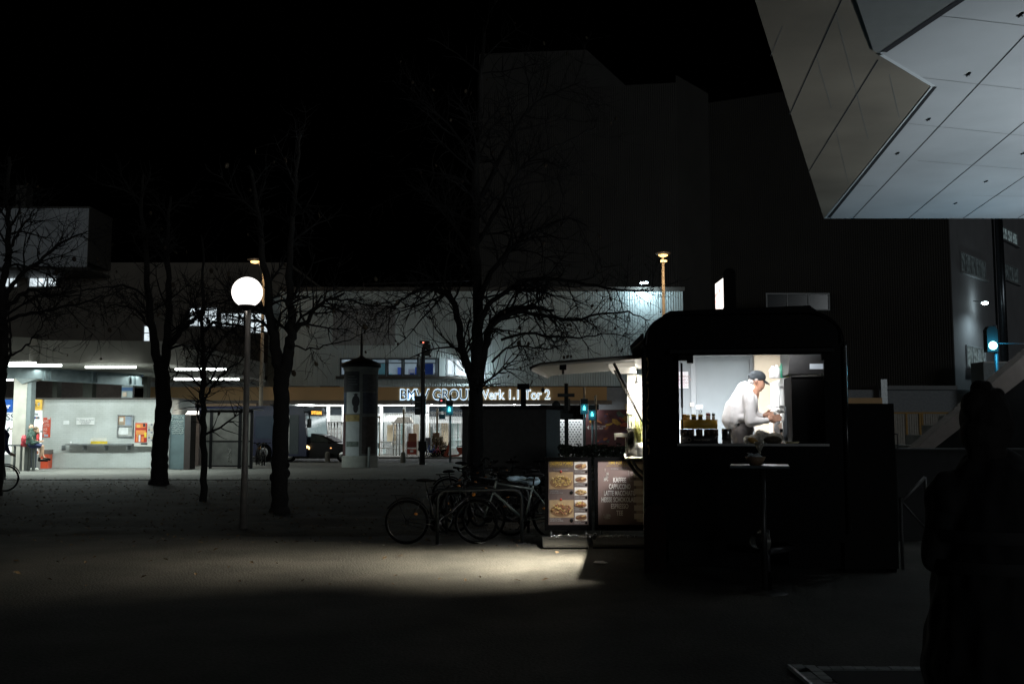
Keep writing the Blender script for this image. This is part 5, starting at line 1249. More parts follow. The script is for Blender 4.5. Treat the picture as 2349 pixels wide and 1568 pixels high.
part('food_photo',food(1259.5,1315,1082,1121,(.36,.24,.12),1,'fries'),None,ps)
part('food_photo',food(1260.5,1316,1146,1186,(.36,.25,.13),2,'loaded'),None,ps)
for i,(v0,k) in enumerate(((1058,'sausage'),(1088,'sausage'),(1117,'curly'),(1146,'loaded'),(1175,'sausage'))):
    part('food_photo',food(1317.5+i*.3,1347,v0,v0+18.5,(.62,.58,.52),10+i,k),None,ps)
    text('photo_caption',['WURST ROT','RINDSWURST','PUSZTA','SPEZIAL','HOT DOG'][i]+'\nIM BROT SEMMEL',greyt,ps,W(1318,v0+22.5,YP-.004),h=.014,ext=.002,bold=.01)
    part('price_dot',MB().lathe(W(1345,v0+23,YP-.004),[(.001,-.004),(.016,-.004),(.016,0)],16,'y'),blackmat,ps)
for v,s in ((1127,'POMMES GROSS\nMIT SAUCE NACH WAHL'),(1191,'POMMES MIT KAESE\nUND BACON WUERFEL')):
    text('photo_caption',s,greyt,ps,W(1261,v,YP-.004),h=.019,width=X(1292,YP)-X(1261,YP),ext=.002)
    part('price_dot',MB().lathe(W(1311,v+2,YP-.004),[(.001,-.005),(.025,-.005),(.025,0)],18,'y'),blackmat,ps)
for v in (1080,1144): part('red_badge',MB().lathe(W(1287,v+1,YP-.008),[(.001,-.006),(.016,-.006),(.016,0)],18,'y'),mat('badge_red',(.5,.06,.03),.5),ps)
m2=board('menu_board','black framed hot drinks board partly shaded by the side counter',1364,1492,YB_+.05,1372,1486,(1354,1500))
YP=YB_+.07
ps=part('poster',B(1372,1486,1055,1203,YP,.02),mat('poster_mauve',(.15,.10,.085),.5,var=.06,scale=3),m2)
tw=mat('poster_white_text',(.85,.82,.76),.5,var=0)
def ct(s,u,v,wpx,h,m,b=.03): text('poster_line',s,m,ps,W(u-wpx/2,v,YP-.004),h=h,width=X(u+wpx/2,YP)-X(u-wpx/2,YP),ext=.002,bold=b*.35)
ct('TIME FOR COFFEE',1425,1064,60,.048,yel)
ct('HOLEN SIE SICH EINE KLEINE PAUSE',1428,1069,74,.018,mat('yellow_dim',(.33,.22,.05),.5,var=0),.02)
ct('EIN GESCHMACKSERLEBNIS',1420,1076,37,.018,greyt,.01)
for s,v,wp in (('KAFFEE',1105.5,29.5),('CAPPUCCINO',1120.5,49),('LATTE MACCHIATO',1135.5,72),('HEISSE SCHOKOLADE',1150.5,83),('ESPRESSO',1165.5,39.5),('TEE',1181,15)):
    ct(s,1421.5,v,wp,.070,tw,.035)
dd=MB(); rnd=random.Random(77)
def sketch(u,v,w_,h_,n): 
    for i in range(n):
        pts=[W(u+rnd.uniform(-w_,w_),v+rnd.uniform(-h_,h_),YP-.004) for k in range(3)]; dd.tube(pts,.0022,4,False)
sketch(1390,1098,6,5,16); sketch(1393,1088,4,6,12); sketch(1388,1078,2,4,4); sketch(1393,1184,9,6,22)
part('sketches',dd,mat('sketch_grey',(.40,.36,.32),.6,var=0),ps)
cpk=MB(); cpk.tube([W(1441,1079,YP-.004),W(1459,1079,YP-.004),W(1457,1102,YP-.004),W(1445,1102,YP-.004),W(1441,1079,YP-.004)],.0022,4,False); cpk.tube([W(1441,1083,YP-.004),W(1459,1083,YP-.004)],.002,4,False); cpk.torus(W(1450,1092,YP-.004),.018,.002,'y',14,4)
part('cup_sketch',cpk,mat('sketch_grey',(.40,.36,.32),.6,var=0),ps)
chn=thing('light_chain','tangled chain with small bright links lying along the two board bases','chain',(X(1360,14.05),14.05,.18))
cm_=MB(); rnd=random.Random(31)
u=1265
while u<1460:
    p_=W(u,1216+rnd.uniform(-1.5,1.5),14.25); cm_.torus((p_.x,14.22,.145+rnd.uniform(0,.03)),.014,.004,'y',10,5,Euler((rnd.uniform(-1,1),0,rnd.uniform(-1.5,1.5))).to_matrix()); u+=2.6
part('links',cm_,mat('chain_steel',(.6,.6,.6),.2,1),chn)
part('padlock',MB().cbox((X(1362,14.1),14.12,.15),(.05,.02,.06),(0,.4,.3)).torus((X(1362,14.1)+.01,14.12,.19),.02,.005,'y',14,5),steel,chn)
# ================================================================== LAMPS
def lamp_globe():
    p=G(558,1215); t_=thing('globe_lamp','glowing white globe lamp on a slim pole standing between the bare trees','street lamp',(p.x,p.y,0))
    c=W(567,670,p.y); r=35*p.y/F; zb_=c.z-r
    part('pole',MB().tube([(p.x,p.y,0),(p.x,p.y,1.2),(p.x,p.y,zb_+.05)],[.065,.05,.045],14).lathe((p.x,p.y,0),[(.001,.02),(.11,.02),(.11,.0)],16),mat('pole_grey',(.22,.20,.18),.5,.3,var=.2),t_)
    part('collar',MB().lathe((c.x,p.y,zb_-.01),[(.05,-.06),(.09,0),(.13,.03),(.13,.05)],20),black,t_)
    sph=MB(); pr=[]
    for i in range(3,25): a=math.pi*i/24; pr.append((max(r*math.sin(math.pi-a),.001),-r*math.cos(math.pi-a)*-1*-1))
    pr=[(max(r*math.sin(a),.001),-r*math.cos(a)) for a in [math.pi*(.13+.87*i/24) for i in range(25)]]
    sph.lathe((c.x,p.y,c.z),pr,36)
    part('globe',sph,mat('globe_glow',(1,1,1),.4,var=0,emit=(1,.96,.90),es=2.1),t_)
lamp_globe()
def sodium(name,label,pu,Yp,hu,hv,e,small=True,pole_m=None):
    c=W(hu,hv,Yp); px=X(pu,Yp); t_=thing(name,label,'street lamp',(px,Yp,0),group=None)
    part('pole',MB().tube([(px,Yp,0),(px,Yp,c.z-.4)],[.13,.07],12),mat('sodium_pole',(.42,.36,.28),.6,var=.1),t_)
    part('arm',MB().tube([(px,Yp,c.z-.42),(px+(c.x-px)*.5,Yp,c.z-.1),(c.x,Yp,c.z+.12)],.05),mat('sodium_pole',(.42,.36,.28),.6,var=.1),t_)
    hd_=part('lamp_head',MB().ell((c.x,Yp,c.z+.10),(.42,.34,.10)),dkmetal,t_)
    part('lamp_glow',MB().ell((c.x,Yp,c.z),(.24,.2,.10)),mat('sodium_glow',(1,.7,.3),.5,var=0,emit=(1,.62,.22),es=2.4),hd_)
    if small:
        for du in (-4.5,4.5): 
            q=W(hu+du,hv+13.5,Yp); b=part('small_spotlight',MB().ell(q,(.11,.10,.06)),mat('sodium_glow2',(1,.7,.3),.5,var=0,emit=(1,.68,.3),es=2),t_)
    point('sodium_light',(c.x,Yp-.1,c.z-.75),e,(1,.70,.40),.25,t_).location.y-=1.4
sodium('sodium_street_lamp','tall sodium street lamp with an orange lit pole rising behind the trailer roof',1526,50,1521,585,190)
sodium('sodium_street_lamp','sodium street lamp whose orange head shines just above the white globe',597,52,585,600,120,False)
def wall_flood(label,u,v,Y,e,colr,es):
    c=W(u,v,Y); t_=thing('wall_floodlight',label,'wall lamp',c)
    part('housing',MB().box((c.x-.18,Y,c.z+.03),(c.x+.18,Y+.9,c.z+.10)),dkmetal,t_)
    part('lens',MB().ell((c.x-.1,Y,c.z),(.13,.1,.06)).ell((c.x+.12,Y,c.z+.02),(.14,.1,.07)),mat('flood_lens',(1,1,1),.5,var=0,emit=(.75,.95,1),es=22),t_)
    point('flood_light',(c.x+.1,Y+.1,c.z-.2),e,colr,.12,t_)
wall_flood('cool white twin floodlight on the hall front left of the orange lit pole',1477,649,59.0,210,(.72,.92,1),22)
wall_flood('small cool floodlight shining past the trunk of the big tree',1070,839,59.2,170,(.8,.95,1),22)
# ================================================================== TREES
bark=mat('bark',(.010,.0085,.007),.9,var=.4,scale=9,bump=.8,bscale=25)
twigm=mat('twig_bark',(.006,.005,.0045),.9,var=.3,scale=5)
class Tree:
    def __init__(s,name,label,base,seed,group='bare trees on the soil bed'):
        s.t=thing(name,label,'tree',base,0,group); s.tr=MB(); s.cr=MB(); s.lf=MB(); s.r=random.Random(seed)
    def px(s,u,v,Y): return W(u,v,Y)
    def limb(s,pts,r0,r1,mb=None,n=8):
        k=len(pts); 
        (mb or s.cr).tube(pts,[r0+(r1-r0)*i/(k-1) for i in range(k)],n)
    def smooth(s,pts,sub=4,jit=.0):
        P=[pts[0]]+pts+[pts[-1]]; out=[]
        for i in range(1,len(P)-2):
            for j in range(sub):
                t=j/sub; a,b,c,d=P[i-1],P[i],P[i+1],P[i+2]
                q=.5*((2*b)+(c-a)*t+(2*a-5*b+4*c-d)*t*t+(3*b-a-3*c+d)*t**3)
                out.append(q+Vector([s.r.uniform(-jit,jit) for _ in range(3)]))
        out.append(pts[-1]); return out
    def main(s,uvs,Y,r0,r1,trunk=False,dY=0,sub=4,kids=9,klen=2.2,level=1,jit=.03,up=.15):
        pts=[s.px(u,v,Y+dY*i/(len(uvs)-1)) for i,(u,v) in enumerate(uvs)]
        pts=s.smooth(pts,sub,jit)
        if not trunk: r0*=.8; r1*=.7
        s.limb(pts,r0,r1,s.tr if trunk else None,12 if trunk else 8)
        L=len(pts)
        for k in range(kids):
            t=s.r.uniform(.25,1) ; i=min(L-2,int(t*(L-1))); p=pts[i]; d=(pts[i+1]-pts[i]).normalized()
            rr=(r0+(r1-r0)*t)*.55
            s.grow(p,d,klen*s.r.uniform(.6,1.15)*(1-.35*t),max(.009,min(rr,.034)),level,up)
        return pts
    def grow(s,p,d,L,r,lev,up):
        side=Vector([s.r.gauss(0,1) for _ in range(3)]); side=(side-d*side.dot(d)).normalized()
        dd=(d*s.r.uniform(.3,.9)+side*s.r.uniform(.6,1)+Vector((0,0,up))).normalized()
        n=6 if lev>0 else 4; pts=[p]; q=p.copy()
        droop=s.r.uniform(-.10,.16)
        for i in range(n):
            dd=(dd+Vector([s.r.gauss(0,.17) for _ in range(3)])+Vector((0,0,-droop+.05*i*.5))).normalized()
            q=q+dd*L/n; pts.append(q)
        s.cr.tube(pts,[max(.0038,r*(1-.8*i/n)) for i in range(n+1)],5 if r>.02 else 3,False)
        if lev>0:
            for k in range(s.r.randint(8,13)):
                i=s.r.randint(1,n-1); s.grow(pts[i],(pts[i+1]-pts[i]).normalized(),L*s.r.uniform(.3,.6),r*.5,lev-1,up*.5)
        elif s.r.random()<s.leafp:
            c=q; z=s.r.uniform(.03,.07)
            s.lf.ell(c-Vector((0,0,z)),(z*.8,z*.3,z),(s.r.uniform(-.6,.6),s.r.uniform(-.6,.6),s.r.uniform(0,3)),6,4)
    leafp=.05
    def done(s):
        part('trunk',s.tr,bark,s.t); part('crown',s.cr,twigm,s.t)
        if s.lf.v: part('last_leaves',s.lf,mat('withered_leaf',(.05,.035,.02),.8,var=.3),s.t)
# big tree in the middle
Yt=27.5
T=Tree('bare_tree','largest bare tree right of the middle, its trunk in front of the glowing sign',(X(1089,Yt),Yt,0),101); T.leafp=.05
T.main([(1089,1122),(1090,1050),(1092,960),(1091,900),(1093,850),(1096,760),(1094,660),(1090,540),(1092,430),(1096,300),(1104,170),(1112,60)],Yt,.25,.04,True,kids=30,klen=2.6,level=1)
T.limb([T.px(1089,1124,Yt),T.px(1090,1090,Yt),T.px(1091,1040,Yt)],.34,.22,T.tr,12)
T.main([(1088,880),(1074,840),(1060,800),(1052,740),(1040,690),(1022,668)],Yt,.17,.09,kids=10,klen=2.4)
T.main([(1045,700),(1012,668),(985,660),(958,668)],Yt,.11,.05,kids=8,klen=2.2)
T.main([(958,668),(935,678),(905,700),(880,706),(850,735)],Yt-.5,.05,.02,kids=10,klen=1.9,up=-.2)
T.main([(1100,880),(1112,800),(1128,745),(1160,712),(1215,706),(1270,712)],Yt,.16,.06,kids=14,klen=2.0,up=-.05)
T.main([(1128,745),(1180,716),(1240,722),(1310,735),(1370,722),(1440,716),(1490,735)],Yt-1,.08,.02,kids=22,klen=1.6,up=-.1)
T.main([(1098,750),(1118,700),(1160,668),(1210,640),(1300,645),(1390,660),(1470,668),(1500,662)],Yt-.8,.10,.02,kids=26,klen=1.9,up=0)
T.main([(1096,700),(1120,640),(1155,590),(1200,545),(1250,520),(1310,500),(1350,520)],Yt-.4,.10,.025,kids=20,klen=2.3)
T.main([(1094,560),(1130,500),(1165,440),(1190,390),(1240,350),(1310,320),(1370,290)],Yt,.09,.02,kids=22,klen=2.4)
T.main([(1094,470),(1130,400),(1170,320),(1215,250),(1270,215),(1330,190)],Yt+.5,.11,.025,kids=20,klen=2.4)
T.main([(1094,620),(1070,560),(1030,500),(985,450),(930,420)],Yt+.4,.09,.02,kids=16,klen=2.3)
T.main([(1094,400),(1060,330),(1010,270),(960,230)],Yt,.07,.02,kids=12,klen=2.2)
T.main([(1130,830),(1160,800),(1200,792),(1250,800),(1300,790)],Yt-.6,.045,.015,kids=14,klen=1.3,up=-.2)
T.main([(1150,780),(1200,765),(1260,770),(1330,775),(1400,765),(1450,778)],Yt-1.4,.05,.012,kids=18,klen=1.3,up=-.1)
T.done()
# forked tree right of the globe lamp
Yt=19.9
T=Tree('bare_tree','forked bare tree with a knobbly trunk just right of the globe lamp',(X(641,Yt),Yt,0),55); T.leafp=.03
T.main([(641,1180),(641,1130),(642,1060),(645,980),(645,930),(646,880),(648,850),(650,838)],Yt,.17,.15,True,kids=0,jit=.02)
for (u,v,rr) in ((641,1174,.22),(637,1094,.165),(647,1085,.165),(652,1066,.11),(649,872,.13)): T.tr.ell(T.px(u,v,Yt),(rr,rr*.9,rr*.8))
T.main([(646,860),(636,820),(628,770),(620,720),(612,650),(600,560),(590,470),(570,380)],Yt,.13,.03,True,kids=12,klen=1.6)
T.main([(652,855),(662,810),(668,770),(668,720),(664,660),(668,560),(676,430),(690,300)],Yt,.125,.03,True,kids=14,klen=1.6)
T.main([(670,765),(700,740),(725,710),(748,690),(790,672)],Yt,.07,.03,kids=10,klen=1.5)
T.main([(665,790),(700,800),(760,792),(820,772),(880,745)],Yt-.3,.025,.008,kids=10,klen=1.0,up=-.1)
T.main([(628,770),(600,740),(560,730),(510,725)],Yt+.3,.05,.02,kids=10,klen=1.3)
T.main([(748,690),(800,688),(850,700),(900,690),(960,668)],Yt-.3,.03,.01,kids=12,klen=1.2,up=0)
T.main([(620,720),(575,690),(530,690),(490,700)],Yt,.05,.015,kids=12,klen=1.3)
T.done()
# forked tree in front of the kiosk
Yt=29.8
T=Tree('bare_tree','dark forked tree standing in front of the right end of the white kiosk',(X(365,Yt),Yt,0),77); T.leafp=.04
T.main([(364,1112),(366,1080),(367,1040),(371,980),(374,930),(373,880),(369,840),(370,825)],Yt,.26,.20,True,kids=0,jit=.02)
T.tr.ell(T.px(364,1108,Yt),(.31,.30,.24)); T.tr.ell(T.px(384,925,Yt),(.14,.16,.25)); T.tr.ell(T.px(384,956,Yt),(.12,.16,.2))
T.main([(367,850),(358,810),(351,760),(342,700),(337,640),(332,560),(325,480),(330,400)],Yt,.15,.035,True,kids=14,klen=2.2)
T.main([(374,850),(383,800),(386,750),(388,690),(386,620),(384,540),(392,450)],Yt,.15,.035,True,kids=14,klen=2.2)
T.main([(386,790),(410,765),(435,742),(455,722),(472,705)],Yt-.3,.13,.05,kids=9,klen=1.8)
T.main([(352,765),(335,740),(318,715),(280,700),(240,705)],Yt,.06,.02,kids=12,klen=1.7)
T.main([(345,700),(320,670),(280,655),(235,660),(190,665),(120,680)],Yt,.05,.012,kids=14,klen=1.6)
T.main([(388,800),(415,790),(430,800),(440,822)],Yt,.05,.02,kids=8,klen=1.3)
T.done()
# slim tree
Yt=23
T=Tree('bare_tree','slim young bare tree in front of the bus shelter left of the lamp pole',(X(468,Yt),Yt,0),91); T.leafp=.05
T.main([(468,1152),(467,1080),(466,1000),(466,920),(466,860),(464,780),(463,700),(466,620),(462,540)],Yt,.085,.02,True,kids=16,klen=1.4)
T.main([(467,930),(476,905),(492,880),(515,855),(545,830),(580,800)],Yt,.04,.015,kids=10,klen=1.3)
T.main([(466,850),(480,815),(505,780),(525,760),(548,745)],Yt,.045,.02,kids=12,klen=1.4)
T.main([(466,880),(456,835),(448,790),(438,755)],Yt,.04,.012,kids=10,klen=1.3)
T.main([(465,760),(490,740),(530,745),(575,752),(620,765)],Yt-.3,.045,.02,kids=14,klen=1.2)
T.main([(464,720),(440,700),(415,690)],Yt,.03,.01,kids=8,klen=1.2)
T.done()
# tree at left edge
Yt=24
T=Tree('bare_tree','bare tree leaning in at the left edge with long low limbs',(X(-18,Yt),Yt,0),33); T.leafp=.04
T.main([(-22,1140),(-14,1040),(-8,940),(-2,870),(4,820)],Yt,.26,.15,True,kids=0)
T.main([(0,850),(8,800),(10,760),(6,700),(8,640),(18,590),(20,540),(16,460),(20,360)],Yt,.13,.04,True,kids=14,klen=2.0)
T.main([(14,600),(28,560),(50,520),(80,480)],Yt,.07,.02,kids=8,klen=1.6)
T.main([(8,690),(30,650),(55,622),(90,600),(130,565),(165,545),(200,530)],Yt,.08,.02,kids=14,klen=1.7)
T.main([(4,720),(30,690),(60,668),(85,665),(110,680),(150,672),(180,665)],Yt,.075,.02,kids=12,klen=1.4)
T.main([(10,740),(60,720),(120,710),(180,695),(230,680),(260,675)],Yt,.06,.015,kids=16,klen=1.5)
T.main([(2,860),(20,820),(26,780),(20,740),(22,700)],Yt-.5,.05,.015,kids=8,klen=1.3)
T.main([(12,820),(50,800),(80,770),(100,740),(112,700)],Yt-.5,.035,.01,kids=10,klen=1.3)
T.done()
# ================================================================== ADVERTISING COLUMN
YA=44; cx_=X(827,YA); rA=.5*(X(866,YA)-X(788,YA))
ac=thing('advertising_column','round advertising column with pasted posters and a spike on its dark cap','advertising column',(cx_,YA,0))
zt=Z(843,YA)
part('base',MB().lathe((cx_,YA,.02),[(rA*1.06,0),(rA*1.06,Z(1047,YA)-.02),(rA,Z(1045,YA))],48),mat('column_base',(.36,.38,.35),.8,var=.15,scale=4),ac)
part('shaft',MB().lathe((cx_,YA,0),[(rA,Z(1046,YA)),(rA,zt-.12),(rA*1.05,zt-.1),(rA*1.05,zt)],48),mat('column_shaft',(.15,.16,.155),.75,var=.15,scale=3),ac)
part('cap',MB().lathe((cx_,YA,zt),[(rA*1.12,0),(rA*1.17,.03),(rA*1.17,.16),(rA*.9,.26),(rA*.3,.42),(.05,.5),(.001,.5)],48),black,ac)
part('spike',MB().lathe((cx_,YA,zt+.45),[(.14,0),(.06,.1),(.055,.95),(.02,1.05),(.02,1.35),(.001,1.36)],12),dkmetal,ac)
def curved(u0,u1,v0,v1,m,name='poster',parent=ac,off=.006):
    a0=math.asin(max(-1,min(1,(X(u0,YA)-cx_)/rA))); a1=math.asin(max(-1,min(1,(X(u1,YA)-cx_)/rA)))
    q=MB(); n=10; z0,z1=Z(v1,YA-rA*.7),Z(v0,YA-rA*.7); r=rA+off
    for i in range(n+1):
        a=a0+(a1-a0)*i/n
        q.v+=[(cx_+r*math.sin(a),YA-r*math.cos(a),z0),(cx_+r*math.sin(a),YA-r*math.cos(a),z1)]
    for i in range(n): q.f.append([2*i,2*i+2,2*i+3,2*i+1]); q.m.append(0); q.sm.append(False)
    o=bpy.data.objects.new(name,mesh_of(name,q,m)); COL.objects.link(o); o.parent=parent; o.data.transform(Matrix.Translation(-wl(parent))); return o
curved(790,829,852,899,mat('poster_night',(.025,.03,.04),.6,var=.4,scale=3))
curved(790,798,900,946,mat('poster_blue',(.05,.09,.16),.6,var=.5,scale=4))
pf_=curved(799,831,899,949,mat('poster_pale',(.45,.50,.52),.6,var=.06))
curved(798,830,951,1046,mat('poster_white',(.50,.56,.58),.6,var=.08))
curved(797,830,951,966,mat('poster_gold',(.42,.32,.12),.6,var=.3),off=.010)
curved(800,829,1012,1024,mat('poster_teal',(.14,.18,.16),.6,var=.4,scale=6),off=.010)
curved(788.4,797,948,1044,mat('poster_wine',(.10,.035,.04),.6,var=.4))
curved(836,864,858,898,mat('poster_slate',(.05,.055,.06),.6,var=.3)); curved(837,864,900,948,mat('poster_navy',(.035,.04,.06),.6,var=.3)); curved(836,863,955,1040,mat('poster_brown2',(.06,.05,.045),.6,var=.3))
fg=MB(); 
yf_=YA-rA-.012
fg.ell((X(815,yf_),yf_,Z(906,yf_)),(.07,.012,.09)); fg.ell((X(815,yf_),yf_,Z(920,yf_)),(.17,.012,.26)); fg.ell((X(815,yf_),yf_,Z(936,yf_)),(.11,.012,.20)); fg.cbox((X(815,yf_),yf_,Z(903.5,yf_)),(.2,.01,.025))
part('poster_figure',fg,mat('figure_ink',(.04,.04,.05),.7),pf_)
tl_=MB()
for i,v in enumerate((862,868,874,880)): uvbox(tl_,799,799+[14,20,17,21][i],v,v+1.6,YA-rA-.02,.01)
part('poster_lines',tl_,mat('dull_print',(.14,.15,.16),.7),ac)
bo_=thing('slim_bollard_post','thin pale post leaning against the right side of the advertising column','post',(X(847,43),43,0))
part('post',MB().tube([(X(847,43),43.0-.0,0),(X(847,43),43,Z(1025,43))],.05),mat('pale_post',(.28,.32,.32),.6),bo_)
# ================================================================== HUT
hut=thing('substation_hut','dark flat-roofed utility hut behind the bicycles with a side coloured as lit blue-grey','hut',(X(1180,37),37,0))
hp=[(X(1060,37.4),37.4),(X(1252,36.6),36.6),(X(1283,38.2),38.2),(X(1100,41),41)]
hz=Z(938,37)
part('walls',MB().prism(hp,0,hz),mat('hut_wall',(.055,.05,.047),.85,var=.15),hut)
c_=Vector((sum(p[0] for p in hp)/4,sum(p[1] for p in hp)/4,0))
part('roof',MB().prism([((p[0]-c_.x)*1.04+c_.x,(p[1]-c_.y)*1.06+c_.y) for p in hp],hz,hz+.14),black,hut)
a_=Vector((hp[1][0],hp[1][1],0)); b_=Vector((hp[2][0],hp[2][1],0)); n_=Vector(((b_-a_).y,-(b_-a_).x,0)).normalized()*.02
sd_=MB(); q=MB(); L_=(b_-a_).length; corrM(sd_,(a_+n_)[:2],(b_+n_)[:2],.05,hz-.02,.16,.02)
part('side_doors',sd_,mat('hut_side_lit',(.16,.20,.21),.6,var=.1),hut)  # cool light falling on this side is put into its paler colour
vx=X(1201,37.2); part('vent_chimney',MB().box((vx-.10,37.6,hz+.14),(vx+.10,37.8,Z(893,37.7))).box((vx-.23,37.5,Z(893,37.7)+.002),(vx+.23,37.9,Z(880,37.7))),blackmat,hut)
area('side_wash',(X(1300,36.2),35.2,3.4),.3,.3,0.001,(.7,.9,1),(R(40),0,0),hut) if False else None
# hedge
def hedge(name,label,u0,u1,v0,v1,Y,dep,seed,m,n=2600,cat='hedge'):
    t_=thing(name,label,cat,(X((u0+u1)/2,Y),Y,0)); r=random.Random(seed); q=MB(); x0,x1=X(u0,Y),X(u1,Y); zt=Z(v0,Y)
    for i in range(n):
        x=r.uniform(x0,x1); y=Y+r.uniform(0,dep); top=zt*(.86+.22*mnoise.noise(Vector((x*1.3,y,seed)))); z=top*(1-r.random()**1.8*.97)
        s_=r.uniform(.03,.06); M=Matrix.Translation((x,y,z))@Euler((r.uniform(0,3),r.uniform(0,3),r.uniform(0,6))).to_matrix().to_4x4()
        q.add([M@Vector(p) for p in ((-s_,0,0),(0,-s_*.55,0),(s_,0,0),(0,s_*.55,0))],[(0,1,2,3)],False)
    part('foliage',q,m,t_)
    st_=MB()
    for i in range(14):
        x=x0+(x1-x0)*(i+.5)/14; st_.tube([(x,Y+dep/2,0),(x+r.uniform(-.1,.1),Y+dep/2,zt*.7)],.02,5)
    part('stems',st_,bark,t_)
m_hedge=mat('hedge_leaf',(.03,.038,.02),.7,var=.5,scale=3)
hedge('hedge','low dark hedge between the hut and the trailer side',1284,1470,1014,1060,33.5,1.4,3,m_hedge,5200)
m_shrub=mat('brown_shrub',(.12,.09,.045),.7,var=.5,scale=4)
hedge('shrub','brown leafy shrub in front of the white gate fence',989,1014,996,1046,57.8,.9,5,m_shrub,900,'shrub')
hedge('shrub','smaller brown shrub lobe right of the taller one at the gate fence',1010,1023,1008,1046,57.9,.7,6,m_shrub,400,'shrub')
# ================================================================== TRAFFIC SIGNALS AND POSTS
walk=mat('green_walk',(0,1,.8),.5,var=0,emit=(.12,1,.92),es=3.5)
sigm=mat('signal_housing',(.035,.045,.05),.5)
def walkman(mb,c,h):
    x,y,z=c; mb.ell((x,y,z+h*.36),(h*.12,.01,h*.12),n=8,m=6); mb.prism([(x-h*.12,z+h*.24),(x+h*.12,z+h*.24),(x+h*.2,z-h*.05),(x+h*.24,z-h*.5),(x-h*.24,z-h*.5),(x-h*.2,z-h*.05)],y-.01,y+.01,Mx)
def ped(name,label,u,v,Y,v0,polev,nside=None,light=True):
    c=W(u,v,Y); px=X(u+1.5,Y); t_=thing(name,label,'traffic light',(px,Y,0))
    part('pole',MB().tube([(px,Y,.0),(px,Y,Z(v0,Y))],.055),galv if light else dkmetal,t_)
    hb=part('signal_head',MB().box((c.x-.17,Y-.22,c.z-.30),(c.x+.17,Y-.06,c.z+.42)).prism([(c.x-.14,Y-.22),(c.x+.14,Y-.22),(c.x+.14,Y-.36),(c.x-.14,Y-.36)],c.z+.16,c.z+.175).prism([(c.x-.14,Y-.22),(c.x+.14,Y-.22),(c.x+.14,Y-.36),(c.x-.14,Y-.36)],c.z+.40,c.z+.415),sigm,t_)
    g=MB(); walkman(g,(c.x,Y-.24,c.z),.22); part('green_man',g,walk,hb)
    point('signal_light',(c.x,Y-.42,c.z-.02),7,(.1,.75,1),.06,t_)
    return t_,c,px,hb
t_,c,px,hb=ped('pedestrian_signal','pedestrian light showing green on a full height pole in front of the glowing letters',1031.5,938,50,905,1059)
sb=MB()
for dz in (.42,.0,-.38): sb.box((c.x-.52,50-.2,c.z+dz-.12),(c.x-.22,50-.02,c.z+dz+.12)); sb.prism([(c.x-.52,50-.2),(c.x-.52,50-.1),(c.x-.75,50-.1),(c.x-.75,50-.2)],c.z+dz+.10,c.z+dz+.12)
part('side_signal',sb,sigm,t_)
part('red_lens',MB().ell((c.x-.40,49.78,c.z+.42),(.05,.02,.04)),mat('dim_red',(1,.1,.1),.5,var=0,emit=(1,.15,.15),es=1.2),t_)
ped('pedestrian_signal','small green pedestrian light half hidden by the big trunk',1077,950,52,938,1050)
ped('pedestrian_signal','upper left of the two green pedestrian lights beside the dotted banner',1339.5,935,47,888,1060)
ped('pedestrian_signal','lower right of the two green pedestrian lights beside the dotted banner',1357.5,949,48,940,1060)
gp_=thing('grey_post','thin grey post in front of the painted hoarding','post',(X(1367,50),50,0)); part('post',MB().tube([(X(1367,50),50,0),(X(1367,50),50,Z(906,50))],.06),galv,gp_)
# tall bent signal pole
Ys_=47; px=X(969,Ys_); sp_=thing('signal_pole','tall bent signal pole with a camera head on top and traffic lights halfway up','traffic light',(px,Ys_,0))
part('pole',MB().tube([(px,Ys_,0),(px,Ys_,1.2),(px,Ys_,Z(830,Ys_)),(px+.02,Ys_,Z(800,Ys_)),(px+.12,Ys_,Z(788,Ys_)),(px+.3,Ys_,Z(784,Ys_))],[.14,.12,.10,.09,.07,.06],12),dkmetal,sp_)
hm=MB(); hm.box((px+.05,Ys_-.2,Z(816,Ys_)),(px+.35,Ys_+.1,Z(803,Ys_))).box((px+.0,Ys_-.2,Z(800,Ys_)),(px+.36,Ys_+.1,Z(790,Ys_))).box((px-.15,Ys_-.2,Z(788,Ys_)),(px+.3,Ys_+.05,Z(782,Ys_))).tube([(px+.3,Ys_,Z(812,Ys_)),(px+.5,Ys_,Z(797,Ys_)),(px+.4,Ys_,Z(785,Ys_))],.03)
part('camera_head',hm,mat('signal_housing2',(.05,.05,.04),.5),sp_)
part('red_light',MB().ell((px+.03,Ys_-.22,Z(786,Ys_)),(.04,.02,.03)),mat('red_dot',(1,.1,.05),.5,var=0,emit=(1,.2,.12),es=3),sp_)
hb=MB(); 
for k,(v0,v1) in enumerate(((908,921),(922,935),(936,951))):
    hb.box((X(952,Ys_),Ys_-.28,Z(v1,Ys_)),(X(966,Ys_),Ys_-.08,Z(v0,Ys_))); hb.prism([(X(953,Ys_),Ys_-.2),(X(953,Ys_),Ys_-.08),(X(945,Ys_),Ys_-.08),(X(945,Ys_),Ys_-.2)],Z(v0+3,Ys_),Z(v0+2,Ys_)); hb.prism([(X(946,Ys_),Ys_-.2),(X(946,Ys_),Ys_-.08),(X(944,Ys_),Ys_-.08),(X(944,Ys_),Ys_-.2)],Z(v0+7,Ys_),Z(v0+2,Ys_))
hb.box((X(970,Ys_),Ys_-.1,Z(950,Ys_)),(X(976,Ys_),Ys_+.2,Z(912,Ys_)))
part('signal_heads',hb,sigm,sp_)
part('control_box',B(959,978.5,1011,1034,Ys_-.25,.35),mat('control_black',(.02,.02,.022),.6),sp_)
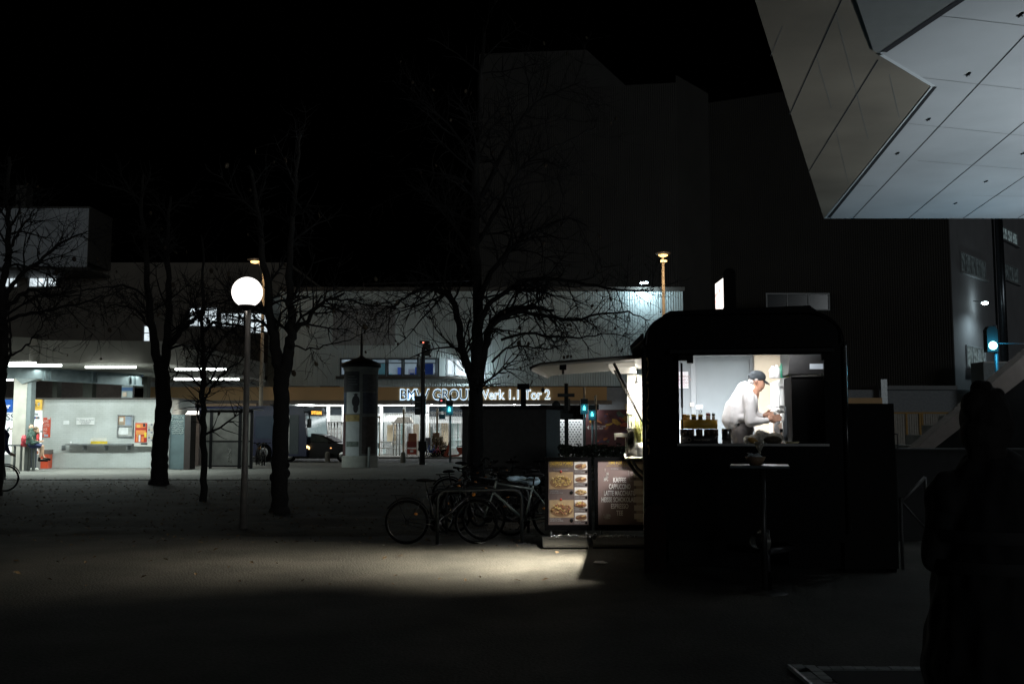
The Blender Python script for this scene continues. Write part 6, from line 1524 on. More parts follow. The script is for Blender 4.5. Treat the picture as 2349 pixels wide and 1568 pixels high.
# crossed sign post
Yc=40; px=X(1299.5,Yc); cs=thing('cross_sign_post','dark post with two short cross boards and a small box in front of the banner','sign post',(px,Yc,0))
part('post',MB().tube([(px,Yc,0),(px,Yc,Z(879,Yc))],.085,10),mat('post_dark',(.03,.035,.035),.6),cs)
part('upper_board',B(1279,1318,902,910,Yc-.12,.04),mat('post_dark',(.03,.035,.035),.6),cs)
part('lower_board',B(1286,1314,948,957,Yc-.12,.04),mat('post_dark',(.03,.035,.035),.6),cs)
part('small_box',B(1303,1308,914,941,Yc-.1,.15),mat('post_box',(.10,.095,.08),.6),cs)
mr=MB(); mr.ell((X(1276,Yc),Yc,Z(930,Yc)),(.17,.06,.20)).box((X(1272,Yc),Yc-.05,Z(947,Yc)),(X(1292,Yc),Yc+.05,Z(938,Yc))).tube([(X(1286,Yc),Yc,Z(940,Yc)),(px,Yc,Z(940,Yc))],.02)
part('round_mirror',mr,mat('post_dark',(.03,.035,.035),.6),cs)
# big green signal on the right
Yb=24; c=W(2273,793,Yb); gs=thing('traffic_light','traffic light glowing bright green above the head of the standing person','traffic light',(c.x,Yb,0))
part('pole',MB().tube([(c.x+.12,Yb,0),(c.x+.12,Yb,c.z+.5)],.05),dkmetal,gs)
part('signal_head',MB().prism([(c.x-.13,c.z-.15),(c.x+.13,c.z-.15),(c.x+.13,c.z+.38),(c.x+.07,c.z+.47),(c.x-.07,c.z+.47),(c.x-.13,c.z+.38)],Yb-.1,Yb+.1,Mx),blackmat,gs)
part('green_lens',MB().lathe((c.x,Yb-.12,c.z),[(.001,-.03),(.06,-.02),(.10,.0),(.10,.02)],24,'y'),mat('green_lens',(0,1,.8),.5,var=0,emit=(.35,1,.95),es=7),gs)
point('green_signal_light',(c.x,Yb-.3,c.z),45,(.05,.6,1),.06,gs)
part('side_arm',MB().tube([(c.x+.12,Yb,c.z+.06),(c.x+1.3,Yb,c.z+.06)],.012),dkmetal,gs)
# bollards
def bollard(label,u,vb,vt):
    p=G(u,vb); r=.5*12*p.y/F; t_=thing('stone_bollard',label,'bollard',(p.x,p.y,.02),0,'round topped stone bollards'); h=(vb-vt)*p.y/F
    part('shaft',MB().lathe((p.x,p.y,.02),[(r,0),(r*.97,h*.7),(r*.85,h*.88),(r*.5,h*.97),(.001,h)],22),mat('bollard_stone',(.16,.145,.12),.85,var=.2),t_)
bollard('round topped stone bollard in front of the lit gate fence',924.5,1062,1037)
bollard('round topped stone bollard in front of the black car',751,1060,1036)
# ================================================================== BICYCLES
def bicycle(label,fc,name='bicycle',wheel_r=.335):
    t_=thing(name,label,'bicycle',(0,0,0),0,'bicycles parked around the steel stands')
    fm=mat('bike_frame_%d_%d'%(int(fc[0]*100),int(fc[2]*100)),fc,.3,.2,var=.05,coat=.5); chrome=mat('bike_chrome',(.035,.035,.035),.35,1,var=0)
    def L(nm,mb,m,p=t_): return part(nm,mb,m,p,True)
    RW=Vector((-.53,0,wheel_r)); FW=Vector((.54,0,wheel_r)); BB=Vector((-.08,0,.28)); ST=Vector((-.22,0,.80)); HT=Vector((.36,0,.84)); HB=Vector((.39,0,.70))
    f=MB(); f.tube([BB,ST],.016).tube([BB,HB],.022).tube([ST+Vector((.02,0,-.05)),HT],.017).tube([HB,HT+Vector((-.015,0,.04))],.020)
    for s_ in (-.05,.05): f.tube([BB+Vector((0,s_*.7,0)),RW+Vector((0,s_,0))],.010,6).tube([ST+Vector((0,s_*.4,-.05)),RW+Vector((0,s_,0))],.009,6)
    L('frame',f,fm)
    k=MB(); k.tube([HB,HB+Vector((.03,0,-.06))],.018)
    for s_ in (-.05,.05): k.tube([HB+Vector((.03,s_,-.05)),FW+Vector((0,s_,0))],.012,6)
    L('fork',k,fm)
    h=MB(); h.tube([HT,HT+Vector((-.02,0,.13))],.014).tube([HT+Vector((-.02,0,.13)),HT+Vector((.06,0,.16))],.014).tube([HT+Vector((-.02,-.30,.20)),HT+Vector((.05,-.14,.16)),HT+Vector((.06,0,.16)),HT+Vector((.05,.14,.16)),HT+Vector((-.02,.30,.20))],.012)
    hb_=L('handlebar',h,chrome); [L('grip',MB().tube([HT+Vector((-.02,g_*.30,.20)),HT+Vector((.02,g_*.20,.178))],.018),rubber,hb_) for g_ in (-1,1)]
    sd=MB(); sd.ell((-.27,0,.97),(.13,.075,.028)).ell((-.18,0,.965),(.10,.03,.022)); L('saddle',sd,blackmat); L('seat_post',MB().tube([ST,(-.25,0,.95)],.013),chrome)
    for nm,c in (('wheel',RW),('wheel',FW)):
        r=MB(); r.torus(c,wheel_r-.035,.010,'y',40,6); r.lathe(c,[(.02,-.04),(.028,-.04),(.028,.04),(.02,.04)],12,'y')
        for i in range(28):
            a=i*6.283/28; r.tube([c+Vector((.02*math.cos(a+.5),(.02 if i%2 else -.02),.02*math.sin(a+.5))),c+Vector(((wheel_r-.04)*math.cos(a),0,(wheel_r-.04)*math.sin(a)))],.0012,3,False)
        w_=L(nm,r,chrome); L('tyre',MB().torus(c,wheel_r-.018,.020,'y',44,8),rubber,w_)
    cr=MB(); cr.lathe(BB,[(.01,-.045),(.095,-.045),(.095,-.04),(.01,-.04)],26,'y'); cr.tube([BB+Vector((0,-.06,0)),BB+Vector((.10,-.07,-.13))],.011,6).tube([BB+Vector((0,.06,0)),BB+Vector((-.10,.07,.13))],.011,6).cbox(BB+Vector((.10,-.11,-.13)),(.09,.07,.02)).cbox(BB+Vector((-.10,.11,.13)),(.09,.07,.02))
    cr.torus(RW+Vector((0,-.045,0)),.035,.008,'y',16,5); cr.tube([BB+Vector((0,-.045,.093)),RW+Vector((0,-.045,.038))],.004,4).tube([BB+Vector((0,-.045,-.093)),RW+Vector((0,-.045,-.038))],.004,4)
    L('crankset',cr,chrome)
    for c in (RW,FW):
        mg_=MB()
        pts=[c+Vector((math.cos(a)*(wheel_r+.03),0,math.sin(a)*(wheel_r+.03))) for a in [R(20+i*14) for i in range(10)]]; mg_.tube(pts,.016,5)
        L('mudguard',mg_,black)
    rk=MB(); rk.tube([(-.40,-.05,.74),(-.78,-.05,.74)],.006,5).tube([(-.40,.05,.74),(-.78,.05,.74)],.006,5).tube([(-.72,-.05,.74),(-.53,-.06,.33)],.005,5).tube([(-.72,.05,.74),(-.53,.06,.33)],.005,5).tube([(-.78,-.05,.74),(-.78,.05,.74)],.006,5); L('luggage_rack',rk,black)
    L('front_reflector',MB().ell((.5,-.02,.75),(.03,.03,.03)),mat('amber',(.6,.22,.03),.3)); L('spoke_reflector',MB().ell((-.53+.14,-.03,wheel_r+.12),(.03,.006,.018)),mat('amber',(.6,.22,.03),.3))
    return t_
def put(o,u,v,rz,sc=1,lean=0,label=None):
    p=G(u,v); o.location=(p.x,p.y,.004); o.rotation_euler=(lean,0,rz); o.scale=(sc,)*3
    if label: o['label']=label
bk=bicycle('black bicycle at the left end of the steel stand, its wheel nearest the lit ground',(.02,.02,.022)); put(bk,1012,1247,R(4),.94,R(-4))
# its rear wheel is the clear one on the left
wb_=bicycle('pale green white mountain bicycle leaning inside the steel stand',(.16,.195,.18)); put(wb_,1192,1237,R(188),1.0,R(6))
b3=copy_tree(bk); put(b3,1105,1225,R(150),.98,R(5),'black bicycle behind the white mountain bicycle, half turned away')
more=[(1060,1215,R(60),R(-6),'dark bicycle with its handlebar raised in front of the big trunk',bk),
(1120,1200,R(200),R(5),'dark bicycle with a blue saddle cover behind the stand',bk),
(1175,1190,R(165),R(-5),'dark bicycle in the second row straight behind the stand legs',bk),
(1230,1195,R(20),R(4),'dark bicycle at the right, its wheel next to the fries board',bk),
(1150,1165,R(185),R(5),'bicycle in the back row in front of the hut',bk),
(1215,1160,R(170),R(-4),'back row bicycle nearest to the fries board',bk),
(1085,1170,R(15),R(4),'back row bicycle close to the big trunk',bk)]
for u,v,rz,ln_,lab,src in more:
    o=copy_tree(src); put(o,u,v,rz,1.0,ln_,lab)
for k,(u,v,rz) in enumerate(((1310,1075,.3),(1345,1072,2.9),(1400,1070,.1),(1440,1074,2.8))):
    o=copy_tree(bk); put(o,u,v,rz,1.0,0,['left bicycle in the dark row along the hedge','second bicycle from the left along the hedge','third bicycle from the left along the hedge','bicycle along the hedge nearest the trailer'][k])
for k,(u,v,rz) in enumerate(((590,1066,R(100)),(598,1067,R(110)),(606,1067,R(105)))):
    o=copy_tree(bk); put(o,u,v,rz,1.0,0,['left of three bicycles seen end-on by the parked bus','middle of three bicycles seen end-on by the parked bus','right of three bicycles seen end-on by the parked bus'][k])
    o['group']='three bicycles parked by the bus'
o=copy_tree(bk); put(o,-44,1128,R(15),1.05,0,'bicycle ridden by the person at the left edge'); del o['group']
# blue plastic saddle cover
p=G(1120,1200); q_=W(1197,1100,15.6)
sc__=MB(); sc__.ell(q_,(.26,.11,.05),(0,.12,.1)).ell(q_+Vector((.16,0,-.02)),(.13,.12,.07)); tag(organic('saddle_cover',sc__,mat('cover_blue',(.30,.42,.50),.35,var=.5,scale=9),None,.012,2,disp=.02),'pale blue plastic bag pulled over a bicycle saddle','saddle cover')
# stands
def stand(label,u0,u1,vt,vb,r=.026):
    p0=G(u0,vb); p1=G(u1,vb-3); z=Z(vt,p0.y); t_=thing('bicycle_stand',label,'bicycle stand',p0,0,'steel bicycle stands'); d=(p1-p0); up=Vector((0,0,1)); pts=[p0]
    dn=d.normalized(); rr=.14
    pts.append(p0+up*(z-rr))
    for i in range(1,6): a=math.pi/2*i/6; pts.append(p0+up*(z-rr+rr*math.sin(a))+dn*(rr*(1-math.cos(a))))
    for i in range(0,6): a=math.pi/2*i/5; pts.append(p1+up*(z-rr+rr*math.cos(a))-dn*(rr*(1-math.sin(a))))
    pts.append(p1)
    part('hoop',MB().tube(pts,r,10),mat('stand_steel',(.03,.034,.034),.45,.6,var=.15),t_)
    part('foot_plates',MB().lathe(p0,[(.001,.012),(.07,.012),(.07,0)],14).lathe(p1,[(.001,.012),(.07,.012),(.07,0)],14),dkmetal,t_)
stand('front steel hoop stand, nearest of the row, beside the lit asphalt',1003,1197,1124,1249)
stand('second steel hoop stand behind the front one among the bicycles',1024,1212,1118,1226,.022)
# ================================================================== SCOOTER
sc_o=thing('motor_scooter','red and white delivery scooter parked before the gate fence left of the big trunk','scooter',(X(1046,57.5),57.5,.1))
sy=57.5; sred=mat('scooter_red',(.30,.05,.02),.4,var=.1)
def P_(u,v): return (X(u,sy),Z(v,sy))
part('front_shield',MB().prism([P_(1028,1020),P_(1033,1020),P_(1030,1034),P_(1024,1046),P_(1018,1044),P_(1024,1032)],sy-.15,sy+.15,Mx),sred,sc_o)
part('footboard',MB().prism([P_(1022,1044),P_(1050,1042),P_(1056,1038),P_(1058,1042),P_(1052,1046),P_(1024,1047)],sy-.16,sy+.16,Mx),sred,sc_o)
part('rear_box',MB().prism([P_(1047,1026),P_(1077,1023),P_(1075,1034),P_(1066,1041),P_(1056,1041),P_(1050,1034)],sy-.2,sy+.2,Mx),sred,sc_o)
part('box_emblem',MB().lathe((X(1065,sy),sy-.2,Z(1034,sy)),[(.001,-.01),(.12,-.01),(.12,0)],18,'y'),mat('emblem_pale',(.5,.42,.38),.5),sc_o)
part('seat',MB().prism([P_(1047,1025.5),P_(1062,1023),P_(1062,1020.5),P_(1048,1023)],sy-.14,sy+.14,Mx),blackmat,sc_o)
for u in (1021,1072):
    part('wheel',MB().torus((X(u,sy),sy,.1+.22),.18,.05,'y',24,8),rubber,sc_o)
part('handlebar',MB().tube([(X(1030,sy),sy-.3,Z(1014,sy)),(X(1030,sy),sy+.3,Z(1014,sy))],.03).tube([(X(1031,sy),sy,Z(1014,sy)),(X(1028,sy),sy,Z(1022,sy))],.04),black,sc_o)
for i,(u,col_,lab) in enumerate(((981,(.05,.12,.4),'blue'),(993,(.04,.08,.3),'dark blue'),(1002,(.45,.08,.12),'pink'))):
    t_=thing('childrens_bike',lab+' child bicycle among the clutter at the foot of the gate shrub','bicycle',(X(u,57.2),57.2,.1)); y_=57.2; x_=X(u,y_)
    m_=mat('kid_'+lab.replace(' ','_'),col_,.4); part('frame',MB().tube([(x_-.2,y_,.35),(x_+.05,y_,.6),(x_+.22,y_,.35)],.03).tube([(x_+.05,y_,.6),(x_+.0,y_,.32)],.025).tube([(x_+.1,y_-.15,.74),(x_+.1,y_+.15,.74)],.02).tube([(x_+.07,y_,.58),(x_+.1,y_,.74)],.02),m_,t_)
    for dx in (-.2,.22): part('wheel',MB().torus((x_+dx,y_,.1+.2),.17,.025,'y',20,6),rubber,t_)
# ================================================================== BUS + CAR
yawb=-R(15); bo=Vector((X(700,50.6),51.0,0)); 
bus=thing('city_bus','blue city bus with amber lights standing behind the knobbly tree','bus',bo); bus.rotation_euler=(0,0,yawb)
bb_=mat('bus_blue',(.014,.017,.055),.35,var=.1,coat=.5)
Lb,Wb,Hb=12.0,2.5,2.88; z0b=.30
def bprt(nm,mb,m,p=None): return part(nm,mb,m,p or bus,True)
side=[(0-.0,z0b),(0,1.25),(-.12,2.5),(-.25,Hb-.08),(-.5,Hb),(-Lb+.2,Hb),(-Lb,Hb-.2),(-Lb,z0b)]
bprt('body',MB().prism(side,0,Wb,Mx),bb_)
win=MB()
for k in range(6): win.box((-2.9-k*1.5,-.012,1.2),(-1.65-k*1.5-.1,-.002,2.35))
bprt('side_windows',win,mat('bus_glass',(.02,.03,.05),.1,var=0,emit=(.08,.14,.2),es=.05))
dr=MB(); dr.box((-1.5,-.02,.42),(-.45,-.004,2.4)); do=bprt('door',dr,mat('bus_door',(.03,.04,.05),.2,emit=(.1,.12,.1),es=.06)); bprt('door_strips',MB().box((-1.0,-.03,.45),(-.96,-.021,2.38)).box((-1.46,-.03,.45),(-1.42,-.021,2.38)),offw,do)
bprt('door_glow',MB().box((-1.32,-.03,1.35),(-1.08,-.022,1.9)),mat('door_lit',(.4,.42,.3),.5,emit=(.6,.65,.4),es=.22),do)
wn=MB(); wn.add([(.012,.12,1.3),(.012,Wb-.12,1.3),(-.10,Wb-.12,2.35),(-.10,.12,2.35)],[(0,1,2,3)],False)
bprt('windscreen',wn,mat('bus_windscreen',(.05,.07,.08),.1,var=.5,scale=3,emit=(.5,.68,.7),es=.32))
dst=MB(); dst.box((-.10,.5,2.38),(-.07,1.9,2.68)); ds=bprt('destination_box',dst,black); text('route_number','50 PETUELRING',mat('amber_led',(1,.5,.05),.5,var=0,emit=(1,.5,.06),es=2.2),ds,(-.055,.6,2.45),(0,1,0),(0,0,1),h=.17,width=1.2,ext=.004,local=True,bold=.02)
hl=MB(); hl.ell((.02,.35,.72),(.03,.16,.09)).ell((.02,Wb-.35,.72),(.03,.16,.09)).ell((-.0,.04,.78),(.1,.03,.07)); bprt('headlight',hl,mat('bus_head',(1,.7,.3),.5,var=0,emit=(1,.6,.25),es=4))
bprt('indicator',MB().ell((-3.6,-.02,1.05),(.09,.03,.09)),mat('bus_amber',(1,.5,.1),.5,var=0,emit=(1,.5,.15),es=5))
mi=MB(); mi.tube([(-.15,-.02,2.55),(.25,-.25,2.5),(.3,-.3,2.2)],.03).box((.22,-.42,1.75),(.36,-.2,2.2)); bprt('mirror',mi,black)
for xw in (-2.4,-8.8):
    wq=MB(); wq.lathe((xw,-.015,.48),[(.02,0),(.26,.0),(.46,.01),(.48,.05),(.48,.25)],26,'y'); w_=bprt('wheel',wq,rubber); bprt('rim',MB().lathe((xw,-.022,.48),[(.001,.02),(.1,.0),(.24,.004),(.26,.02)],18,'y'),mat('bus_rim',(.2,.2,.2),.4,.6),w_)
bprt('roof_unit',MB().box((-6.5,.5,Hb),(-3.2,2.0,Hb+.14)),mat('bus_roof_unit',(.30,.20,.12),.6))
# black car
car=thing('black_car','black car standing between the bus front and the advertising column','car',(X(770,52.5),52.0,0)); car.rotation_euler=(0,0,-R(6))
cpnt=mat('car_black',(.006,.006,.007),.3,var=0,spec=.3)
def cp_(nm,mb,m,p=None): return part(nm,mb,m,p or car,True)
lower=[(-2.9,.3),(-2.95,.75),(-2.8,1.0),(.15,1.0),(1.15,.88),(1.32,.7),(1.36,.35),(1.2,.22),(-2.7,.22)]
body=MB(); body.prism(lower,-.85,.85,Mx); cbod=cp_('body',body,cpnt)
cab_=MB(); lowq=[(-2.75,.985),(-2.3,1.42),(-.9,1.46),(-.35,1.36),(.35,.985)]
vs=[(x,-.83,z) if z<1 else (x*1.0,-.62,z) for x,z in lowq]+[(x,.83,z) if z<1 else (x,.62,z) for x,z in lowq]
cab_.add(vs,[(0,1,2,3,4),(9,8,7,6,5),(0,5,6,1),(1,6,7,2),(2,7,8,3),(3,8,9,4)],False); cp_('cabin',cab_,cpnt)
gl_=MB(); gl_.add([(-.30,-.60,1.33),(-.30,.60,1.33),(.30,.78,1.03),(.30,-.78,1.03)],[(0,1,2,3)],False); gl_.v=[(a+.03,b,c+.015) for a,b,c in gl_.v]; cp_('windscreen',gl_,mat('car_screen',(.01,.01,.01),.5,var=0,spec=.2))
sw_=MB()
sw_.add([(-1.0,-.66,1.38),(-.45,-.68,1.32),(.1,-.83,1.03),(-1.0,-.83,1.03)],[(0,1,2,3)],False); sw_.add([(-1.1,-.66,1.38),(-2.2,-.67,1.36),(-2.5,-.83,1.03),(-1.1,-.83,1.03)],[(0,1,2,3)],False); sw_.v=[(a,b-.012,c) for a,b,c in sw_.v]; cp_('side_windows',sw_,mat('car_glass',(.05,.055,.05),.1,var=.3,spec=.8))
for xw in (.72,-2.1):
    w_=cp_('wheel',MB().lathe((xw,-.86,.32),[(.05,0),(.24,0),(.32,.03),(.32,.2)],22,'y'),rubber); cp_('rim',MB().lathe((xw,-.868,.32),[(.001,.02),(.06,0),(.2,.002),(.22,.02)],16,'y'),steel,w_)
cp_('headlight',MB().ell((1.22,-.62,.72),(.12,.16,.07)),mat('head_glass',(.3,.3,.3),.1)); cp_('side_light',MB().ell((.1,-.86,.72),(.05,.01,.03)),mat('car_amber',(1,.5,.2),.5,var=0,emit=(1,.45,.15),es=1.5)); cp_('number_plate',MB().box((1.36,-.25,.40),(1.375,.25,.50)),offw)
cp_('mirror',MB().ell((.0,-.95,1.02),(.07,.09,.06)),cpnt)
# ================================================================== RAIL AT THE KIOSK
Yr=39.7; rl_=thing('barrier_rail','heavy steel barrier rail with flat posts that the man sits on','barrier',(X(50,Yr),Yr,.02))
part('top_rail',MB().box((X(-30,Yr),Yr-.06,1.0),(X(86,Yr),Yr+.06,1.06)),galv,rl_)
for u,w__ in ((-10,4),(36,3),(51,3),(64,8),(71.5,2.5),(80,5)):
    part('post',MB().box((X(u,Yr)-w__*Yr/F/2,Yr-.05,.02),(X(u,Yr)+w__*Yr/F/2,Yr+.05,1.0)),mat('rail_post',(.13,.14,.13),.6,.3),rl_)
# ================================================================== PEOPLE
hairg=mat('hair_grey',(.30,.28,.26),.8,var=.3,scale=60)
def at(k,x0,v0,Y): 
    pass
# --- vendor: plane coordinates (zoom px) -> world
Ym=11.95
def V_(zx,zy,dy=0): return W(1634.5+zx*.128,825.8+zy*.128,Ym+dy)
s_=Ym/F*.128
vd=thing('person','man in a white shirt and dark cap bending over food inside the trailer','person',(V_(500,1400).x,Ym,.5))
bdy=MB()
hd=V_(800,400)
bdy.ell(V_(795,350),(150*s_,.078,165*s_)).ell(V_(835,430),(105*s_,.066,120*s_),(0,.25,0)).ell(V_(815,520),(62*s_,.05,55*s_)).ell(V_(870,480),(55*s_,.052,50*s_))
bdy.ell(V_(918,455),(22*s_,.018,30*s_)).ell(V_(900,395),(30*s_,.045,22*s_)).ell(V_(868,520),(22*s_,.03,12*s_)).ell(V_(862,548),(22*s_,.03,11*s_))
bdy.cap(V_(720,470),V_(650,600),.062,.075)
bdy.cap(V_(660,600),V_(480,900),.12,.13).cap(V_(480,900),V_(500,1300),.13,.13).cap(V_(500,1300,-.05),V_(520,1900,-.05),.085,.07).cap(V_(500,1300,.08),V_(520,1900,.08),.085,.07)
bdy.cap(V_(640,640,-.16),V_(680,1110,-.20),.048,.040).cap(V_(680,1110,-.20),V_(985,1075,-.22),.038,.030)
bdy.cap(V_(700,640,.16),V_(760,1030,.16),.048,.040).cap(V_(760,1030,.16),V_(940,985,.10),.036,.029)
def hand(mb,wr,dirv,up,side,curl,sc=1):
    wr=Vector(wr); d=Vector(dirv).normalized(); u=Vector(up).normalized(); n=d.cross(u).normalized()*side
    mb.cap(wr,wr+d*.035*sc,.027*sc,.030*sc)
    for i in range(5): mb.ell(wr+d*.055*sc+u*(.026-.013*i)*sc,(.028*sc,.018*sc,.020*sc))
    for i,l in enumerate((.075,.085,.078,.060)):
        b=wr+d*.080*sc+u*(.030-.020*i)*sc; p=b
        dd=d.copy()
        for k in range(3):
            dd=(dd*math.cos(curl)+n*math.sin(curl)).normalized() if k else dd
            q=p+dd*l*sc/3*1.05; mb.cap(p,q,.0095*sc,.0085*sc); p=q; n=(n*math.cos(curl)-dd*math.sin(curl)*.4).normalized()
    n0=d.cross(u).normalized()*side
    b=wr+d*.02*sc+u*.026*sc; q=b+(d*.6+u*.5+n0*.55).normalized()*.042*sc; r=q+(d*.95+n0*.5).normalized()*.032*sc
    mb.cap(b,q,.0125*sc,.011*sc); mb.cap(q,r,.010*sc,.009*sc)
hand(bdy,V_(985,1075,-.22),Vector((.95,-.05,.22)),Vector((-.2,.2,.95)),-1,.45,1.12)
hand(bdy,V_(940,985,.08),Vector((.95,-.25,.06)),Vector((0,.3,.95)),1,.5,1.05)
bd_=organic('body',bdy,skin,vd,.0058,3)
ear=MB().ell(V_(785,385,-.080),(24*s_,.012,36*s_),(0,.2,0)).ell(V_(790,382,-.088),(13*s_,.006,22*s_)); part('ear',ear,mat('ear_skin',(.36,.18,.12),.6),bd_)
part('eye',MB().ell(V_(905,412,-.048),(9*s_,.008,8*s_)),mat('eye_dark',(.03,.02,.02),.3),bd_)
part('hair',MB().ell(V_(690,395),(62*s_,.072,75*s_)).ell(V_(765,350,-.02),(60*s_,.070,45*s_)),hairg,vd)
cpm=MB(); cpm.ell(V_(800,300),(158*s_,.094,122*s_),(0,.10,0)); cpm.ell(V_(735,320),(95*s_,.088,70*s_)).ell(V_(660,278),(30*s_,.04,22*s_))
cpo=organic('cap',cpm,mat('cap_fabric',(.018,.023,.027),.9,var=.3,scale=40),vd,.006,3)
br=MB(); pts=[]
for i in range(9):
    a=-1+2*i/8; pts.append((V_(935-30*abs(a)**2,352+10*abs(a),.072*a),V_(1030-75*abs(a)**2.2,438-22*abs(a)**2,.066*a)))
vs=[];
for p,q in pts: m_=(p+q)/2+Vector((0,0,.008)); vs+=[p,m_,q,p-Vector((0,0,.007)),m_-Vector((0,0,.007)),q-Vector((0,0,.006))]
fs=[]
for i in range(8):
    o=6*i; fs+=[(o,o+1,o+7,o+6),(o+1,o+2,o+8,o+7),(o+3,o+9,o+10,o+4),(o+4,o+10,o+11,o+5),(o+2,o+5,o+11,o+8),(o,o+6,o+9,o+3)]
bq=MB(); bq.add(vs,fs,True); part('brim',bq,mat('cap_fabric',(.018,.023,.027),.9,var=.3,scale=40),cpo)
shm=MB()
shm.cap(V_(590,590),V_(465,900),.135,.150); shm.cap(V_(440,860),V_(390,1050),.150,.15); shm.ell(V_(480,1030),(250*s_,.165,135*s_)); shm.ell(V_(340,1075),(95*s_,.13,75*s_)); shm.ell(V_(560,1080),(130*s_,.14,80*s_)); shm.ell(V_(600,560),(130*s_,.15,95*s_)); shm.ell(V_(690,760),(120*s_,.14,240*s_)); shm.cap(V_(650,520),V_(700,560),.080,.07)
shm.cap(V_(650,640,-.165),V_(665,900,-.19),.078,.072).cap(V_(665,900,-.19),V_(685,1100,-.205),.070,.066).cap(V_(685,1100,-.205),V_(955,1078,-.22),.062,.044).ell(V_(680,1130,-.2),(75*s_,.06,55*s_))
shm.cap(V_(700,660,.165),V_(760,1020,.165),.075,.062).cap(V_(760,1020,.165),V_(915,985,.12),.058,.042)
organic('shirt',shm,mat('shirt_white',(.80,.78,.77),.8,var=.02,scale=10,bump=.25,bscale=14),vd,.009,5,disp=.014)
part('collar',MB().torus(V_(692,515),.062,.010,'z',20,8,rot=Euler((0,.75,0)).to_matrix()),mat('shirt_white',(.80,.78,.77),.8),vd)
trm=MB(); trm.cap(V_(520,1150),V_(520,1300),.140,.14); trm.ell(V_(540,1240),(205*s_,.15,110*s_)); trm.cap(V_(500,1300,-.06),V_(520,1900,-.05),.11,.085).cap(V_(520,1300,.08),V_(530,1900,.08),.11,.085)
organic('apron_and_trousers',trm,mat('dark_trousers',(.07,.063,.06),.85,var=.25,scale=18),vd,.012,5)
part('apron_knot',MB().cbox(V_(435,1130,-.12),(.05,.02,.03),(0,.5,0)).cbox(V_(460,1145,-.12),(.03,.015,.05),(0,-.4,0)),blackmat,vd)
wrp=MB(); c0=V_(1195,975,-.16); rnd=random.Random(4)
for k in range(8): wrp.ell(c0+Vector((rnd.uniform(-.045,.05),rnd.uniform(-.03,.03),rnd.uniform(-.05,.05))),(.035,.025,.03),(rnd.uniform(0,1),rnd.uniform(0,1),0))
wp=organic('wrapped_food',wrp,mat('foil',(.55,.55,.52),.3,.3,var=.4,scale=30),None,.007,1,disp=.025); tag(wp,'crumpled foil wrap with food held in the hands of the vendor','wrapped food')
# --- standing silhouette on the right
Yp=4.7
def U_(u,v,dy=0): return W(u,v,Yp+dy)
fg_=thing('person','dark silhouette of a person with a hair bun standing at the right edge','person',(U_(2262,1200).x,Yp,0))
b=MB(); b.ell(U_(2262,955,.03),(.085,.10,.125)).ell(U_(2258,985,.05),(.07,.08,.09)).cap(U_(2268,1010,.02),U_(2272,1070,.03),.060,.07)
b.cap(U_(2170,1125),U_(2375,1120),.075,.075).ell(U_(2272,1130),(.20,.12,.10)).cap(U_(2272,1130),U_(2268,1330),.165,.165).ell(U_(2268,1390),(.18,.14,.14))
for sg,uu in ((-1,2225),(1,2310)): 
    h=U_(uu,1400); kx=h.x; b.cap(h,(kx,Yp,.50),.10,.062).cap((kx,Yp,.50),(kx,Yp+.02,.09),.058,.042).cap((kx,Yp+.05,.05),(kx,Yp-.16,.04),.045,.035)
sh0=U_(2172,1130); sh1=U_(2375,1130)
for s0,ex in ((sh0,-.06),(sh1,.06)): 
    el0=s0+Vector((ex,.0,-.29)); wr0=el0+Vector((.10 if ex<0 else -.10,.22,.02)); b.cap(s0,el0,.052,.043).cap(el0,wr0,.040,.028); hand(b,wr0,Vector((.3 if ex<0 else -.3,.8,.2)),Vector((0,0,1)),1 if ex>0 else -1,.45)
body_=organic('body',b,skin,fg_,.009,5)
hr=MB(); hr.ell(U_(2262,952,-.01),(.112,.120,.130)).ell(U_(2258,1000,-.03),(.106,.09,.11)).ell(U_(2264,1045,-.04),(.095,.07,.10)).ell(U_(2240,930,-.03),(.07,.07,.08)).ell(U_(2290,975,-.03),(.07,.06,.09)).ell(U_(2248,893,.02),(.045,.05,.042)).ell(U_(2258,885,.02),(.03,.035,.024)).ell(U_(2285,905,.0),(.035,.05,.03))
organic('hair',hr,mat('hair_dark',(.008,.006,.005),.85,var=.4,scale=40),fg_,.009,2,disp=.015)
ct_=MB(); ct_.cap(U_(2178,1138),U_(2375,1133),.115,.11).ell(U_(2278,1120),(.25,.16,.13)).cap(U_(2278,1150),U_(2270,1330),.22,.25).cap(U_(2270,1330),U_(2266,1540),.25,.29).ell(U_(2270,1080,-.0),(.165,.14,.10)).ell(U_(2300,1070,-.02),(.10,.09,.08))
for s0,ex in ((sh0,-.06),(sh1,.06)):
    el0=s0+Vector((ex,.0,-.29)); wr0=el0+Vector((.085 if ex<0 else -.085,.19,.02)); ct_.cap(s0,el0,.082,.070).cap(el0,wr0,.066,.052)
coat=organic('coat',ct_,mat('coat_black',(.005,.005,.006),.9,var=.3,scale=12),fg_,.014,5,disp=.02)
for k,vv in enumerate((1222,1290)):
    bn_=MB(); z_=U_(2268,vv).z; x_=U_(2270,vv).x; h_=.028
    bn_.lathe((x_,Yp,z_),[(.262+.008*k,-h_),(.270+.008*k,0),(.266+.008*k,h_)],40,M=Matrix.Diagonal((1,.98,1,1))); part('coat_band',bn_,mat('band_grey',(.011,.011,.012),.8),coat)
tr2=MB()
for uu in (2225,2310): kx=U_(uu,1400).x; tr2.cap((kx,Yp,.85),(kx,Yp,.48),.10,.078).cap((kx,Yp,.48),(kx,Yp+.01,.10),.074,.060)
organic('trousers',tr2,mat('trousers_black',(.014,.014,.016),.9),fg_,.013,4)
shb=MB()
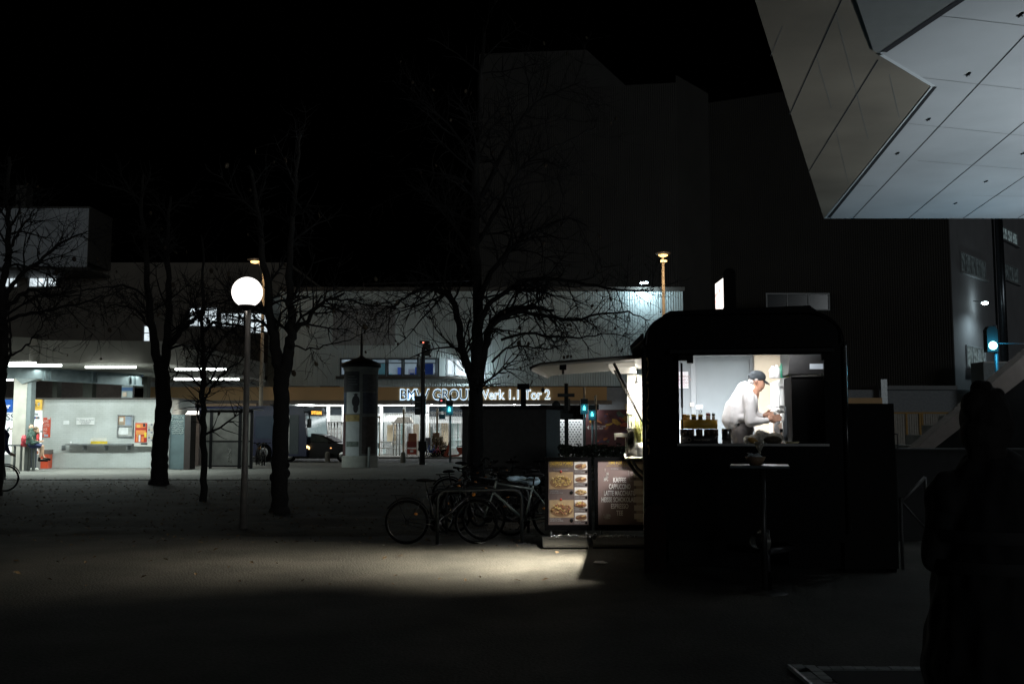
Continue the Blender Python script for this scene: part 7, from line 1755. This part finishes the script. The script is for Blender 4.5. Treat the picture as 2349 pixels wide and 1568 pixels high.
for uu in (2225,2310): kx=U_(uu,1400).x; shb.cap((kx,Yp+.07,.05),(kx,Yp-.17,.045),.052,.042)
organic('shoes',shb,blackmat,fg_,.01,2)
# --- man on the rail
Yq=39.62
def Q_(zx,zy,dy=0): return W(zx*.16464,860.25+zy*.16464,Yq+dy)
sm=thing('person','seated man in a green hooded jacket and blue shorts looking at his phone','person',(Q_(470,1000).x,Yq,.02))
b=MB(); q=Yq/F*.16464
b.ell(Q_(508,762),(.105,.085,.125),(0,.35,0)).ell(Q_(520,785,-.0),(.08,.075,.10)).ell(Q_(545,770),(.02,.02,.03)).cap(Q_(480,800),Q_(455,830),.06,.07)
b.cap(Q_(440,840),Q_(440,960),.15,.15).cap(Q_(450,970,-.1),Q_(575,985,-.14),.09,.07).cap(Q_(450,970,.1),Q_(575,985,.12),.09,.07)
b.cap(Q_(580,990,-.14),Q_(560,1120,-.12),.075,.05).cap(Q_(590,990,.12),Q_(595,1110,.12),.075,.05).cap(Q_(560,1120,-.12),Q_(548,1170,-.12),.045,.04).cap(Q_(548,1175,-.12),Q_(640,1180,-.12),.04,.035).cap(Q_(595,1110,.12),Q_(620,1150,.12),.045,.04).cap(Q_(620,1155,.12),Q_(680,1165,.12),.04,.035)
b.cap(Q_(430,850,-.17),Q_(450,950,-.2),.055,.045).cap(Q_(450,950,-.2),Q_(545,930,-.15),.04,.03)
b.cap(Q_(450,850,.17),Q_(480,940,.2),.055,.045).cap(Q_(480,940,.2),Q_(545,925,.1),.04,.03)
hand(b,Q_(545,930,-.15),Vector((.9,.2,.25)),Vector((0,0,1)),-1,.4,1.05); hand(b,Q_(545,925,.1),Vector((.9,-.2,.25)),Vector((0,0,1)),1,.4,1.05)
organic('body',b,mat('skin_light',(.55,.35,.24),.6,var=.1),sm,.011,3)
hq=MB().ell(Q_(505,745),(.11,.09,.095),(0,.35,0)); part('hair',hq,mat('hair_fair',(.13,.095,.06),.9,var=.3,scale=40),sm)
part('beard',MB().ell(Q_(532,800),(.055,.07,.05)),mat('hair_fair',(.13,.095,.06),.9,var=.3,scale=40),sm)
jk=MB(); jk.cap(Q_(445,830),Q_(425,930),.18,.18).ell(Q_(440,770,.02),(.14,.13,.11)).cap(Q_(425,850,-.17),Q_(445,950,-.2),.085,.07).cap(Q_(445,950,-.2),Q_(530,935,-.16),.065,.05).cap(Q_(455,850,.17),Q_(480,940,.2),.085,.07).cap(Q_(480,940,.2),Q_(530,930,.12),.06,.05)
organic('jacket',jk,mat('jacket_green',(.045,.085,.065),.85,var=.3,scale=8),sm,.02,3,disp=.03)
sr=MB(); sr.cap(Q_(440,970,-.09),Q_(565,985,-.14),.13,.10).cap(Q_(440,970,.09),Q_(565,985,.12),.13,.10); organic('shorts',sr,mat('shorts_blue',(.02,.03,.085),.8,var=.2),sm,.02,3)
so_=MB(); so_.cap(Q_(545,1182,-.12),Q_(655,1186,-.12),.055,.05).cap(Q_(615,1160,.12),Q_(690,1172,.12),.055,.05).cap(Q_(550,1150,-.12),Q_(548,1180,-.12),.055,.05); organic('shoes',so_,blackmat,sm,.014,2)
tag(part('mobile_phone',MB().cbox(Q_(572,918,-.03),(.09,.16,.01),(0,-.5,0)),black),'black mobile phone held by the seated man','phone')
bp=MB().ell(Q_(345,915,.05),(.14,.13,.24),(0,-.25,0)).ell(Q_(335,960,.05),(.12,.12,.12)); tag(organic('red_backpack',bp,mat('bag_red',(.55,.06,.08),.6,var=.15),None,.02,2,disp=.02),'red backpack behind the seated man on the rail','backpack')
# second person in red behind him
Yq2=40.6
def Q2(zx,zy,dy=0): return W(zx*.16464,860.25+zy*.16464,Yq2+dy)
p2=thing('person','person in a red top mostly hidden behind the seated man at the shop window','person',(Q2(480,1000).x,Yq2,.02))
b=MB(); b.ell(Q2(435,725),(.10,.10,.12)).cap(Q2(450,760),Q2(470,800),.06,.08).cap(Q2(480,830),Q2(470,960),.16,.15).cap(Q2(455,970,-.08),(Q2(425,970).x,Yq2,.5),.09,.065).cap((Q2(425,970).x,Yq2,.5),(Q2(425,970).x,Yq2,.1),.06,.045).cap(Q2(480,970,.08),(Q2(480,970).x,Yq2+.08,.5),.09,.065).cap((Q2(480,970).x,Yq2+.08,.5),(Q2(480,970).x,Yq2+.08,.1),.06,.045)
b.cap(Q2(515,840,-.1),Q2(530,900,-.15),.05,.04).cap(Q2(530,900,-.15),Q2(500,950,-.2),.04,.03); hand(b,Q2(500,950,-.2),Vector((-.6,-.3,-.6)),Vector((0,1,0)),1,.4)
organic('body',b,mat('skin_light',(.55,.35,.24),.6,var=.1),p2,.014,3)
organic('red_top',MB().cap(Q2(485,825),Q2(478,950),.19,.18).cap(Q2(515,840,-.1),Q2(530,895,-.14),.08,.065),mat('top_red',(.40,.03,.03),.8,var=.2),p2,.02,3)
organic('trousers',MB().cap(Q2(455,970,-.08),(Q2(425,970).x,Yq2,.12),.11,.07).cap(Q2(480,970,.08),(Q2(480,970).x,Yq2+.08,.12),.11,.07),mat('jeans_dark',(.03,.035,.05),.85),p2,.02,3)
organic('shoes',MB().cap((Q2(425,970).x-.02,Yq2,.06),(Q2(425,970).x+.16,Yq2-.05,.06),.05,.045).cap((Q2(480,970).x-.02,Yq2+.08,.06),(Q2(480,970).x+.16,Yq2+.03,.06),.05,.045),offw,p2,.014,2)
# cyclist at the left edge
gc=G(-18,1128); Yc_=gc.y
def C_(u,v,dy=0): return W(u+10,v,Yc_+dy)
p3=thing('person','cyclist in a blue jacket cut off by the left edge','person',(C_(-20,1000).x,Yc_,0))
b=MB(); b.ell(C_(-12,972),(.09,.08,.12)).cap(C_(-14,985),C_(-14,1000),.06,.07).cap(C_(-14,1005),C_(-28,1060),.15,.14).cap(C_(-26,1065,-.1),C_(-10,1092,-.12),.09,.06).cap(C_(-10,1092,-.12),C_(-20,1124,-.12),.055,.04).cap(C_(-26,1065,.1),C_(-6,1090,.12),.09,.06).cap(C_(-6,1090,.12),C_(-12,1118,.12),.055,.04)
b.cap(C_(-10,1000,-.16),C_(2,1028,-.2),.05,.04).cap(C_(2,1028,-.2),C_(12,1040,-.22),.038,.03); hand(b,C_(12,1040,-.22),Vector((.9,0,-.3)),Vector((0,0,1)),-1,.5)
organic('body',b,mat('skin_light',(.55,.35,.24),.6,var=.1),p3,.013,3)
organic('jacket',MB().cap(C_(-8,1000),C_(-22,1055),.21,.19).cap(C_(-4,1002,-.16),C_(4,1028,-.2),.085,.07).cap(C_(4,1028,-.2),C_(11,1038,-.22),.06,.05),mat('jacket_blue',(.015,.03,.10),.8,var=.3),p3,.018,3,disp=.02)
organic('trousers',MB().cap(C_(-26,1052,-.1),C_(-10,1092,-.12),.20,.12).cap(C_(-10,1092,-.12),C_(-19,1120,-.12),.08,.06).cap(C_(-22,1030,.1),C_(-6,1090,.12),.19,.11).cap(C_(-6,1090,.12),C_(-12,1116,.12),.08,.06),mat('trousers_black',(.014,.014,.016),.9),p3,.018,3)
part('hair',MB().ell(C_(-13,967),(.10,.09,.10)),mat('hair_fair',(.13,.095,.06),.9),p3)
